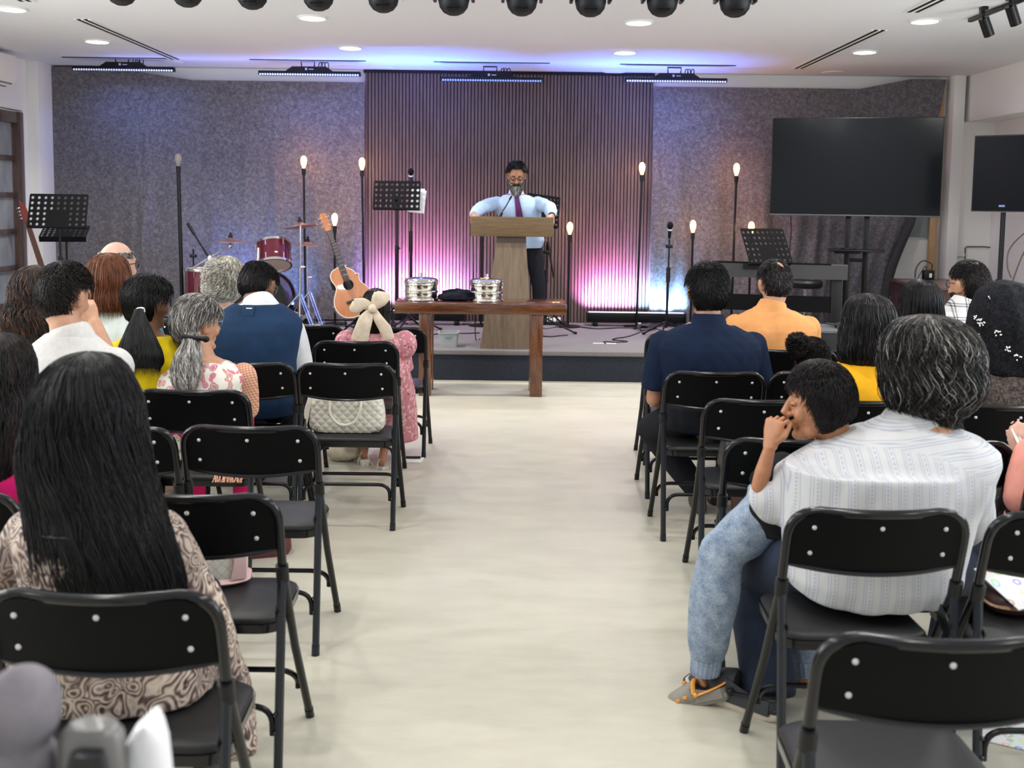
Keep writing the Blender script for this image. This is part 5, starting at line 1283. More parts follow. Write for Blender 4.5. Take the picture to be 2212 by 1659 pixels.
from mathutils.bvhtree import BVHTree
def on_surface(o, p, d=(0, 1, 0)):
    "where a line from p along d first meets mesh o (o's own space)"
    me = o.data; t = BVHTree.FromPolygons([v.co.copy() for v in me.vertices], [tuple(f.vertices) for f in me.polygons])
    h = t.ray_cast(Vector(p)-Vector(d)*1.0, Vector(d)); return (h[0], h[1]) if h[0] is not None else (Vector(p), Vector((0, -1, 0)))
class Person:
    """head=(px,py,Y) neck=(px,py,Y) hip=(px,Y); everything local to an origin on the floor below the hips"""
    def __init__(s, label, head, neck, hip, hk=1.0, sex='m', gx=1.0, gy=1.0, sw=None, skin_col=TAN, yaw=0, pitch=0, roll=0, hipz=0.545, seat=True, arms=None, legs=None, vox=0.008, hands=False, tilt=0.0, legs_on=True, shs=None):
        s.label = label; s.vox = vox; s.k = hk
        hw = PY(hip[0], 900, hip[1]); s.O = Vector((hw.x, hip[1], 0)); s.hip = Vector((0, 0, hipz))
        s.neck = PY(*neck)-s.O; s.hc = PY(*head)-s.O; s.sk = skin(skin_col)
        s.M = Matrix.Translation(s.hc) @ Euler((math.radians(pitch), math.radians(roll), math.radians(yaw)), 'XYZ').to_matrix().to_4x4()
        s.tab = [(t, a*gx, b*gy) for t, a, b in (MALE if sex == 'm' else FEM)]
        s.sw = sw or (0.185 if sex == 'm' else 0.158)*gx
        s.tilt = tilt; s.gx = gx
        ax = (s.neck-s.hip); L = ax.length
        s.right = Vector((math.cos(tilt), 0, -math.sin(tilt)))
        shc = s.neck-ax.normalized()*(0.118*min(1.15, L/0.45))
        s.sh = {-1: shc-s.right*(s.sw-.014)+Vector((0, 0.01, 0)), 1: shc+s.right*(s.sw-.014)+Vector((0, 0.01, 0))}
        for q, a in (shs or {}).items(): s.sh[q] = PY(*a)-s.O
        s.arm = {}
        for q in (-1, 1):
            A = (arms or {}).get(q)
            if A:
                e = PY(*A[0])-s.O if len(A[0]) == 3 else Vector(A[0][:3]); w = PY(*A[1])-s.O if len(A[1]) == 3 else Vector(A[1][:3])
            else:
                sc = L/0.47; e = s.sh[q]+Vector((q*0.03, 0.08, -0.26))*sc; w = e+Vector((-q*0.10, 0.20, -0.02))*sc
            s.arm[q] = (e, w)
        s.leg = {}
        for q in (-1, 1):
            A = (legs or {}).get(q); sc = min(1.0, L/0.44)
            if A: s.leg[q] = tuple((PY(*a)-s.O) if len(a) == 3 else Vector(a[:3]) for a in A)
            else: s.leg[q] = (Vector((q*0.11, 0.42*sc, 0.525)), Vector((q*0.11, 0.40*sc, 0.085)))
        s.it = 4; s.L = L; s.legs_on = legs_on
        s.armk = min(1.15, max(0.62, L/0.46)); s.root = None
        s.fing = {}
    def spine(s, t):
        "bowed line from hip to neck"
        p = s.hip.lerp(s.neck, t); return p+Vector((0, -0.028*math.sin(PI*min(1, t*1.15))*s.L/0.45, 0))
    def torso(s, mb, grow=0.0, t0=0.0, t1=1.0, n=12, bottom=None):
        R = []
        if t0 <= 0: 
            c = s.spine(0)+Vector((0, 0.0, -0.075)); a, b = s.tab[0][1:]; R.append(ering(c, s.right, (0, 1, 0), (a+grow)*.86, (b+grow)*.9, 24))
        for i in range(n+1):
            t = t0+(t1-t0)*i/n; a, b = lerp_tab(s.tab, t); f = min(1, t/0.6)
            u = Vector((1, 0, 0)).lerp(s.right, f).normalized()
            R.append(ering(s.spine(t), u, (0, 1, 0), a+grow, b+grow, 24))
        mb.loft(R)
    def build_body(s, head=True, face=False):
        mb = MB(); k = s.armk; s.torso(mb)
        nk = s.M @ Vector((0, -0.025, -0.05)*1) if False else s.M @ (Vector((0, -0.022, -0.055))*s.k)
        mb.tube([s.neck-Vector((0, 0, .05)), s.neck.lerp(nk, .5), nk], [.062*s.k, .054*s.k, .054*s.k], 16)
        if head: head_pieces(mb, s.M, s.k, face, getattr(s, 'ear', 1.0))
        for q in (-1, 1):
            e, w = s.arm[q]; sh = s.sh[q]
            limb(mb, [sh, sh.lerp(e, .5), e], [.047*k, .046*k, .038*k]); limb(mb, [e, e.lerp(w, .35), w], [.038*k, .039*k, .026*k])
            u = (w-e).normalized()
            if q in s.fing: hand_pieces(mb, w, *s.fing[q])
            else: hand_pieces(mb, w, u, Vector((0, -.2, 1)) if abs(u.z) < .8 else Vector((0, -1, 0)), Vector((-q, 0, 0.1)), k, (.35, .4, .3))
            if s.legs_on:
                kn, an = s.leg[q]; h = s.hip+Vector((q*.09*s.gx**.5, .02, -.03)); kk = min(1.0, k)
                limb(mb, [h, h.lerp(kn, .5), kn], [.085*kk, .078*kk, .055*kk]); limb(mb, [kn, kn.lerp(an, .3), an], [.054*kk, .054*kk, .034*kk])
                mb.ell(an+Vector((0, .06, -.045)), (.036*kk, .11*kk, .034*kk))
        me = remesh(mb, s.vox, s.it); o = put(me, 'person', s.sk, None); o.location = s.O
        tag(o, s.label, 'person'); s.root = o; return o
    def shirt(s, m, grow=0.014, sleeve='short', t1=0.955, wr=0.004, collar=None, name='shirt', t0=0.0, sl_grow=None, seed=1, vox=None, cuff=0.0, arms=True, collar_m=None, scale=14.0, extra=None):
        mb = MB(); k = s.armk; s.torso(mb, grow, t0, t1); g = grow if sl_grow is None else sl_grow
        if arms:
            for q in (-1, 1):
                e, w = s.arm[q]; sh = s.sh[q]
                if sleeve == 'short':
                    f = s.slf if hasattr(s, 'slf') else .78; p = sh.lerp(e, f); limb_r = [.046*k+g, .050*k+g, .050*k+g]
                    mb.tube([sh, sh.lerp(p, .5), p], limb_r, 16); mb.ell(sh, (limb_r[0],)*3)
                elif sleeve == 'long':
                    limb(mb, [sh, sh.lerp(e, .5), e], [.046*k+g, .048*k+g, .043*k+g]); ww = e.lerp(w, .95); mb.tube([e, e.lerp(ww, .5), ww], [.043*k+g, .042*k+g, .030*k+g*.6], 16)
                elif sleeve == 'cap': mb.ell(sh, (.050*k+g,)*3)
        if extra: extra(mb)
        me = remesh(mb, vox or max(.007, s.vox), 4)
        if wr: wrinkle(me, wr, scale, seed)
        o = put(me, name, m, s.root)
        if collar:
            cb = MB(); d = ((s.M @ (Vector((0, -.022, -.055))*s.k)-s.neck).normalized()+Vector((0, 0, .8))).normalized(); c0 = s.spine(.94); c1 = s.neck+d*collar; r = .062*s.k*max(1, s.gx**.25)
            fw = Vector((0, 1, 0)); fw = (fw-d*fw.dot(d)).normalized(); rt = fw.cross(d)
            rings = [ering(c0, s.right, (0, 1, 0), lerp_tab(s.tab, .94)[0]+grow-.002, lerp_tab(s.tab, .94)[1]+grow-.001, 24, 2.2), ering(s.neck-d*.010, rt, fw, r*1.22, r*1.16, 24, 2), ering(s.neck.lerp(c1, .5), rt, fw, r*1.10, r*1.08, 24, 2), ering(c1, rt, fw, r, r, 24, 2), ering(c1-d*.004, rt, fw, r*.92, r*.92, 24, 2), ering(s.neck-d*.03, rt, fw, r*.9, r*.9, 24, 2)]
            cb.loft(rings); cb.build('collar', collar_m or m, o, angle=70)
        return o
    def trousers(s, m, shoes=None, grow=0.012, name='trousers', wr=0.003, long_=0.93, seed=3, shoe_name='shoe'):
        mb = MB(); kk = min(1.0, s.armk)
        mb.loft([ering(s.spine(t)+Vector((0, 0, dz)), (1, 0, 0), (0, 1, 0), (s.tab[0][1]+grow)*f, (s.tab[0][2]+grow)*f, 20) for t, dz, f in ((0, -.085, .85), (0, -.03, 1.0), (.12, 0, 1.0))])
        for q in (-1, 1):
            kn, an = s.leg[q]; h = s.hip+Vector((q*.09*s.gx**.5, .02, -.03)); a2 = kn.lerp(an, long_)
            limb(mb, [h, h.lerp(kn, .5), kn], [.088*kk+grow, .080*kk+grow, .060*kk+grow]); mb.tube([kn, kn.lerp(a2, .4), a2], [.060*kk+grow, .058*kk+grow, .046*kk+grow], 16)
        me = remesh(mb, max(.009, s.vox), 4)
        if wr: wrinkle(me, wr, 12, seed)
        put(me, name, m, s.root)
        if shoes:
            for q in (-1, 1):
                kn, an = s.leg[q]; b = MB(); c = an+Vector((0, .065, 0)); 
                def sr(z, a, b_, dy=0): return ering((c.x, c.y+dy, z), (1, 0, 0), (0, 1, 0), a*kk, b_*kk, 18, 2.5)
                z0 = an.z-.085
                b.loft([sr(z0, .036, .125), sr(z0+.02, .041, .13), sr(z0+.045, .039, .122), sr(z0+.07, .034, .09, -.02), sr(z0+.095, .03, .045, -.055)]); b.build(shoe_name, shoes, s.root, angle=60)
    def add(s, name, mb, m, angle=50): return mb.build(name, m, s.root, angle)
    def H(s, x, y, z): return s.M @ (Vector((x, y, z))*s.k)
    def glasses(s, m, r=0.0016):
        b = MB()
        for q in (-1, 1):
            b.tube([s.H(q*.032+.024*math.cos(a), .098-.012*abs(math.cos(a)*.5+q*.5), .004+.019*math.sin(a)) for a in [2*PI*i/20 for i in range(21)]], r*s.k, 6)
            b.tube([s.H(q*.056, .092, .010), s.H(q*.080, .05, .012), s.H(q*.084, -.005, .010), s.H(q*.082, -.02, -.006)], r*s.k, 6)
        b.tube([s.H(-.009, .099, .008), s.H(0, .101, .011), s.H(.009, .099, .008)], r*s.k, 6)
        return s.add('glasses', b, m)
# ------------------------------------------------------------------ chair rows
def edge_chair(right=None, left=None, top=0, label='', rz=0.0, dw=0.0):
    "chair whose right (or left) outer tube stands at that pixel"
    px = right if right is not None else left
    q = PZ(px, top, 0.80); s = -1 if right is not None else 1
    return place_chair(0, 0, label, rz, X=q.x+s*0.237, Y=q.y)
edge_chair(right=923, top=707, label='empty black folding chair at the aisle in the left block, nearest the table')
edge_chair(right=746, top=702, label='empty black folding chair in the front left row, left of the pink dress')
edge_chair(right=862, top=737, label='black folding chair with the girl in the pink dress on it')
edge_chair(right=655, top=737, label='black folding chair hidden behind the man in the blue vest, left of the girl')
edge_chair(right=857, top=785, label='black folding chair carrying the white quilted handbag')
edge_chair(right=640, top=783, label='black folding chair of the man in the blue vest')
edge_chair(right=541, top=842, label='black folding chair of the woman with the grey ponytail')
edge_chair(right=690, top=920, label='empty black folding chair with bare seat at the aisle, behind the grey ponytail woman')
edge_chair(right=380, top=922, label='black folding chair of the boy in the white tee, right of black long hair')
edge_chair(right=608, top=1066, label='black folding chair carrying the white and pink handbag')
edge_chair(right=482, top=1276, label='black folding chair of the woman with very long black hair, nearest at left')
edge_chair(right=42, top=1062, label='black folding chair of the woman in magenta at the left edge')
edge_chair(right=330, top=778, label='black folding chair of the woman in yellow')
edge_chair(right=440, top=690, label='black folding chair under the white curls, mostly hidden')
edge_chair(left=1394, top=718, label='black folding chair at the aisle in the front right row, left of navy shirt')
edge_chair(left=1399, top=754, label='black folding chair at the aisle in the second right row')
edge_chair(left=1434, top=800, label='black folding chair of the man in the navy shirt')
edge_chair(left=1660, top=801, label='black folding chair of the toddler with the hair bun')
edge_chair(left=1620, top=754, label='black folding chair of the man in the orange shirt')
edge_chair(left=1788, top=752, label='black folding chair between orange shirt and mustard top, mostly hidden')
edge_chair(left=1522, top=860, label='black folding chair carrying the black bag', rz=-0.03)
edge_chair(left=1572, top=945, label='black folding chair behind the arm of the boy', rz=-0.05)
edge_chair(left=1742, top=862, label='black folding chair of the woman in the mustard top, hidden')
edge_chair(left=2068, top=872, label='black folding chair of the woman in the black lace veil')
edge_chair(right=2200, top=952, label='black folding chair right of the striped shirt, its right side showing')
edge_chair(left=1698, top=1094, label='black folding chair of the man in the striped shirt')
edge_chair(left=2130, top=1104, label='black folding chair at the right edge carrying papers and a brown bag', rz=0.02)
edge_chair(left=1768, top=1366, label='empty black folding chair nearest the camera at lower right', rz=-0.02)
edge_chair(left=2040, top=742, label='black folding chair of the man in the plaid shirt, hidden')
place_chair(0, 0, 'black folding chair of the person in the peach top, beyond the right edge', 0.0, X=1.79, Y=3.04)
# ------------------------------------------------------------------ cloth patterns
def cloth(name, col, rough=0.85, var=0.12, vscale=12, bscale=350, bs=0.25, sheen=0.1):
    m, nt, b = newmat(name); v = coords(nt); f = noise(nt, v, vscale, 3.0)
    nt.links.new(ramp(nt, f, [(0.3, tuple(c*(1-var) for c in col)), (0.7, tuple(min(1, c*(1+var)) for c in col))]), b.inputs['Base Color'])
    b.inputs['Roughness'].default_value = rough; b.inputs['Specular IOR Level'].default_value = .18
    bump(nt, b, noise(nt, v, bscale, 2.0), bs, 0.002); return m
def pat_paisley():
    m, nt, b = newmat('paisley_print'); v = coords(nt, (1, 1, 0.8))
    w = N(nt, 'ShaderNodeTexNoise', {'Vector': v, 'Scale': 9.0, 'Detail': 2.0}).outputs[1]
    vv = N(nt, 'ShaderNodeVectorMath', {0: v, 1: N(nt, 'ShaderNodeVectorMath', {0: w, 'Scale': 0.16}, operation='SCALE').outputs[0]}, operation='ADD').outputs[0]
    vo = N(nt, 'ShaderNodeTexVoronoi', {'Vector': vv, 'Scale': 25.0}); d = vo.outputs[0]
    rings = math_(nt, 'ADD', math_(nt, 'MULTIPLY', math_(nt, 'SINE', math_(nt, 'MULTIPLY', d, 26.0)), 0.5), 0.5)
    fine = N(nt, 'ShaderNodeTexVoronoi', {'Vector': vv, 'Scale': 60.0}).outputs[0]
    f = math_(nt, 'ADD', math_(nt, 'MULTIPLY', rings, 0.6), math_(nt, 'MULTIPLY', fine, 0.45))
    col = ramp(nt, f, [(0.10, (0.018, 0.013, 0.014)), (0.30, (0.10, 0.065, 0.06)), (0.5, (0.30, 0.22, 0.185)), (0.72, (0.52, 0.42, 0.34)), (0.95, (0.60, 0.52, 0.44))])
    big = noise(nt, v, 7.0, 2.0)
    nt.links.new(mix(nt, math_(nt, 'MULTIPLY', ramp(nt, big, [(0.42, (0, 0, 0)), (0.62, (1, 1, 1))]), 0.45), col, (0.10, 0.065, 0.065)), b.inputs['Base Color'])
    b.inputs['Roughness'].default_value = 0.8; return m
def band(nt, x, period, lo, hi, off=0.0):
    f = math_(nt, 'FRACT', math_(nt, 'DIVIDE', math_(nt, 'ADD', x, 50*period+off), period))
    return math_(nt, 'MULTIPLY', math_(nt, 'GREATER_THAN', f, lo), math_(nt, 'LESS_THAN', f, hi))
def pat_stripe():
    m, nt, b = newmat('white_seersucker_stripe'); v = coords(nt)
    wob = noise(nt, v, 5.0, 2.0); s = N(nt, 'ShaderNodeSeparateXYZ', {0: v})
    yoke = math_(nt, 'GREATER_THAN', s.outputs[2], math_(nt, 'SUBTRACT', 0.885, math_(nt, 'MULTIPLY', math_(nt, 'MULTIPLY', s.outputs[0], s.outputs[0]), 1.2)))
    x = math_(nt, 'ADD', math_(nt, 'ADD', math_(nt, 'MULTIPLY', s.outputs[0], math_(nt, 'SUBTRACT', 1.0, yoke)), math_(nt, 'MULTIPLY', math_(nt, 'SUBTRACT', s.outputs[2], math_(nt, 'MULTIPLY', s.outputs[0], 0.1)), yoke)), math_(nt, 'MULTIPLY', wob, 0.012))
    l1 = band(nt, x, 0.042, 0.02, 0.08); l2 = band(nt, x, 0.042, 0.16, 0.22); l4 = band(nt, x, 0.042, 0.55, 0.60)
    dash = band(nt, s.outputs[2], 0.011, 0.0, 0.55); l3 = math_(nt, 'MULTIPLY', band(nt, x, 0.042, 0.34, 0.46), dash)
    f = math_(nt, 'MINIMUM', math_(nt, 'ADD', math_(nt, 'ADD', l1, l2), math_(nt, 'ADD', l3, l4)), 1.0)
    nt.links.new(mix(nt, math_(nt, 'MULTIPLY', f, 0.55), (0.54, 0.54, 0.55), (0.27, 0.32, 0.43)), b.inputs['Base Color'])
    b.inputs['Roughness'].default_value = 0.85; bump(nt, b, math_(nt, 'ADD', noise(nt, v, 260, 2.0), f), 0.2, 0.002); return m
def pat_plaid():
    m, nt, b = newmat('white_black_plaid'); s = N(nt, 'ShaderNodeSeparateXYZ', {0: coords(nt)})
    a = math_(nt, 'ADD', band(nt, s.outputs[0], 0.062, 0.05, 0.17), band(nt, s.outputs[0], 0.062, 0.26, 0.36)); c = math_(nt, 'ADD', band(nt, s.outputs[2], 0.066, 0.05, 0.15), band(nt, s.outputs[2], 0.066, 0.24, 0.32))
    f = math_(nt, 'MINIMUM', math_(nt, 'MULTIPLY', math_(nt, 'ADD', a, c), 0.62), 1.0)
    nt.links.new(mix(nt, f, (0.72, 0.71, 0.72), (0.06, 0.065, 0.09)), b.inputs['Base Color']); b.inputs['Roughness'].default_value = 0.85; return m
def pat_gingham():
    m, nt, b = newmat('peach_gingham'); s = N(nt, 'ShaderNodeSeparateXYZ', {0: coords(nt, (1, 1, 1), (0.2, 0.3, 0))})
    f = math_(nt, 'MULTIPLY', math_(nt, 'ADD', band(nt, s.outputs[0], 0.011, 0, .5), band(nt, s.outputs[2], 0.011, 0, .5)), 0.5)
    nt.links.new(mix(nt, f, (0.72, 0.42, 0.30), (0.42, 0.17, 0.10)), b.inputs['Base Color']); b.inputs['Roughness'].default_value = 0.85; return m
def pat_floral(base, cols, sc=14.0, lw=0.10):
    m, nt, b = newmat('floral_print'); v = coords(nt)
    w = N(nt, 'ShaderNodeTexNoise', {'Vector': v, 'Scale': 14.0, 'Detail': 1.0}).outputs[1]
    vv = N(nt, 'ShaderNodeVectorMath', {0: v, 1: N(nt, 'ShaderNodeVectorMath', {0: w, 'Scale': 0.06}, operation='SCALE').outputs[0]}, operation='ADD').outputs[0]
    vo = N(nt, 'ShaderNodeTexVoronoi', {'Vector': vv, 'Scale': sc}); d = vo.outputs[0]; sp = N(nt, 'ShaderNodeSeparateXYZ', {0: vo.outputs[1]})
    ring = math_(nt, 'LESS_THAN', math_(nt, 'ABSOLUTE', math_(nt, 'SUBTRACT', d, 0.42)), lw*0.6); core = math_(nt, 'LESS_THAN', d, math_(nt, 'MULTIPLY', sp.outputs[1], 0.30)); ring2 = math_(nt, 'LESS_THAN', math_(nt, 'ABSOLUTE', math_(nt, 'SUBTRACT', d, 0.25)), lw*0.4)
    f = math_(nt, 'MINIMUM', math_(nt, 'ADD', math_(nt, 'ADD', ring, core), ring2), 1.0)
    c = ramp(nt, sp.outputs[0], [(0.0, cols[0]), (0.35, cols[1]), (0.65, cols[2]), (1.0, cols[0])]); nt.nodes[-1]
    nt.links.new(mix(nt, math_(nt, 'MULTIPLY', f, 0.8), base, c), b.inputs['Base Color']); b.inputs['Roughness'].default_value = 0.85; return m
def pat_lace(dark, lite, sc=55.0):
    m, nt, b = newmat('lace_fabric'); v = coords(nt)
    f = noise(nt, v, sc, 4.0, 0.7, 1.5); nt.links.new(ramp(nt, f, [(0.42, dark), (0.62, lite)]), b.inputs['Base Color'])
    b.inputs['Roughness'].default_value = 0.75; b.inputs['Specular IOR Level'].default_value = .12; bump(nt, b, f, 0.6, 0.004); return m
def pat_jeans(lo, hi, sc=22.0):
    m, nt, b = newmat('denim'); v = coords(nt); f = math_(nt, 'ADD', math_(nt, 'MULTIPLY', noise(nt, v, sc, 4.0, .65), .6), math_(nt, 'MULTIPLY', noise(nt, v, 190, 2.0), .4))
    nt.links.new(ramp(nt, f, [(0.32, lo), (0.66, hi)]), b.inputs['Base Color']); b.inputs['Roughness'].default_value = 0.85; bump(nt, b, f, 0.2, 0.003); return m
PAISLEY, STRIPE, PLAID, GINGHAM = pat_paisley(), pat_stripe(), pat_plaid(), pat_gingham()
FLORAL = pat_floral((0.72, 0.69, 0.62), [(0.50, 0.04, 0.16), (0.30, 0.27, 0.12), (0.62, 0.08, 0.12)], 30.0, .13)
PINK_D = pat_floral((0.55, 0.20, 0.25), [(0.75, 0.55, 0.50), (0.30, 0.05, 0.10), (0.72, 0.42, 0.42)], 48.0, 0.16)
LACE = pat_lace((0.003, 0.003, 0.004), (0.016, 0.017, 0.022)); LACE_B = pat_lace((0.035, 0.028, 0.026), (0.13, 0.10, 0.088), 60.0)
JEAN_L = pat_jeans((0.085, 0.13, 0.21), (0.36, 0.43, 0.52)); JEAN_D = pat_jeans((0.004, 0.008, 0.022), (0.014, 0.026, 0.058), 14.0)
BLACKC = cloth('black_cloth', (0.010, 0.010, 0.012)); DARKT = cloth('dark_trousers', (0.012, 0.013, 0.018))
SHOE_D = mat('dark_shoe', (0.02, 0.018, 0.018), 0.5)
RIMS = mat('dark_spectacle_rim', (0.02, 0.015, 0.015), 0.25); RIM_S = mat('silver_spectacle_rim', (0.5, 0.48, 0.45), 0.25, 0.9)

def cap(h, dy=-.012, top=.0, w=.085, bb=.112, bf=.085):
    "crown rings of a head of hair that stands h proud of the skull"
    z = .118+h+top
    return [(z, 0, dy, .004, .004, .004), (z-.012, 0, dy, (w+h)*.50, (bf+h)*.5, (bb+h)*.5), (z-.04, 0, dy, (w+h)*.80, (bf+h)*.75, (bb+h)*.8), (z-.085, 0, dy, (w+h)*.96, (bf)*.85, (bb+h)*.95), (z-.13, 0, dy, (w+h), bf*.80, bb+h)]

# ---- woman nearest at left, very long black hair, paisley dress
P = Person('woman with very long black hair in a brown paisley dress, nearest at left', (195, 892, 2.32), (190, 1068, 2.28), (225, 2.29), 1.0, 'f', 1.02, 1.0, 0.165, BROWN, yaw=-8,
           arms={-1: ((-20, 1290, 2.36), (20, 1480, 2.55)), 1: ((430, 1310, 2.33), (492, 1500, 2.42))})
P.build_body()
def ex(mb):
    mb.loft([ering(Vector((0.0, .0, z)), (1, 0, 0), (0, 1, 0), a, b_, 24) for z, a, b_ in ((.43, .235, .16), (.50, .235, .16), (.58, .21, .15), (.66, .185, .135))])
    e, w = P.arm[1]; q = PY(518, 1640, 2.34)-P.O
    mb.tube([P.sh[1], e+Vector((.0, 0, 0)), w+Vector((.005, 0, 0)), q], [.056, .060, .056, .045], 16)
P.shirt(PAISLEY, .016, 'long', wr=.006, name='dress', seed=5, sl_grow=.018, vox=.009, extra=ex)
b = MB(); c = P.spine(.97); b.loft([ering(c+Vector((0, 0, dz)), P.right, (0, 1, 0), r, r*.95, 24, 2) for dz, r in ((-.05, .135), (-.015, .10), (.015, .080), (.018, .074), (-.04, .09))]); P.add('neckline', b, cloth('charcoal_neckline', (0.045, 0.045, 0.048)))
P.trousers(DARKT, SHOE_D)
hair_long(P.root, P.hc, [(.142, 0, -.0, .004, .004, .004), (.130, 0, -.005, .055, .055, .06), (.10, 0, -.01, .088, .07, .095), (.05, 0, -.012, .112, .075, .118), (0, 0, -.015, .126, .065, .122), (-.06, .003, -.03, .136, .045, .112), (-.12, .012, -.05, .143, .02, .098), (-.2, .042, -.085, .152, .015, .072), (-.28, .068, -.118, .160, .015, .055), (-.355, .086, -.135, .163, .015, .045), (-.385, .092, -.14, .15, .012, .03)],
          [HAIR['black'], HAIR['soft_black']], [.8, .2], 4200, .0011, wave=.06, wfreq=3.2, seed=21, face=.75)

# ---- woman at the left edge in magenta
P = Person('woman with long dark hair in a magenta top, cut by the left picture edge', (2, 815, 2.98), (0, 960, 2.95), (-10, 2.97), 1.0, 'f', 1, 1, None, BROWN)
P.build_body(); P.shirt(cloth('magenta_cloth', (0.50, 0.008, 0.12)), .014, 'long', wr=.004, seed=6); P.trousers(DARKT)
hair_long(P.root, P.hc, cap(.018)+[(-.05, 0, -.02, .112, .05, .12), (-.13, 0, -.05, .118, .02, .10), (-.22, -.01, -.085, .115, .015, .07), (-.29, -.02, -.10, .10, .012, .05), (-.32, -.02, -.10, .085, .01, .03)], [HAIR['soft_black'], HAIR['brown']], [.8, .2], 2600, .0011, wave=.05, seed=22)

# ---- boy in the white tee, hand at his face
P = Person('boy in a white tee with short black hair, hand raised to his face', (139, 640, 3.72), (150, 712, 3.68), (150, 3.70), .97, 'm', .88, .9, .165, (0.50, 0.27, 0.17), yaw=-18, pitch=-8, roll=3,
           arms={1: ((236, 800, 3.92), (203, 700, 4.0))}, vox=.006)
P.fing = {1: (Vector((-.35, .05, 1)), Vector((.6, -.7, .1)), Vector((-.6, .2, .2)), .85, (.5, .8, .6))}
P.build_body(); P.shirt(cloth('white_heather_jersey', (0.56, 0.55, 0.535), var=.07, vscale=60), .013, 'short', t1=.975, wr=.003, seed=7, sl_grow=.02, collar=.012)
P.trousers(DARKT, SHOE_D)
hair_short(P.root, P.M, P.k, [HAIR['soft_black'], HAIR['brown']], [.8, .2], 5200, .026, .016, seed=31, swirl=.6, lift=.35)

# ---- woman in lime behind him
P = Person('woman with wavy dark brown hair and rust tips in a lime top, left edge', (84, 640, 4.35), (76, 712, 4.32), (70, 4.35), 1.0, 'f', 1.05, 1, None, TAN)
P.build_body(); P.shirt(cloth('lime_cloth', (0.42, 0.62, 0.06)), .013, 'short', wr=.003); P.trousers(DARKT)
hair_long(P.root, P.hc, cap(.016)+[(-.04, -.002, -.02, .11, .05, .12), (-.09, -.01, -.035, .125, .03, .115), (-.15, -.005, -.05, .115, .02, .095), (-.20, .02, -.06, .09, .015, .06), (-.225, .03, -.06, .06, .01, .04)], [HAIR['brown'], HAIR['soft_black'], HAIR['rust']], [.55, .3, .15], 2200, .0013, wave=.10, wfreq=4, seed=23)

# ---- bald man in teal
P = Person('balding man with glasses in a teal shirt, behind the auburn hair', (252, 574, 5.25), (242, 640, 5.2), (240, 5.22), 1.04, 'm', 1, 1, .19, FAIR, yaw=-28)
P.build_body(); P.shirt(cloth('teal_cloth', (0.10, 0.30, 0.36)), .013, 'short', collar=.03); P.trousers(DARKT, SHOE_D)
bald = lambda d: np.clip((d[..., 2]-.50)*6, 0, 1)
hair_short(P.root, P.M, P.k, [HAIR['mid'], HAIR['lightgrey']], [.5, .5], 1500, .012, .006, seed=32, bald=bald)
P.glasses(RIMS, .0026)

# ---- auburn woman
P = Person('woman with straight auburn hair in a pale blue white blouse', (238, 606, 4.92), (246, 668, 4.9), (245, 4.92), 1.0, 'f', 1.08, 1, None, FAIR, yaw=-30)
P.build_body(); P.shirt(cloth('pale_blouse', (0.55, 0.60, 0.60), var=.1), .014, 'long', wr=.005, collar=.02); P.trousers(DARKT)
hair_long(P.root, P.hc, cap(.016)+[(-.04, -.005, -.015, .102, .045, .12), (-.08, -.008, -.03, .105, .02, .11), (-.12, -.008, -.04, .105, .02, .095), (-.145, -.005, -.045, .10, .015, .07)], [HAIR['auburn'], HAIR['rust']], [.75, .25], 2200, .0013, wave=.012, seed=24, face=1.15)

# ---- woman in yellow, black ponytail
P = Person('woman in a bright yellow top with a black ponytail and white hair tie', (318, 655, 4.52), (318, 716, 4.50), (315, 4.52), 1.02, 'f', 1.05, 1, .15, BROWN, yaw=-22)
P.build_body(); P.shirt(cloth('yellow_cloth', (0.68, 0.50, 0.008)), .014, 'short', wr=.004, sl_grow=.022); P.trousers(DARKT)
h = hair_short(P.root, P.M, P.k, [HAIR['black'], HAIR['soft_black']], [.8, .2], 3600, .075, .016, seed=33, crown=(0, .35, .94), swirl=.12, lift=.06, hl=HLF(front=.62))
tie = PY(302, 672, 4.38)-P.O
b = MB(); b.lathe([(.014, -.007), (.022, -.006), (.022, .006), (.014, .007), (.014, -.007)], tie, Euler((.5, 0, 0)).to_matrix(), 20); P.add('hair_tie', b, MT['white_plastic'])
hair_long(P.root, tie, [(.012, 0, .0, .018, .015, .02), (-.02, .0, -.01, .026, .02, .026), (-.09, .006, -.028, .060, .025, .035), (-.17, .012, -.04, .092, .022, .036), (-.215, .016, -.04, .092, .02, .03), (-.24, .02, -.04, .075, .015, .02)], [HAIR['black'], HAIR['soft_black']], [.85, .15], 1600, .0012, wave=.02, seed=25, face=0.0, name='ponytail')

# ---- woman with grey ponytail in the floral kurta
P = Person('woman with a grey ponytail in a white floral tunic with peach sleeves', (424, 700, 4.50), (440, 772, 4.46), (430, 4.48), 1.06, 'f', 1.16, 1.1, .175, TAN, yaw=-38,
           arms={1: ((532, 880, 4.55), (520, 900, 4.85)), -1: ((322, 880, 4.55), (350, 900, 4.85))}, vox=.007)
P.build_body(); tun = P.shirt(FLORAL, .014, 'cap', t1=.95, wr=.004, name='tunic', seed=8, extra=lambda mb: mb.loft([ering(Vector((0, .0, z)), (1, 0, 0), (0, 1, 0), a, .16, 20) for z, a in ((.44, .23), (.52, .23), (.6, .21))]))
mb = MB()
for q in (-1, 1):
    e, w = P.arm[q]; sh = P.sh[q]+Vector((q*.012, 0, .0)); limb(mb, [sh, sh.lerp(e, .5), e], [.062, .064, .058]); mb.tube([e, w], [.056, .045], 16)
me = remesh(mb, .008, 3); wrinkle(me, .003, 14, 4); put(me, 'sleeves', GINGHAM, P.root)
P.trousers(cloth('magenta_leggings', (0.55, 0.01, 0.10)), SHOE_D); P.glasses(RIM_S)
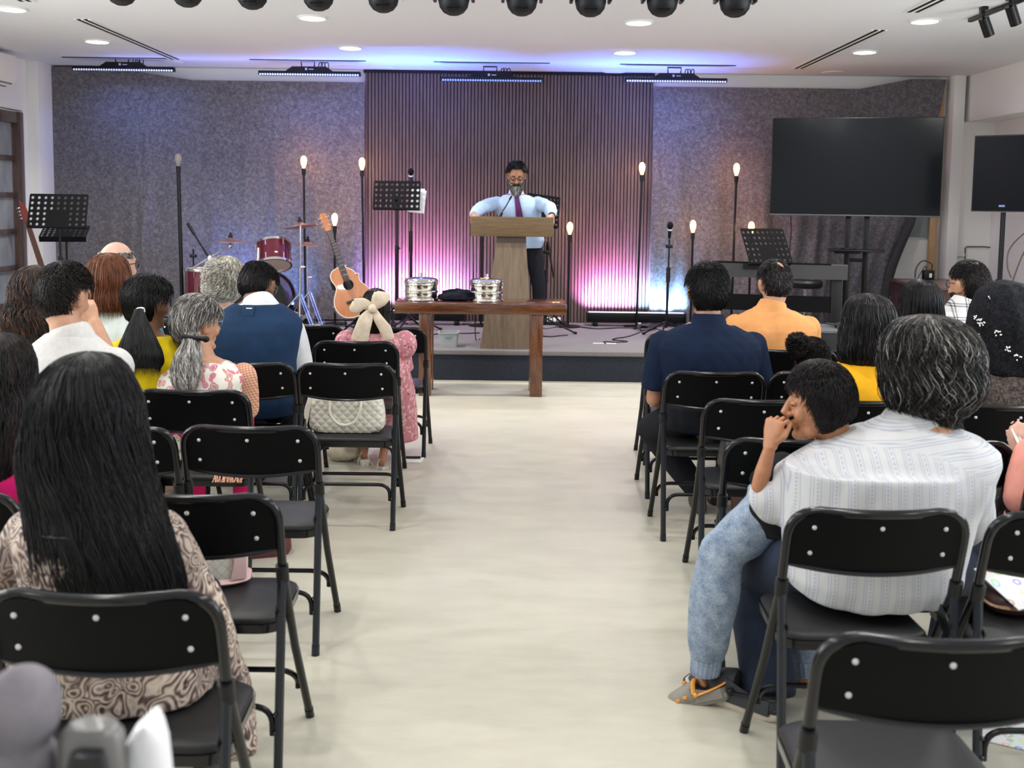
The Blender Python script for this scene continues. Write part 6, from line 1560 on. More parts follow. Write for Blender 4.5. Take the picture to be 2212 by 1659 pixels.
hair_short(P.root, P.M, P.k, [HAIR['mid'], HAIR['grey'], HAIR['lightgrey']], [.5, .35, .15], 3600, .08, .014, seed=34, crown=(0, .5, .85), swirl=.15, lift=.06)
tie = PY(417, 727, 4.36)-P.O
b = MB(); b.box(tie+Vector((.01, -.03, .0)), (.10, .02, .018), (0, .12, 0), .006); b.ell(tie+Vector((.06, -.02, -.008)), (.016, .012, .014)); P.add('hair_clip', b, MT['black_plastic'])
hair_long(P.root, tie, [(.02, 0, .0, .03, .02, .03), (-.02, -.004, -.01, .035, .025, .035), (-.08, -.012, -.03, .055, .025, .040), (-.15, -.02, -.045, .058, .022, .038), (-.20, -.02, -.05, .05, .02, .03), (-.225, -.02, -.05, .03, .012, .02)], [HAIR['mid'], HAIR['grey'], HAIR['lightgrey']], [.4, .35, .25], 1500, .0012, wave=.12, wfreq=3, seed=26, face=0.0, name='ponytail')

# ---- white curls
P = Person('elderly person with curly cream white hair beside the blue vest', (483, 612, 5.62), (484, 660, 5.6), (484, 5.62), .98, 'f', 1, 1, None, FAIR)
P.build_body(); P.shirt(cloth('grey_blue_top', (0.30, 0.38, 0.42)), .013, 'long'); P.trousers(DARKT)
hair_short(P.root, P.M, P.k, [HAIR['white'], HAIR['lightgrey'], HAIR['grey']], [.6, .28, .12], 4200, .060, .024, seed=35, curl=.012, lift=.25, swirl=1.2, r=.0013, hl=lambda d: np.clip((d[..., 2]-np.where(d[..., 1] > .05, .40, -.80+.9*np.clip(d[..., 1]+.25, 0, 1)))*6+.5, 0, 1))

# ---- man in the blue vest
P = Person('man in a navy knit vest over a white shirt, head bowed', (557, 617, 5.27), (556, 648, 5.19), (552, 5.18), 1.06, 'm', 1.12, 1.1, .205, DARK, yaw=-14, pitch=-28, arms={1: ((648, 785, 5.25), (618, 800, 5.5))}, shs={1: (628, 712, 5.2), -1: (478, 712, 5.2)})
P.build_body(); WS = cloth('white_shirt_cotton', (0.66, 0.67, 0.70), var=.06); P.shirt(WS, .012, 'long', wr=.004, collar=.012, seed=9, sl_grow=.022)
VEST = cloth('navy_knit', (0.012, 0.034, 0.082), var=.15, bscale=420, bs=.5)
v = P.shirt(VEST, .026, wr=.003, arms=False, t1=.965, name='vest', seed=10, extra=lambda mb: [mb.ell(P.sh[q]+Vector((-q*.045, 0, -.0)), (.065, .085, .07)) for q in (-1, 1)])
pz = PY(533, 672, 5.05)-P.O; hp_, hn_ = on_surface(v, pz); Rn = hn_.to_track_quat('-Y', 'Z').to_matrix(); b = MB(); b.box(hp_+hn_*.001, (.062, .003, .058), Rn, .001); b.build('neck_patch', cloth('navy_patch', (0.015, 0.040, 0.095)), v)
b = MB(); b.box(hp_+hn_*.003+Rn @ Vector((.004, 0, .01)), (.030, .003, .005), Rn); b.build('patch_tag', MT['white_paper'], v)
P.trousers(DARKT, SHOE_D); P.glasses(RIM_S)
bald = lambda d: 1-np.clip((((d[..., 0])/.55)**2+((d[..., 1]-.25)/.75)**2-1+np.clip(.55-d[..., 2], 0, 1)*6)*3+.0, 0, 1)
hair_short(P.root, P.M, P.k, [HAIR['black'], HAIR['brown']], [.85, .15], 3600, .034, .012, seed=36, bald=bald, crown=(0, .3, .95), swirl=.3)

# ---- girl in pink with the cream bow
P = Person('girl in a pink patterned dress with a big cream hair bow', (812, 668, 6.02), (812, 712, 5.98), (808, 5.97), .86, 'f', .92, .9, .15, BROWN, pitch=-20, arms={1: ((877, 815, 6.05), (868, 826, 6.28))},
           legs={-1: ((795, 900, 6.35), (786, 985, 6.0)), 1: ((845, 900, 6.35), (824, 1000, 5.92))}, vox=.006)
P.build_body(); P.slf = .80
def ex(mb):
    for q in (-1, 1): mb.ell(P.sh[q]+Vector((q*.03, 0, -.02)), (.075, .075, .085))
    mb.loft([ering(Vector((.02, y, z)), (1, 0, 0), (0, 1, 0), a, b_, 20) for z, a, b_, y in ((.12, .22, .16, .20), (.30, .22, .19, .16), (.44, .21, .21, .10), (.54, .19, .17, .04), (.62, .165, .13, 0))])
P.shirt(PINK_D, .014, 'short', wr=.005, name='dress', seed=11, sl_grow=.026, extra=ex)
hair_long(P.root, P.hc, [(z, x, y, a*.88, bf*.88, bb*.88) for z, x, y, a, bf, bb in cap(.008)]+[(-.05, .0, -.02, .085, .04, .095), (-.10, .0, -.045, .072, .02, .07), (-.15, .0, -.06, .05, .015, .045), (-.17, 0, -.06, .035, .01, .03)], [HAIR['soft_black'], HAIR['brown']], [.7, .3], 1200, .0013, wave=.02, seed=27, vox=.008)
BOW = cloth('cream_satin', (0.72, 0.60, 0.46), rough=.5, var=.12, vscale=30)
yb = -.135; kq = P.hc+Vector((-.0, yb, .02)); b = MB()
def lobe(pts, w, th=.010):
    pts = smooth_path(pts, 4); n = len(pts); R = []
    for i, p in enumerate(pts):
        d = (pts[min(i+1, n-1)]-pts[max(i-1, 0)]).normalized(); u = d.cross(Vector((0, 1, 0))).normalized(); f = w[min(len(w)-1, int(i/(n-1)*(len(w)-1)))]; g = i/(n-1)*(len(w)-1)-int(i/(n-1)*(len(w)-1)); f = f+(w[min(len(w)-1, int(i/(n-1)*(len(w)-1))+1)]-f)*g
        R.append([p+u*(math.cos(2*PI*j/16)*f)+Vector((0, 1, 0))*(math.sin(2*PI*j/16)*th+.012*math.sin(8*PI*j/16+i*.5)*f*8*.1) for j in range(16)])
    b.loft(R)
lobe([kq, kq+Vector((-.05, -.02, .025)), kq+Vector((-.10, -.015, .012)), kq+Vector((-.125, 0, .02))], [.018, .035, .045, .020])
lobe([kq, kq+Vector((.035, -.02, .045)), kq+Vector((.055, -.015, .075)), kq+Vector((.06, 0, .095))], [.018, .045, .05, .03])
lobe([kq, kq+Vector((-.035, -.025, -.06)), kq+Vector((-.055, -.03, -.12)), kq+Vector((-.075, -.025, -.185))], [.015, .040, .045, .050])
lobe([kq, kq+Vector((.035, -.02, -.06)), kq+Vector((.075, -.02, -.12)), kq+Vector((.095, -.015, -.175))], [.015, .028, .036, .030])
b.ell(kq+Vector((0, -.025, 0)), (.024, .02, .026)); P.add('hair_bow', b, BOW, 70)
def heel(an, yaw, root, name='heeled_sandal', m=None):
    b = MB(); R = Matrix.Rotation(yaw, 4, 'Z'); T = Matrix.Translation((an.x, an.y, an.z-.085)) @ R
    f = lambda x, y, z: T @ Vector((x, y, z))
    b.loft([[f(-w, y, z), f(w, y, z), f(w, y, z+.014), f(-w, y, z+.014)] for y, z, w in ((-.035, .055, .026), (.03, .05, .027), (.08, .018, .033), (.13, .004, .036), (.165, .006, .02))])
    b.loft([[f(-w, -.035+d, z), f(w, -.035+d, z), f(w, .015-d, z), f(-w, .015-d, z)] for z, w, d in ((0, .024, 0), (.03, .02, .004), (.058, .025, 0))])
    for y, h in ((.10, .05), (.0, .085)): b.tube([f(.034*math.cos(a), y+.01*math.sin(a), .02+h*max(0, math.sin(a))) for a in [PI*i/10 for i in range(11)]], .007, 6, .5)
    return b.build(name, m or mat('cream_leather', (0.66, 0.62, 0.54), .45), root)
heel(P.leg[-1][1], .35, P.root); heel(P.leg[1][1], .9, P.root)

# ---- man in the navy shirt
P = Person('broad man in a navy short sleeved shirt, right of the aisle', (1528, 630, 5.0), (1530, 694, 4.96), (1530, 4.98), 1.10, 'm', 1.28, 1.15, .232, (0.42, 0.21, 0.125), yaw=6,
           arms={-1: ((1412, 862, 5.0), (1440, 872, 5.3)), 1: ((1648, 862, 5.0), (1625, 880, 5.3))}, legs={-1: ((1408, 925, 5.2), (1512, 1068, 5.15)), 1: ((1610, 930, 5.45), (1545, 1075, 5.30))}, vox=.007)
P.build_body(); P.slf = .80; NAVY = cloth('navy_cotton', (0.004, 0.011, 0.033), var=.12)
P.shirt(NAVY, .016, 'short', wr=.005, collar=.035, seed=12, sl_grow=.024); P.trousers(DARKT, mat('brown_sneaker', (0.06, 0.04, 0.03), .6), grow=.016)
hair_short(P.root, P.M, P.k, [HAIR['black'], HAIR['soft_black']], [.8, .2], 5200, .030, .017, seed=37, swirl=.8, lift=.4, hl=HLF(nape=-.80))

# ---- man in the orange shirt
P = Person('man in an orange shirt with a small bald spot, before the digital piano', (1673, 612, 5.8), (1668, 662, 5.76), (1668, 5.78), 1.08, 'm', 1.2, 1.1, .215, TAN, yaw=10, roll=-3)
P.build_body(); ORG = cloth('orange_cotton', (0.72, 0.33, 0.12), var=.1)
P.shirt(ORG, .016, 'long', wr=.006, collar=.03, seed=13, sl_grow=.026); P.trousers(DARKT, SHOE_D)
spot = lambda d: np.clip(1.6-(((d[..., 0]-.20)/.27)**2+((d[..., 1]+.45)/.30)**2+((d[..., 2]-.86)/.32)**2)*1.6, 0, 1)
hair_short(P.root, P.M, P.k, [HAIR['soft_black'], HAIR['mid']], [.75, .25], 4200, .022, .010, seed=38, bald=spot, swirl=.5)

# ---- toddler
P = Person('toddler with dark curly hair in a bun, behind the nail biting boy', (1752, 782, 5.05), (1752, 828, 5.02), (1750, 5.02), .88, 'f', .72, .8, .11, BROWN, hipz=.52, legs={q: ((q*.08, .22, .51, 0), (q*.08, .26, .30, 0)) for q in (-1, 1)})
P.build_body(); P.shirt(cloth('grey_child_top', (0.2, 0.18, 0.2)), .012, 'short'); P.trousers(DARKT)
hair_short(P.root, P.M, P.k, [HAIR['soft_black'], HAIR['brown']], [.8, .2], 3000, .035, .016, seed=39, curl=.006, lift=.5, swirl=.7)
mb = MB(); bc = PY(1722, 748, 5.0)-P.O; mb.ell(bc, (.045, .045, .05)); Mb = Matrix.Translation(bc)
b2 = hair_short(P.root, Matrix.Translation(bc), .42, [HAIR['soft_black'], HAIR['brown']], [.8, .2], 1300, .07, .02, seed=40, curl=.02, lift=.6, hl=lambda d: np.ones(d.shape[:-1]), name='hair_bun', r=.0013)

# ---- mustard woman
P = Person('woman with shoulder length black hair in a mustard yellow top', (1872, 704, 4.32), (1868, 775, 4.28), (1850, 4.30), 1.05, 'f', 1.15, 1.05, .155, BROWN)
P.build_body(); P.shirt(cloth('mustard_cloth', (0.72, 0.36, 0.012)), .014, 'cap', wr=.003, seed=14); P.trousers(DARKT)
hair_long(P.root, P.hc, cap(.022)+[(-.03, 0, -.015, .118, .055, .128), (-.08, -.002, -.025, .122, .03, .12), (-.12, -.004, -.03, .118, .02, .11), (-.150, -.008, -.035, .105, .015, .085), (-.165, -.01, -.035, .085, .012, .06)], [HAIR['black'], HAIR['soft_black'], HAIR['mid']], [.62, .28, .10], 2800, .0012, wave=.03, seed=28)

# ---- woman with sleek black hair
P = Person('woman with sleek long black hair sitting between mustard top and plaid shirt', (1985, 660, 5.02), (1985, 722, 5.0), (1985, 5.02), 1.03, 'f', 1, 1, None, TAN)
P.build_body(); P.shirt(BLACKC, .013, 'short'); P.trousers(DARKT)
hair_long(P.root, P.hc, cap(.012)+[(-.04, 0, -.015, .104, .05, .118), (-.09, 0, -.025, .108, .03, .11), (-.16, 0, -.05, .11, .02, .085), (-.24, 0, -.07, .105, .015, .06)], [HAIR['black'], HAIR['soft_black']], [.85, .15], 2000, .0012, wave=.01, seed=29)

# ---- plaid man
P = Person('man with glasses and cropped black hair in a white plaid shirt', (2093, 617, 5.25), (2083, 662, 5.22), (2082, 5.24), 1.06, 'm', 1.08, 1.0, .19, TAN, yaw=24)
P.build_body(); P.shirt(PLAID, .016, 'short', wr=.003, collar=.035, seed=15, sl_grow=.022); P.trousers(DARKT, SHOE_D); P.glasses(RIMS, .0024)
hair_short(P.root, P.M, P.k, [HAIR['soft_black'], HAIR['brown']], [.8, .2], 4200, .018, .010, seed=41, hl=HLF())
def beard(P, mats, w, n, z0, z1, a0, seed, yf=.086, r=.0011):
    hair_short(P.root, P.M, P.k*1.0, mats, w, n, .02, .008, seed=seed, crown=(0, .3, .95), name='beard', hl=lambda d: np.clip((-.28-.0*d[..., 1]-d[..., 2])*8+.5, 0, 1)*np.clip((d[..., 1]-.05)*8, 0, 1)*(1-np.clip(1.4-((d[..., 0]/.28)**2+((d[..., 2]+.52)/.14)**2)*1.4, 0, 1)*0.6), r=r)
beard(P, [HAIR['soft_black']], [1], 1200, 0, 0, 0, 42)

# ---- woman in the black lace veil
P = Person('woman under a black lace veil in a brown lace top, right picture edge', (2166, 682, 4.32), (2165, 762, 4.28), (2160, 4.30), 1.04, 'f', 1.1, 1, None, TAN)
P.build_body(); P.shirt(LACE_B, .014, 'long', wr=.004, seed=16); P.trousers(DARKT)
hair_short(P.root, P.M, P.k, [HAIR['black']], [1], 300, .05, .012, seed=43)
mb = MB(); hc = P.hc
VR = [(.150, 0, 0, .02, .02, .02), (.138, 0, -.01, .065, .06, .07), (.10, 0, -.015, .115, .09, .12), (.04, 0, -.02, .142, .09, .145), (-.04, -.003, -.03, .158, .07, .145), (-.12, .0, -.045, .17, .05, .125), (-.19, .01, -.06, .175, .03, .105), (-.235, .03, -.07, .16, .02, .09)]
mb.loft([[Vector((hc.x+dx+a*math.cos(t)*(1+.05*math.sin(5*t+z*20)), hc.y+dy+(bf if math.sin(t) > 0 else bb)*math.sin(t)*(1+.06*math.sin(7*t+1+z*14)), hc.z+z)) for t in [2*PI*j/44 for j in range(44)]] for z, dx, dy, a, bf, bb in VR])
mb.loft([[Vector((hc.x+dx+a*math.cos(t)*(1+.07*math.sin(5*t)), hc.y-.075+.065*math.sin(t), hc.z+z)) for t in [2*PI*j/30 for j in range(30)]] for z, dx, a in ((-.18, .085, .075), (-.26, .075, .085), (-.34, .085, .080), (-.42, .10, .07))])
me = remesh(mb, .009, 3); wrinkle(me, .004, 16, 9, (1, 1, .3)); ve = put(me, 'veil', LACE, P.root)
b = MB(); r_ = random.Random(4)
for gx, gz in ((2165, 722), (2184, 757), (2118, 730), (2135, 705), (2128, 690), (2208, 775)):
    for k in range(9):
        q = PY(gx+r_.uniform(-8, 8), gz+r_.uniform(-6, 6), 4.10)-P.O; b.ell((q.x, hc.y-.155-.03*(gz > 715), q.z), (.0035, .003, .0035), nu=6, nv=4)
for k in range(24):
    f = k/23; q = PY(2133-16*f-r_.uniform(0, 6), 640+95*f, 4.25)-P.O; b.ell((q.x+.004, hc.y-.09, q.z), (.003, .003, .004), nu=6, nv=4)
b.build('sequins', MT['white_plastic'], ve)

# ---- person at the right edge in peach
P = Person('person in a peach top at the right picture edge holding a paper', (2330, 830, 3.3), (2330, 930, 3.26), (2330, 3.28), 1.0, 'f', 1.05, 1, .15, FAIR, arms={-1: ((2205, 1075, 3.22), (2216, 988, 3.42)), 1: ((2470, 1100, 3.3), (2440, 1180, 3.6))})
P.fing = {-1: (Vector((-.25, .1, 1)), Vector((-.7, -.7, 0)), Vector((.3, .6, 0)), .9, (.4, .6, .5))}
P.build_body(); P.shirt(cloth('peach_cloth', (0.72, 0.30, 0.24)), .014, 'long', wr=.005, seed=17, sl_grow=.026); P.trousers(DARKT)
hair_long(P.root, P.hc, cap(.014)+[(-.05, 0, -.02, .105, .05, .115), (-.14, 0, -.05, .105, .02, .085), (-.2, 0, -.06, .09, .015, .05)], [HAIR['soft_black']], [1], 600, .0014, seed=30)
b = MB(); b.box((0, 0, 0), (.14, .004, .10)); b.box((.01, -.006, -.004), (.13, .003, .095), (0, .08, 0)); o = b.build('booklet', MT['white_paper']); o.location = PY(2226, 968, 3.42); o.rotation_euler = (-.9, .5, .3)
tag(o, 'white folded paper held by the peach sleeved hand at the right edge', 'paper')
# ------------------------------------------------------------------ father and son at the right
def clog(root, heel_p, yaw, pitch, L, m_up, m_sole, m_strap, name='clog', holes=True, stripe=None):
    Mx = Matrix.Translation(heel_p) @ Matrix.Rotation(yaw, 4, 'Z') @ Matrix.Rotation(pitch, 4, 'X'); s = L/.28
    f = lambda x, y, z: Mx @ (Vector((x, y, z))*s)
    def ol(k, z, g=1.0):
        pts = [(0, -.005), (.028, .0), (.036, .03), (.035, .09), (.042, .16), (.052, .21), (.047, .255), (.025, .28), (0, .284), (-.028, .278), (-.048, .25), (-.050, .20), (-.040, .14), (-.034, .08), (-.035, .03), (-.028, .0)]
        sm = smooth_path([Vector((x, y, 0)) for x, y in pts+pts[:1]], 3)[:-1]
        return [f(p.x*k, .14+(p.y-.14)*k*g, z) for p in sm]
    b = MB(); b.loft([ol(.93, 0), ol(1.03, .008), ol(1.05, .024), ol(1.0, .034)]); so = b.build(name, m_sole, root, angle=60)
    if stripe: b = MB(); b.loft([ol(1.045, .026), ol(1.05, .030), ol(1.03, .034), ol(.9, .033)]); b.build('foxing_stripe', stripe, so)
    # upper: domed toe half plus low side walls
    mb = MB(); mb.loft([[f(x*w, y, .03+h*math.sin(t) if True else 0) for t, x in [(PI*j/16, math.cos(PI*j/16)) for j in range(17)]]+[f(w*.8*math.cos(PI-PI*j/6), y, .024) for j in range(7)] for y, w, h in ((.275, .018, .012), (.255, .040, .034), (.21, .051, .050), (.165, .047, .064), (.135, .043, .072), (.125, .038, .068))])
    for sg in (-1, 1): mb.loft([[f(sg*(.040+.002), y, .02), f(sg*.033, y, .02), f(sg*.031, y, .03+h), f(sg*.037, y, .03+h)] for y, h in ((.145, .055), (.10, .038), (.05, .026), (.012, .030))])
    mb.loft([[f(.037*math.cos(a), .015+.022*math.sin(a), .02), f(.030*math.cos(a), .017+.018*math.sin(a), .02), f(.029*math.cos(a), .017+.018*math.sin(a), .058), f(.035*math.cos(a), .015+.022*math.sin(a), .058)] for a in [PI+PI*j/10 for j in range(11)]])
    mb.build('upper', m_up, so, angle=60)
    b = MB(); b.tube([f(.043*math.cos(a), .125-.135*(-math.sin(a)) if math.sin(a) < 0 else .125, .052+.018*abs(math.sin(a))) for a in [PI+PI*j/16 for j in range(17)]], .009*s, 8, .45)
    for sg in (-1, 1): b.ell(f(sg*.046, .122, .055), (.011*s, .011*s, .011*s))
    b.build('strap', m_strap, so)
    if holes:
        b = MB()
        for x, y in ((0, .25), (-.018, .235), (.018, .235), (0, .222), (-.028, .212), (.028, .212), (-.012, .20), (.014, .20), (0, .18), (-.026, .185), (.026, .185)):
            w = .05; b.ell(f(x, y, .03+.047*math.sqrt(max(0, 1-(x/.052)**2))*(1 if y < .22 else .86)), (.0045*s, .0055*s, .004*s), nu=8, nv=6)
        b.build('vent_holes', MT['black_matte'], so)
    return so
P = Person('large man with wavy greying hair in a white striped shirt', (2004, 788, 3.02), (1972, 908, 2.97), (1897, 2.90), 1.10, 'm', 1.34, 1.30, .245, TAN, yaw=4, pitch=-14, roll=6,
           shs={-1: (1800, 1000, 2.95), 1: (2078, 1000, 2.93)}, arms={-1: ((1672, 1072, 3.02), (1770, 1150, 3.32)), 1: ((2098, 1120, 2.98), (2050, 1150, 3.3))}, legs={-1: ((1625, 1228, 3.32), (1662, 1500, 3.10)), 1: ((2098, 1230, 3.30), (2035, 1515, 3.18))}, vox=.007)
P.build_body()
def ex(mb):
    mb.loft([ering(Vector((0, .0, z)), (1, 0, 0), (0, 1, 0), a, b_, 28) for z, a, b_ in ((.455, .225, .19), (.50, .245, .205), (.60, .25, .205), (.72, .25, .195), (.82, .255, .185))])
    e, w = P.arm[-1]; mb.tube([P.sh[-1], P.sh[-1].lerp(e, .5), e, e.lerp(w, .25)], [.082, .084, .080, .070], 18); mb.ell(e, (.080,)*3)
    mb.ell(P.sh[1]+Vector((.0, 0, -.06)), (.085, .10, .13))
P.shirt(STRIPE, .018, 'long', wr=.010, collar=.022, seed=18, sl_grow=.028, vox=.009, extra=ex, scale=8)
mb = MB(); h = P.hip
for q in (-1, 1):
    kn, an = P.leg[q]; hh = h+Vector((q*.12, .03, -.02)); limb(mb, [hh, hh.lerp(kn, .5), kn], [.105, .10, .092]); a2 = kn.lerp(an, 1.02); mb.tube([kn, kn.lerp(a2, .45), a2], [.092, .088, .080], 18)
mb.loft([ering(h+Vector((0, 0, z)), (1, 0, 0), (0, 1, 0), .20, .15, 20) for z in (-.09, -.02, .04)])
me = remesh(mb, .009, 4); wrinkle(me, .005, 9, 19); put(me, 'jeans', JEAN_D, P.root)
hair_long(P.root, P.hc, [(.150, -.005, -.0, .004, .004, .004), (.140, -.005, -.005, .06, .055, .06), (.115, -.005, -.01, .100, .08, .10), (.065, -.005, -.012, .126, .088, .128), (.01, 0, -.015, .134, .08, .136), (-.045, .0, -.022, .134, .05, .136), (-.09, -.004, -.03, .124, .02, .122), (-.125, -.01, -.035, .105, .015, .10), (-.145, -.012, -.035, .085, .012, .075)], [HAIR['soft_black'], HAIR['mid'], HAIR['grey']], [.70, .20, .10], 4600, .0011, wave=.115, wfreq=3.0, jit=.045, seed=44, t1=(.75, 1.13), face=.95)
NVY = mat('charcoal_rubber', (0.035, 0.037, 0.045), .6); SOLE = mat('cream_rubber_sole', (0.62, 0.55, 0.46), .6)
an = P.leg[-1][1]; hp = PZ(1682, 1556, 0.0)-P.O
so = clog(P.root, Vector((hp.x, hp.y+.0, 0.0)), math.radians(48), 0, .315, NVY, SOLE, MT['black_plastic'], 'clog', True, mat('black_stripe', (0.02, 0.02, 0.02), .5))
hp = PZ(2012, 1575, 0.0)-P.O
clog(P.root, Vector((hp.x, hp.y, 0.0)), math.radians(-24), 0, .315, NVY, SOLE, MT['black_plastic'], 'clog', True, mat('black_stripe2', (0.02, 0.02, 0.02), .5))

# the boy
B = Person('boy in black tee and washed jeans biting his nails on a man\'s knee', (1772, 866, 2.99), (1806, 975, 3.04), (1712, 3.16), .96, 'm', .80, .85, .135, (0.43, 0.19, 0.095), yaw=80, pitch=-5, roll=0, hipz=.615,
           arms={-1: ((1640, 1050, 2.99), (1664, 962, 2.97)), 1: ((1800, 1080, 3.2), (1740, 1130, 3.3))}, legs={-1: ((1555, 1192, 3.13), (1523, 1450, 3.12)), 1: ((1720, 1215, 3.40), (1737, 1462, 3.22))}, vox=.0032); B.it = 2; B.ear = .84
B.fing = {-1: (Vector((.18, .05, 1)), Vector((-.70, -.60, .25)), Vector((.6, -.75, -.1)), .80, (1.0, 1.15, .7), .9, .16)}
B.build_body(face=True)
B.slf = .92
B.shirt(BLACKC, .012, 'short', t1=.93, wr=.003, seed=20, sl_grow=.014)
mb = MB()
for q in (-1, 1):
    kn, an = B.leg[q]; hh = B.hip+Vector((q*.06, 0, -.02)); limb(mb, [hh, hh.lerp(kn, .5), kn], [.088, .080, .068]); a2 = kn.lerp(an, .90)
    mb.tube([kn, kn.lerp(a2, .4), kn.lerp(a2, .85), a2], [.070, .076, .064, .052], 18)
mb.loft([ering(B.hip+Vector((0, 0, z)), (1, 0, 0), (0, 1, 0), .13, .105, 20) for z in (-.07, 0, .06)])
me = remesh(mb, .008, 3); wrinkle(me, .007, 13, 23); jn = put(me, 'jeans', JEAN_L, B.root)
b = MB()
for q in (-1, 1):
    kn, an = B.leg[q]; a2 = kn.lerp(an, .90); d = (an-kn).normalized(); u = Vector((1, 0, 0)); v = d.cross(u)
    b.loft([[a2+d*(.045*t)+(u*math.cos(2*PI*j/40)+v*math.sin(2*PI*j/40))*(.046+.003*(j % 2)-.003*t) for j in range(40)] for t in (-.2, 0, .5, 1)]); b.build('cuff', JEAN_L, jn); b = MB()
GRY, ORA = mat('grey_brown_rubber', (0.26, 0.24, 0.21), .6), mat('orange_rubber', (0.85, 0.36, 0.05), .5)
def foot_clog(q, yaw, pitch):
    kn, an = B.leg[q]; R = Matrix.Rotation(yaw, 3, 'Z') @ Matrix.Rotation(pitch, 3, 'X'); hp = an+R @ Vector((0, -.045, -.095))
    so = clog(B.root, hp, yaw, pitch, .205, GRY, GRY, ORA, 'clog', False)
    b = MB(); s = .205/.28; Mx = Matrix.Translation(hp) @ R.to_4x4()
    b.tube([Mx @ (Vector((x, y, z))*s) for x, y, z in ((-.044, .13, .060), (-.028, .125, .094), (0, .122, .104), (.028, .125, .094), (.044, .13, .060))], .007, 8, .6)
    for x, y, z in ((-.050, .17, .055), (-.050, .205, .048), (-.044, .24, .036), (.0, .17, .10)): b.box(Mx @ (Vector((x, y, z))*s), (.006, .012, .008), R)
    b.build('collar_trim', ORA, so)
foot_clog(-1, math.radians(68), math.radians(-22)); foot_clog(1, math.radians(20), math.radians(-6))
def hl_b(d):
    x, y, z = d[..., 0], d[..., 1], d[..., 2]
    line = np.interp(y, [-1, -.30, -.05, .10, .30, .50, .62, 1], [-.66, -.66, -.62, -.56, -.02, .28, .44, .50])
    return np.clip((z-line)*9+.5, 0, 1)
hair_short(B.root, B.M, B.k, [HAIR['black'], HAIR['soft_black'], HAIR['brown']], [.6, .25, .15], 8000, .030, .012, seed=45, hl=hl_b, crown=(0, -.25, .97), swirl=.18, lift=.14, r=.0010)
EYEW, IRIS, BROWM = mat('eye_white', (0.7, 0.66, 0.62), .25), mat('dark_iris', (0.02, 0.012, 0.008), .15), HAIR['black']
def eyes(P, lid, closed=0.5, look=-.3):
    for q in (-1, 1):
        c = P.H(q*.031, .0755, .002); R = P.M.to_3x3(); k = P.k
        b = MB(); b.ell(c, (.0125*k, .0115*k, .0090*k), R); e = b.build('eye', EYEW, P.root)
        b = MB(); b.ell(P.H(q*.031, .0845, .000+look*.008), (.0052*k, .004*k, .0052*k), R); b.build('iris', IRIS, e)
        b = MB(); b.ell(P.H(q*.031, .0765, .0025+.003*(1-closed)), (.0148*k, .0134*k, .0100*k*(.40+closed*.60)), R); b.build('eyelid', lid, P.root)
        b = MB(); b.tube([P.H(q*.031+.014*math.cos(a), .0885-.005*abs(math.cos(a)), -.0045+.0015*math.cos(a)**2) for a in [PI*i/8 for i in range(9)]], .0016*k, 6); b.build('eyelashes', BROWM, P.root)
        b = MB(); b.tube([P.H(q*x, y, z) for x, y, z in ((.014, .090, .023), (.026, .089, .030), (.038, .082, .030), (.050, .068, .022))], [.0022*k, .0034*k, .0030*k, .0014*k], 8); b.build('eyebrow', BROWM, P.root)
LIPM = mat('lip_brown', (0.30, 0.10, 0.075), .45)
def lips(P, m):
    b = MB(); R = P.M.to_3x3(); k = P.k
    b.ell(P.H(0, .0885, -.0625), (.019*k, .0055*k, .0040*k), R); b.ell(P.H(0, .087, -.0715), (.017*k, .006*k, .0052*k), R); b.build('lips', m, P.root)
eyes(B, B.sk, .92); lips(B, LIPM)

# ------------------------------------------------------------------ the preacher
P = Person('bearded man in a light blue shirt and purple tie leaning on the lectern', (1116, 379, 9.72), (1115, 417, 9.80), (1124, 9.86), 1.0, 'm', 1.06, 1.0, .195, (0.46, 0.22, 0.13), yaw=180, pitch=-24, hipz=1.20,
           shs={-1: (1073, 438, 9.80), 1: (1161, 438, 9.80)}, arms={-1: ((1038, 449, 9.58), (1022, 465, 9.20)), 1: ((1188, 449, 9.58), (1192, 467, 9.20))}, legs={q: ((.06+q*.10, -.0, .76, 0), (.06+q*.11, .02, .355, 0)) for q in (-1, 1)}, vox=.0045)
P.fing = {q: (Vector((-.1*q, -.75, -.55)), Vector((q*.65, -.15, .6)), Vector((-q*.9, -.2, .3)), 1.0, (.5, .7, .5), .6) for q in (-1, 1)}
P.build_body(face=True)
LB = cloth('light_blue_cotton', (0.44, 0.58, 0.78), var=.08)
P.shirt(LB, .022, 'long', wr=.005, collar=.03, seed=24, sl_grow=.016, scale=11)
P.trousers(DARKT, SHOE_D, grow=.006)
fr = lambda t, dy: P.spine(t)+Vector((0, dy, 0))
b = MB(); ctr_ = [fr(.96, -.075), fr(.86, -.128), fr(.6, -.158), fr(.2, -.165)]
b.loft([[c+Vector((-w, -.004, 0)), c+Vector((w, -.004, 0)), c+Vector((w, .004, 0)), c+Vector((-w, .004, 0))] for c, w in zip(ctr_, (.022, .022, .030, .040))]); P.add('tie', b, cloth('purple_tie', (0.085, 0.022, 0.09)))
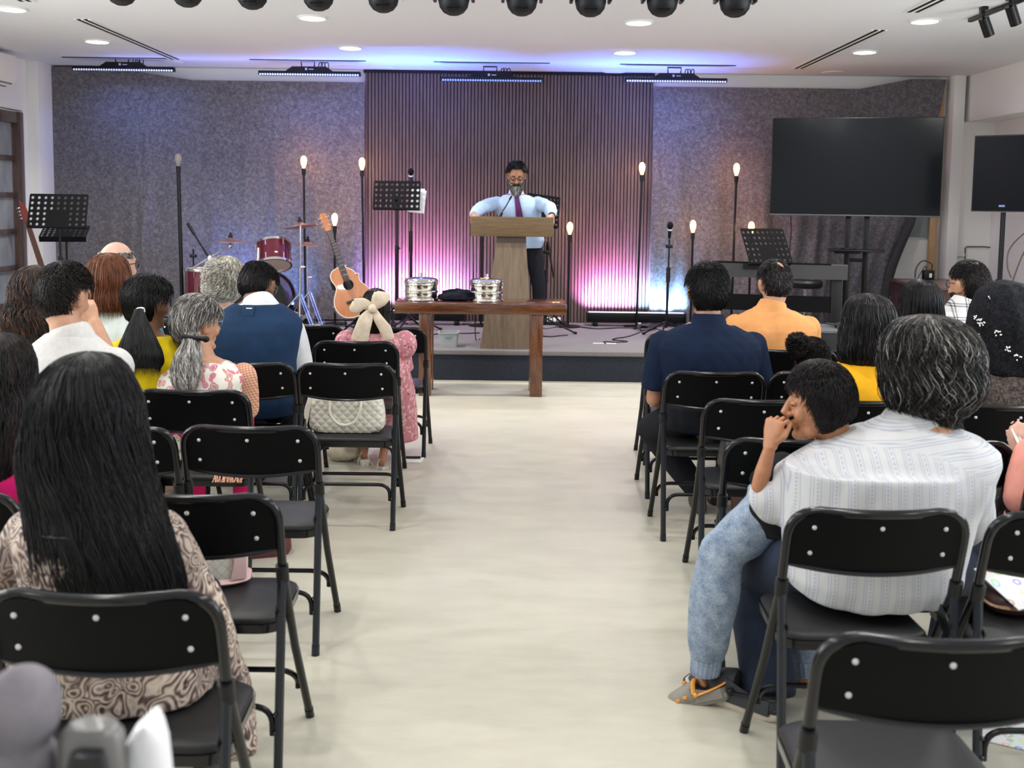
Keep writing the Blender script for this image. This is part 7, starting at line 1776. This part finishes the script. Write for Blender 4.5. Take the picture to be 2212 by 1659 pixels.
def ex_beard():
    R = P.M.to_3x3(); mb = MB(); k = P.k
    rings = []
    for z, a, yf, yb in ((-.020, .068, .050, .010), (-.045, .070, .074, .0), (-.075, .066, .094, -.005), (-.105, .060, .100, .010), (-.135, .050, .098, .025), (-.165, .036, .094, .045), (-.19, .018, .088, .06)):
        rings.append([P.H(a*math.cos(t), (yf+yb)/2+(yf-yb)/2*math.sin(t), z) for t in [2*PI*j/28 for j in range(28)]])
    mb.loft(rings); me = remesh(mb, .006, 3); base = quads_of(me); bpy.data.meshes.remove(me)
    r_ = np.random.RandomState(5); n = 2600; th = r_.uniform(-.25, PI+.25, n); z0 = r_.uniform(-.13, -.02, n); t = np.linspace(0, 1, 7); ln = r_.uniform(.035, .075, n)
    za = np.array([-.25, -.19, -.165, -.135, -.105, -.075, -.045, -.02]); aa = np.array([.004, .018, .036, .050, .060, .066, .070, .068]); fa = np.array([.085, .088, .094, .098, .100, .094, .074, .05]); ba = np.array([.08, .06, .045, .025, .01, -.005, 0, .01])
    z = z0[:, None]-ln[:, None]*t[None, :]; a = np.interp(z, za, aa)*1.03+.001; yf = np.interp(z, za, fa)+.002; yb = np.interp(z, za, ba)
    L = np.stack([a*np.cos(th)[:, None], (yf+yb)/2+(yf-yb)/2*np.sin(th)[:, None], z], -1)+r_.normal(0, .0012, (n, 7, 3))
    Wp = L@np.array(R).T*k+np.array(P.M.translation)
    side = np.abs(np.cos(th)); mi = np.where(r_.uniform(0, 1, n) < np.clip(.25+.75*side+np.where(z0 > -.05, .35, 0), 0, .95), 0, np.where(r_.uniform(0, 1, n) < .5, 1, 2))
    tubes(Wp, .0013*r_.uniform(.7, 1.3, n), 'beard', [HAIR['mid'], HAIR['grey'], HAIR['lightgrey']], mi, P.root, base)
    n = 500; x = r_.uniform(-.034, .034, n); Lm = np.stack([x[:, None]*(1+.5*t[None, :]*0+.35*t), .094-.10*np.abs(x[:, None])*(1+t)-.0*t, -.048-.022*t[None, :]-.25*np.abs(x[:, None])], -1)+r_.normal(0, .001, (n, 7, 3))
    tubes(Lm@np.array(R).T*k+np.array(P.M.translation), .0012*r_.uniform(.7, 1.3, n), 'moustache', [HAIR['soft_black'], HAIR['mid']], r_.choice(2, n, p=[.7, .3]), P.root)
ex_beard()
hair_short(P.root, P.M, P.k, [HAIR['black'], HAIR['soft_black'], HAIR['mid']], [.7, .2, .1], 4200, .026, .019, seed=46, swirl=.6, lift=.8, hl=HLF(front=.74))
eyes(P, P.sk, .95, -.8); lips(P, LIPM)
P.glasses(mat('brown_glasses', (0.05, 0.03, 0.03), .3), .0030)
b = MB(); b.tube([P.H(.078, .02, -.03), P.H(.070, .06, -.055), P.H(.045, .088, -.058)], .0018, 6); b.ell(P.H(.043, .09, -.058), (.004, .004, .004), nu=8, nv=6); P.add('headset_microphone', b, mat('beige_headset', (0.6, 0.5, 0.42), .5))
b = MB(); w = P.arm[1][1]; e = P.arm[1][0]; d = (w-e).normalized(); b.lathe([(.028, -.012), (.034, -.010), (.034, .010), (.028, .012), (.028, -.012)], w-d*.008, d.to_track_quat('Z', 'Y').to_matrix(), 20); P.add('wristwatch', b, MT['black_plastic'])

# ------------------------------------------------------------------ bags and small things
def rbox(w, d, h, pinch=1.0, n=9, c=(0, 0, 0), r=.35):
    R = []
    for i in range(n):
        f = i/(n-1); s = 1-(1-pinch)*f; bul = 1+.06*math.sin(PI*f); e = .90 if i in (0, n-1) else 1.0
        R.append([Vector((x*w*s*bul*e+c[0], y*d*(1-(1-pinch)*1.6*f)*bul*e+c[1], h*f+c[2])) for x, y in rrect(1, 1, r*.5 if True else 0, 6)])
    return R
def quilt_mat():
    m, nt, b = newmat('cream_quilted_leather'); v = coords(nt, (1, 1, 1))
    s = N(nt, 'ShaderNodeSeparateXYZ', {0: v}); k = 2*PI/.042
    sx = math_(nt, 'SINE', math_(nt, 'MULTIPLY', s.outputs[0], k)); sz = math_(nt, 'SINE', math_(nt, 'MULTIPLY', s.outputs[2], k))
    f = math_(nt, 'ABSOLUTE', math_(nt, 'MULTIPLY', math_(nt, 'ADD', sx, sz), .5))
    b.inputs['Base Color'].default_value = (0.72, 0.70, 0.60, 1); b.inputs['Roughness'].default_value = .4; bump(nt, b, f, .7, .006); return m
q = PZ(748, 932, 0.426)
t = thing('handbag', 'white quilted handbag with a loop handle on a folding chair seat', 'handbag', (q.x, 5.03, 0.426))
CREAM = mat('cream_smooth_leather', (0.74, 0.71, 0.61), .4)
b = MB(); b.loft(rbox(.36, .15, .185, .90, r=.5)); b.build('body', quilt_mat(), t, angle=60)
for y in (-.078, .07): b = MB(); b.tube(smooth_path([(-.075, y*.75, .165), (-.07, y*1.15, .10), (-.035, y*1.25, .055), (.005, y*1.28, .045), (.05, y*1.25, .062), (.075, y*1.15, .115), (.078, y*.75, .165)], 5), .0065, 8); b.build('handle', CREAM, t)
b = MB(); b.tube([(-.165, -.03, .19), (-.185, -.05, .12), (-.205, -.06, .02)], .014, 8, .3); b.build('strap', CREAM, t)
b = MB(); b.box((-.165, -.03, .188), (.02, .012, .014), bev=.003); b.build('buckle', mat('brass', (0.6, 0.45, 0.2), .3, 1.0), t)

def check_mat():
    m, nt, b = newmat('white_lattice_canvas'); v = coords(nt, (1, 1, 1), (0, math.radians(45), 0)); s = N(nt, 'ShaderNodeSeparateXYZ', {0: v})
    f = math_(nt, 'MAXIMUM', band(nt, s.outputs[0], .024, 0, .08), band(nt, s.outputs[2], .024, 0, .08))
    nt.links.new(mix(nt, f, (0.62, 0.60, 0.54), (0.42, 0.38, 0.33)), b.inputs['Base Color']); b.inputs['Roughness'].default_value = .6; return m
q = PZ(470, 1275, 0.426)
t = thing('handbag', 'white lattice handbag with pink trim lying on a chair behind the long black hair', 'handbag', (q.x-.075, 2.98, 0.426), math.radians(12))
PINKL = mat('pale_pink_leather', (0.62, 0.42, 0.41), .45)
b = MB(); b.loft(rbox(.27, .14, .185, .82, r=.6)); b.build('body', check_mat(), t, angle=60)
b = MB(); b.loft(rbox(.282, .152, .022, 1.0, 3, r=.6)); b.build('base_trim', PINKL, t, angle=60)
b = MB(); b.loft([[Vector((x, y, z)) for x, y in ((.085+.02*math.sin(z*18), -.074), (.137, -.060), (.137, .060), (.085, .074))] for z in (.02, .06, .10)]); b.build('side_panel', PINKL, t, angle=60)
b = MB(); b.tube(smooth_path([(-.06, -.06, .15), (-.05, -.085, .10), (.0, -.09, .07), (.03, -.085, .10), (.03, -.06, .15)], 5), .006, 8); b.build('handle', PINKL, t)
MAR = mat('maroon_leather', (0.10, 0.018, 0.025), .35)
q = PZ(552, 1212, 0); t = thing('handbag', 'maroon leather bag with looped straps on the floor under the chairs', 'handbag', (q.x, q.y+.10, 0), .3)
b = MB(); b.loft(rbox(.26, .15, .17, .8, r=.6)); b.build('body', MAR, t, angle=60)
for k, dx in enumerate((0, .03)): b = MB(); b.tube(smooth_path([(-.06, -.06, .16), (-.07-dx, -.14, .14), (-.14-dx, -.20-dx, .06), (-.22, -.20-dx, .02), (-.26, -.12, .03), (-.16, -.05, .12)], 5), .006, 6, .5); b.build('strap', MAR, t)
q = PZ(1620, 1045, 0.426); t = thing('shoulder_bag', 'soft black bag with a tan buckle tab slumped on a chair seat', 'bag', (q.x+.02, 4.30, 0.426))
mb = MB(); mb.loft(rbox(.22, .20, .24, .75, r=.6)); mb.ell((0, -.02, .20), (.13, .09, .06)); me = remesh(mb, .008, 4); wrinkle(me, .006, 14, 3); put(me, 'body', mat('black_soft_leather', (0.012, 0.012, 0.014), .4), t)
b = MB(); b.box((-.03, -.115, .165), (.028, .006, .05), (0, .12, 0), .002); tb = b.build('buckle_tab', mat('tan_leather', (0.38, 0.24, 0.18), .5), t)
b = MB(); b.ell((-.03, -.119, .172), (.005, .003, .005), nu=8, nv=6); b.build('stud', MT['chrome'], tb)
q = PZ(1592, 1106, 0); b = MB(); b.loft([[Vector((x*s, y*s, z)) for x, y in rrect(.09, .07, .02)] for z, s in ((0, .85), (.06, .95), (.13, 1.0))]); o = b.build('paper_cup', mat('brown_paper', (0.22, 0.13, 0.10), .6)); o.location = (q.x+.02, q.y+.04, 0); tag(o, 'brown paper cup on the floor under the chair with the black bag', 'cup')

# black cloth bag on the table between the trays
p = PY(985, 640, TYF+.2); mb = MB(); r_ = random.Random(3)
mb.ell((0, 0, .035), (.135, .09, .036)); mb.ell((-.05, -.02, .03), (.10, .07, .03)); mb.ell((.06, .0, .055), (.08, .06, .036)); mb.ell((0, -.03, .02), (.15, .07, .022)); mb.tube([(-.11, 0, .068), (.0, .01, .085), (.08, .02, .08)], .012, 8)
me = remesh(mb, .006, 3); wrinkle(me, .008, 22, 6); o = put(me, 'cloth_bag', cloth('black_velvet', (0.006, 0.006, 0.011), rough=.95), None); o.location = (p.x, TYF+.19, tz); tag(o, 'crumpled black velvet cloth between the two tray stacks on the table', 'cloth')

# floor papers and phone by the girl, bag with white cloth behind her
q = PZ(886, 994, 0); b = MB(); b.box((0, 0, .003), (.15, .12, .004)); o = b.build('booklet', MT['white_paper']); o.location = (q.x, q.y, 0); o.rotation_euler = (0, 0, -.1); tag(o, 'white booklet on the floor beside the sandals', 'paper')
b = MB(); b.box((0, 0, .005), (.10, .035, .008), bev=.003); o2 = b.build('phone', MT['black_plastic']); o2.location = (q.x+.01, q.y+.03, .005); tag(o2, 'dark phone lying on the white booklet on the floor', 'phone')
q = PZ(738, 1000, 0); mb = MB(); mb.ell((0, 0, .05), (.11, .09, .052)); mb.ell((.05, .02, .07), (.06, .06, .05)); me = remesh(mb, .007, 2); wrinkle(me, .012, 20, 8); o = put(me, 'cloth_bundle', cloth('cream_cloth', (0.62, 0.55, 0.42)), None); o.location = (q.x, q.y+.08, 0); tag(o, 'crumpled cream cloth bundle on the floor left of the sandals', 'cloth')
# fringed scarf end on the chair of the grey ponytail woman
q = PZ(500, 1024, 0.426); b = MB(); r_ = random.Random(9)
for k in range(26): x = -.055+.0045*k; b.tube([(x, .05, .012), (x+r_.uniform(-.004, .004), .0, .012), (x+r_.uniform(-.008, .008), -.05, .004), (x+r_.uniform(-.01, .01), -.075, -.02)], .0028, 5)
b.box((0, .06, .010), (.125, .06, .016), bev=.005); o = b.build('scarf_end', GINGHAM); o.location = (q.x, q.y+.02, 0.426); tag(o, 'fringed end of a peach scarf on the chair seat', 'scarf')

# right edge chair: papers and brown bag; floor sheet
def kid_mat():
    m, nt, b = newmat('coloured_worksheet'); v = coords(nt); d = N(nt, 'ShaderNodeTexVoronoi', {'Vector': v, 'Scale': 34.0})
    f = math_(nt, 'LESS_THAN', math_(nt, 'ABSOLUTE', math_(nt, 'SUBTRACT', d.outputs[0], .32)), .10)
    nt.links.new(mix(nt, math_(nt, 'MULTIPLY', f, .6), (0.80, 0.80, 0.78), d.outputs[1]), b.inputs['Base Color']); b.inputs['Roughness'].default_value = .7; return m
KID = kid_mat()
q = PZ(2192, 1330, 0.426); qc = Vector((q.x+.06, 2.86, 0.426))
t = thing('handbag', 'dark brown leather bag with woven base on the right edge chair', 'handbag', qc, .05)
b = MB(); b.loft(rbox(.24, .17, .055, .95, 5, r=.5)); b.build('body', mat('dark_brown_leather', (0.05, 0.02, 0.015), .25), t, angle=60)
b = MB(); b.loft(rbox(.245, .175, .026, 1.0, 3, (0, 0, .012), .5)); b.build('woven_band', mat('woven_straw', (0.42, 0.26, 0.15), .7, var=.4, vscale=90), t, angle=60)
b = MB(); b.box((0, 0, 0), (.26, .17, .004)); o = b.build('worksheet', KID); o.location = qc+Vector((.015, -.005, .082)); o.rotation_euler = (.38, -.12, .35); tag(o, 'coloured worksheet lying on the brown bag at the right edge', 'paper')
b = MB(); b.ell((0, 0, 0), (.042, .034, .008)); o3 = b.build('gold_sticker', mat('gold_disc', (0.45, 0.33, 0.12), .4)); o3.parent = o; o3.location = (.03, -.02, .002)
q = PZ(2190, 1580, 0); b = MB(); b.box((0, 0, .003), (.20, .28, .003)); o = b.build('worksheet', KID); o.location = (q.x+.03, q.y+.02, 0); o.rotation_euler = (0, 0, -.5); tag(o, 'coloured worksheet on the floor at the lower right', 'paper')
q = PZ(2140, 1215, .30); b = MB(); b.box((0, 0, .0), (.10, .16, .02), (.3, .2, .2), .008); b.box((.03, .03, -.05), (.10, .12, .05), (.1, .1, .3), .02); me_o = b.build('cloth_bundle', cloth('white_cloth', (0.62, 0.62, 0.64))); me_o.location = PY(2142, 1225, 3.75); tag(me_o, 'white folded cloth on the seat beyond the striped shirt man', 'cloth')

# things on the sound desk in the lower left corner
t = thing('desk', 'table below the frame at the lower left carrying blurred things', 'table', (-.60, 1.12, 0))
b = MB(); b.box((0, 0, .735), (.55, .5, .03), bev=.004); b.build('tabletop', MT['grey_plastic'], t)
for sx in (-1, 1):
    for sy in (-1, 1): b = MB(); b.box((sx*.25, sy*.22, .36), (.04, .04, .72)); b.build('leg', MT['black_metal'], t)
DZt = .75
def felt_mat(): return cloth('grey_plush', (0.20, 0.185, 0.205), rough=.95, var=.25, vscale=14, sheen=.3)
Yd = 1.10
c = PY(44, 1535, Yd); mb = MB(); mb.ell((0, 0, 0), (.044, .044, .052), Euler((0, .25, 0)).to_matrix()); mb.ell((-.005, 0, -.06), (.042, .042, .045)); mb.ell((0, 0, DZt-c.z+.05), (.05, .05, .05)); mb.tube([(0, 0, -.05), (0, 0, DZt-c.z+.05)], .035, 12)
me = remesh(mb, .005, 3); o = put(me, 'plush_toy', felt_mat(), None); o.location = c; tag(o, 'blurred rounded grey plush toy at the lower left corner', 'toy')
b = MB(); b.ell((-.052, -.045, -.036), (.014, .012, .018)); e = b.build('eye', mat('teal_eye', (0.10, 0.20, 0.26), .2), o)
b = MB(); b.ell((-.045, -.050, -.066), (.014, .012, .012)); b.build('nose', MT['black_plastic'], o); b = MB(); b.ell((-.028, -.050, -.090), (.026, .018, .018)); b.build('muzzle', MT['white_plastic'], o)
c = PY(200, 1620, Yd); t = thing('headphones', 'blurred grey and glossy black padded headset beside the plush toy', 'headphones', (c.x, Yd, DZt))
h = PY(200, 1562, Yd).z-DZt
b = MB(); b.loft([[Vector((x*w, y*d, z)) for x, y in rrect(1, 1, .4, 6)] for z, w, d in ((0, .10, .06), (h*.4, .096, .058), (h*.75, .076, .05), (h*.95, .066, .045), (h, .05, .035))]); b.build('shell', mat('grey_gloss_plastic', (0.16, 0.155, 0.15), .25), t, angle=60)
b = MB(); b.loft([[Vector((x*w+.008, y*.02-.034, z)) for x, y in rrect(1, 1, .3, 6)] for z, w in ((.0, .05), (h*.5, .05), (h*.86, .042), (h*.93, .034))]); b.build('pad', mat('black_gloss_pad', (0.01, 0.011, 0.014), .12), t, angle=60)
b = MB(); c2 = PY(315, 1620, Yd+.03); hh = PY(315, 1549, Yd+.03).z-DZt; b.loft([[Vector((x*w+dx, y*.05, z)) for x, y in rrect(1, 1, .45, 6)] for z, w, dx in ((0, .056, .004), (hh*.5, .060, .002), (hh*.74, .056, .0), (hh*.88, .044, .003), (hh*.96, .029, .005), (hh, .012, .006))])
o = b.build('white_cup', mat('white_glaze', (0.80, 0.80, 0.82), .35), None, angle=70); o.location = (c2.x, Yd+.03, DZt); tag(o, 'blurred smooth white rounded object at the lower left', 'ornament')
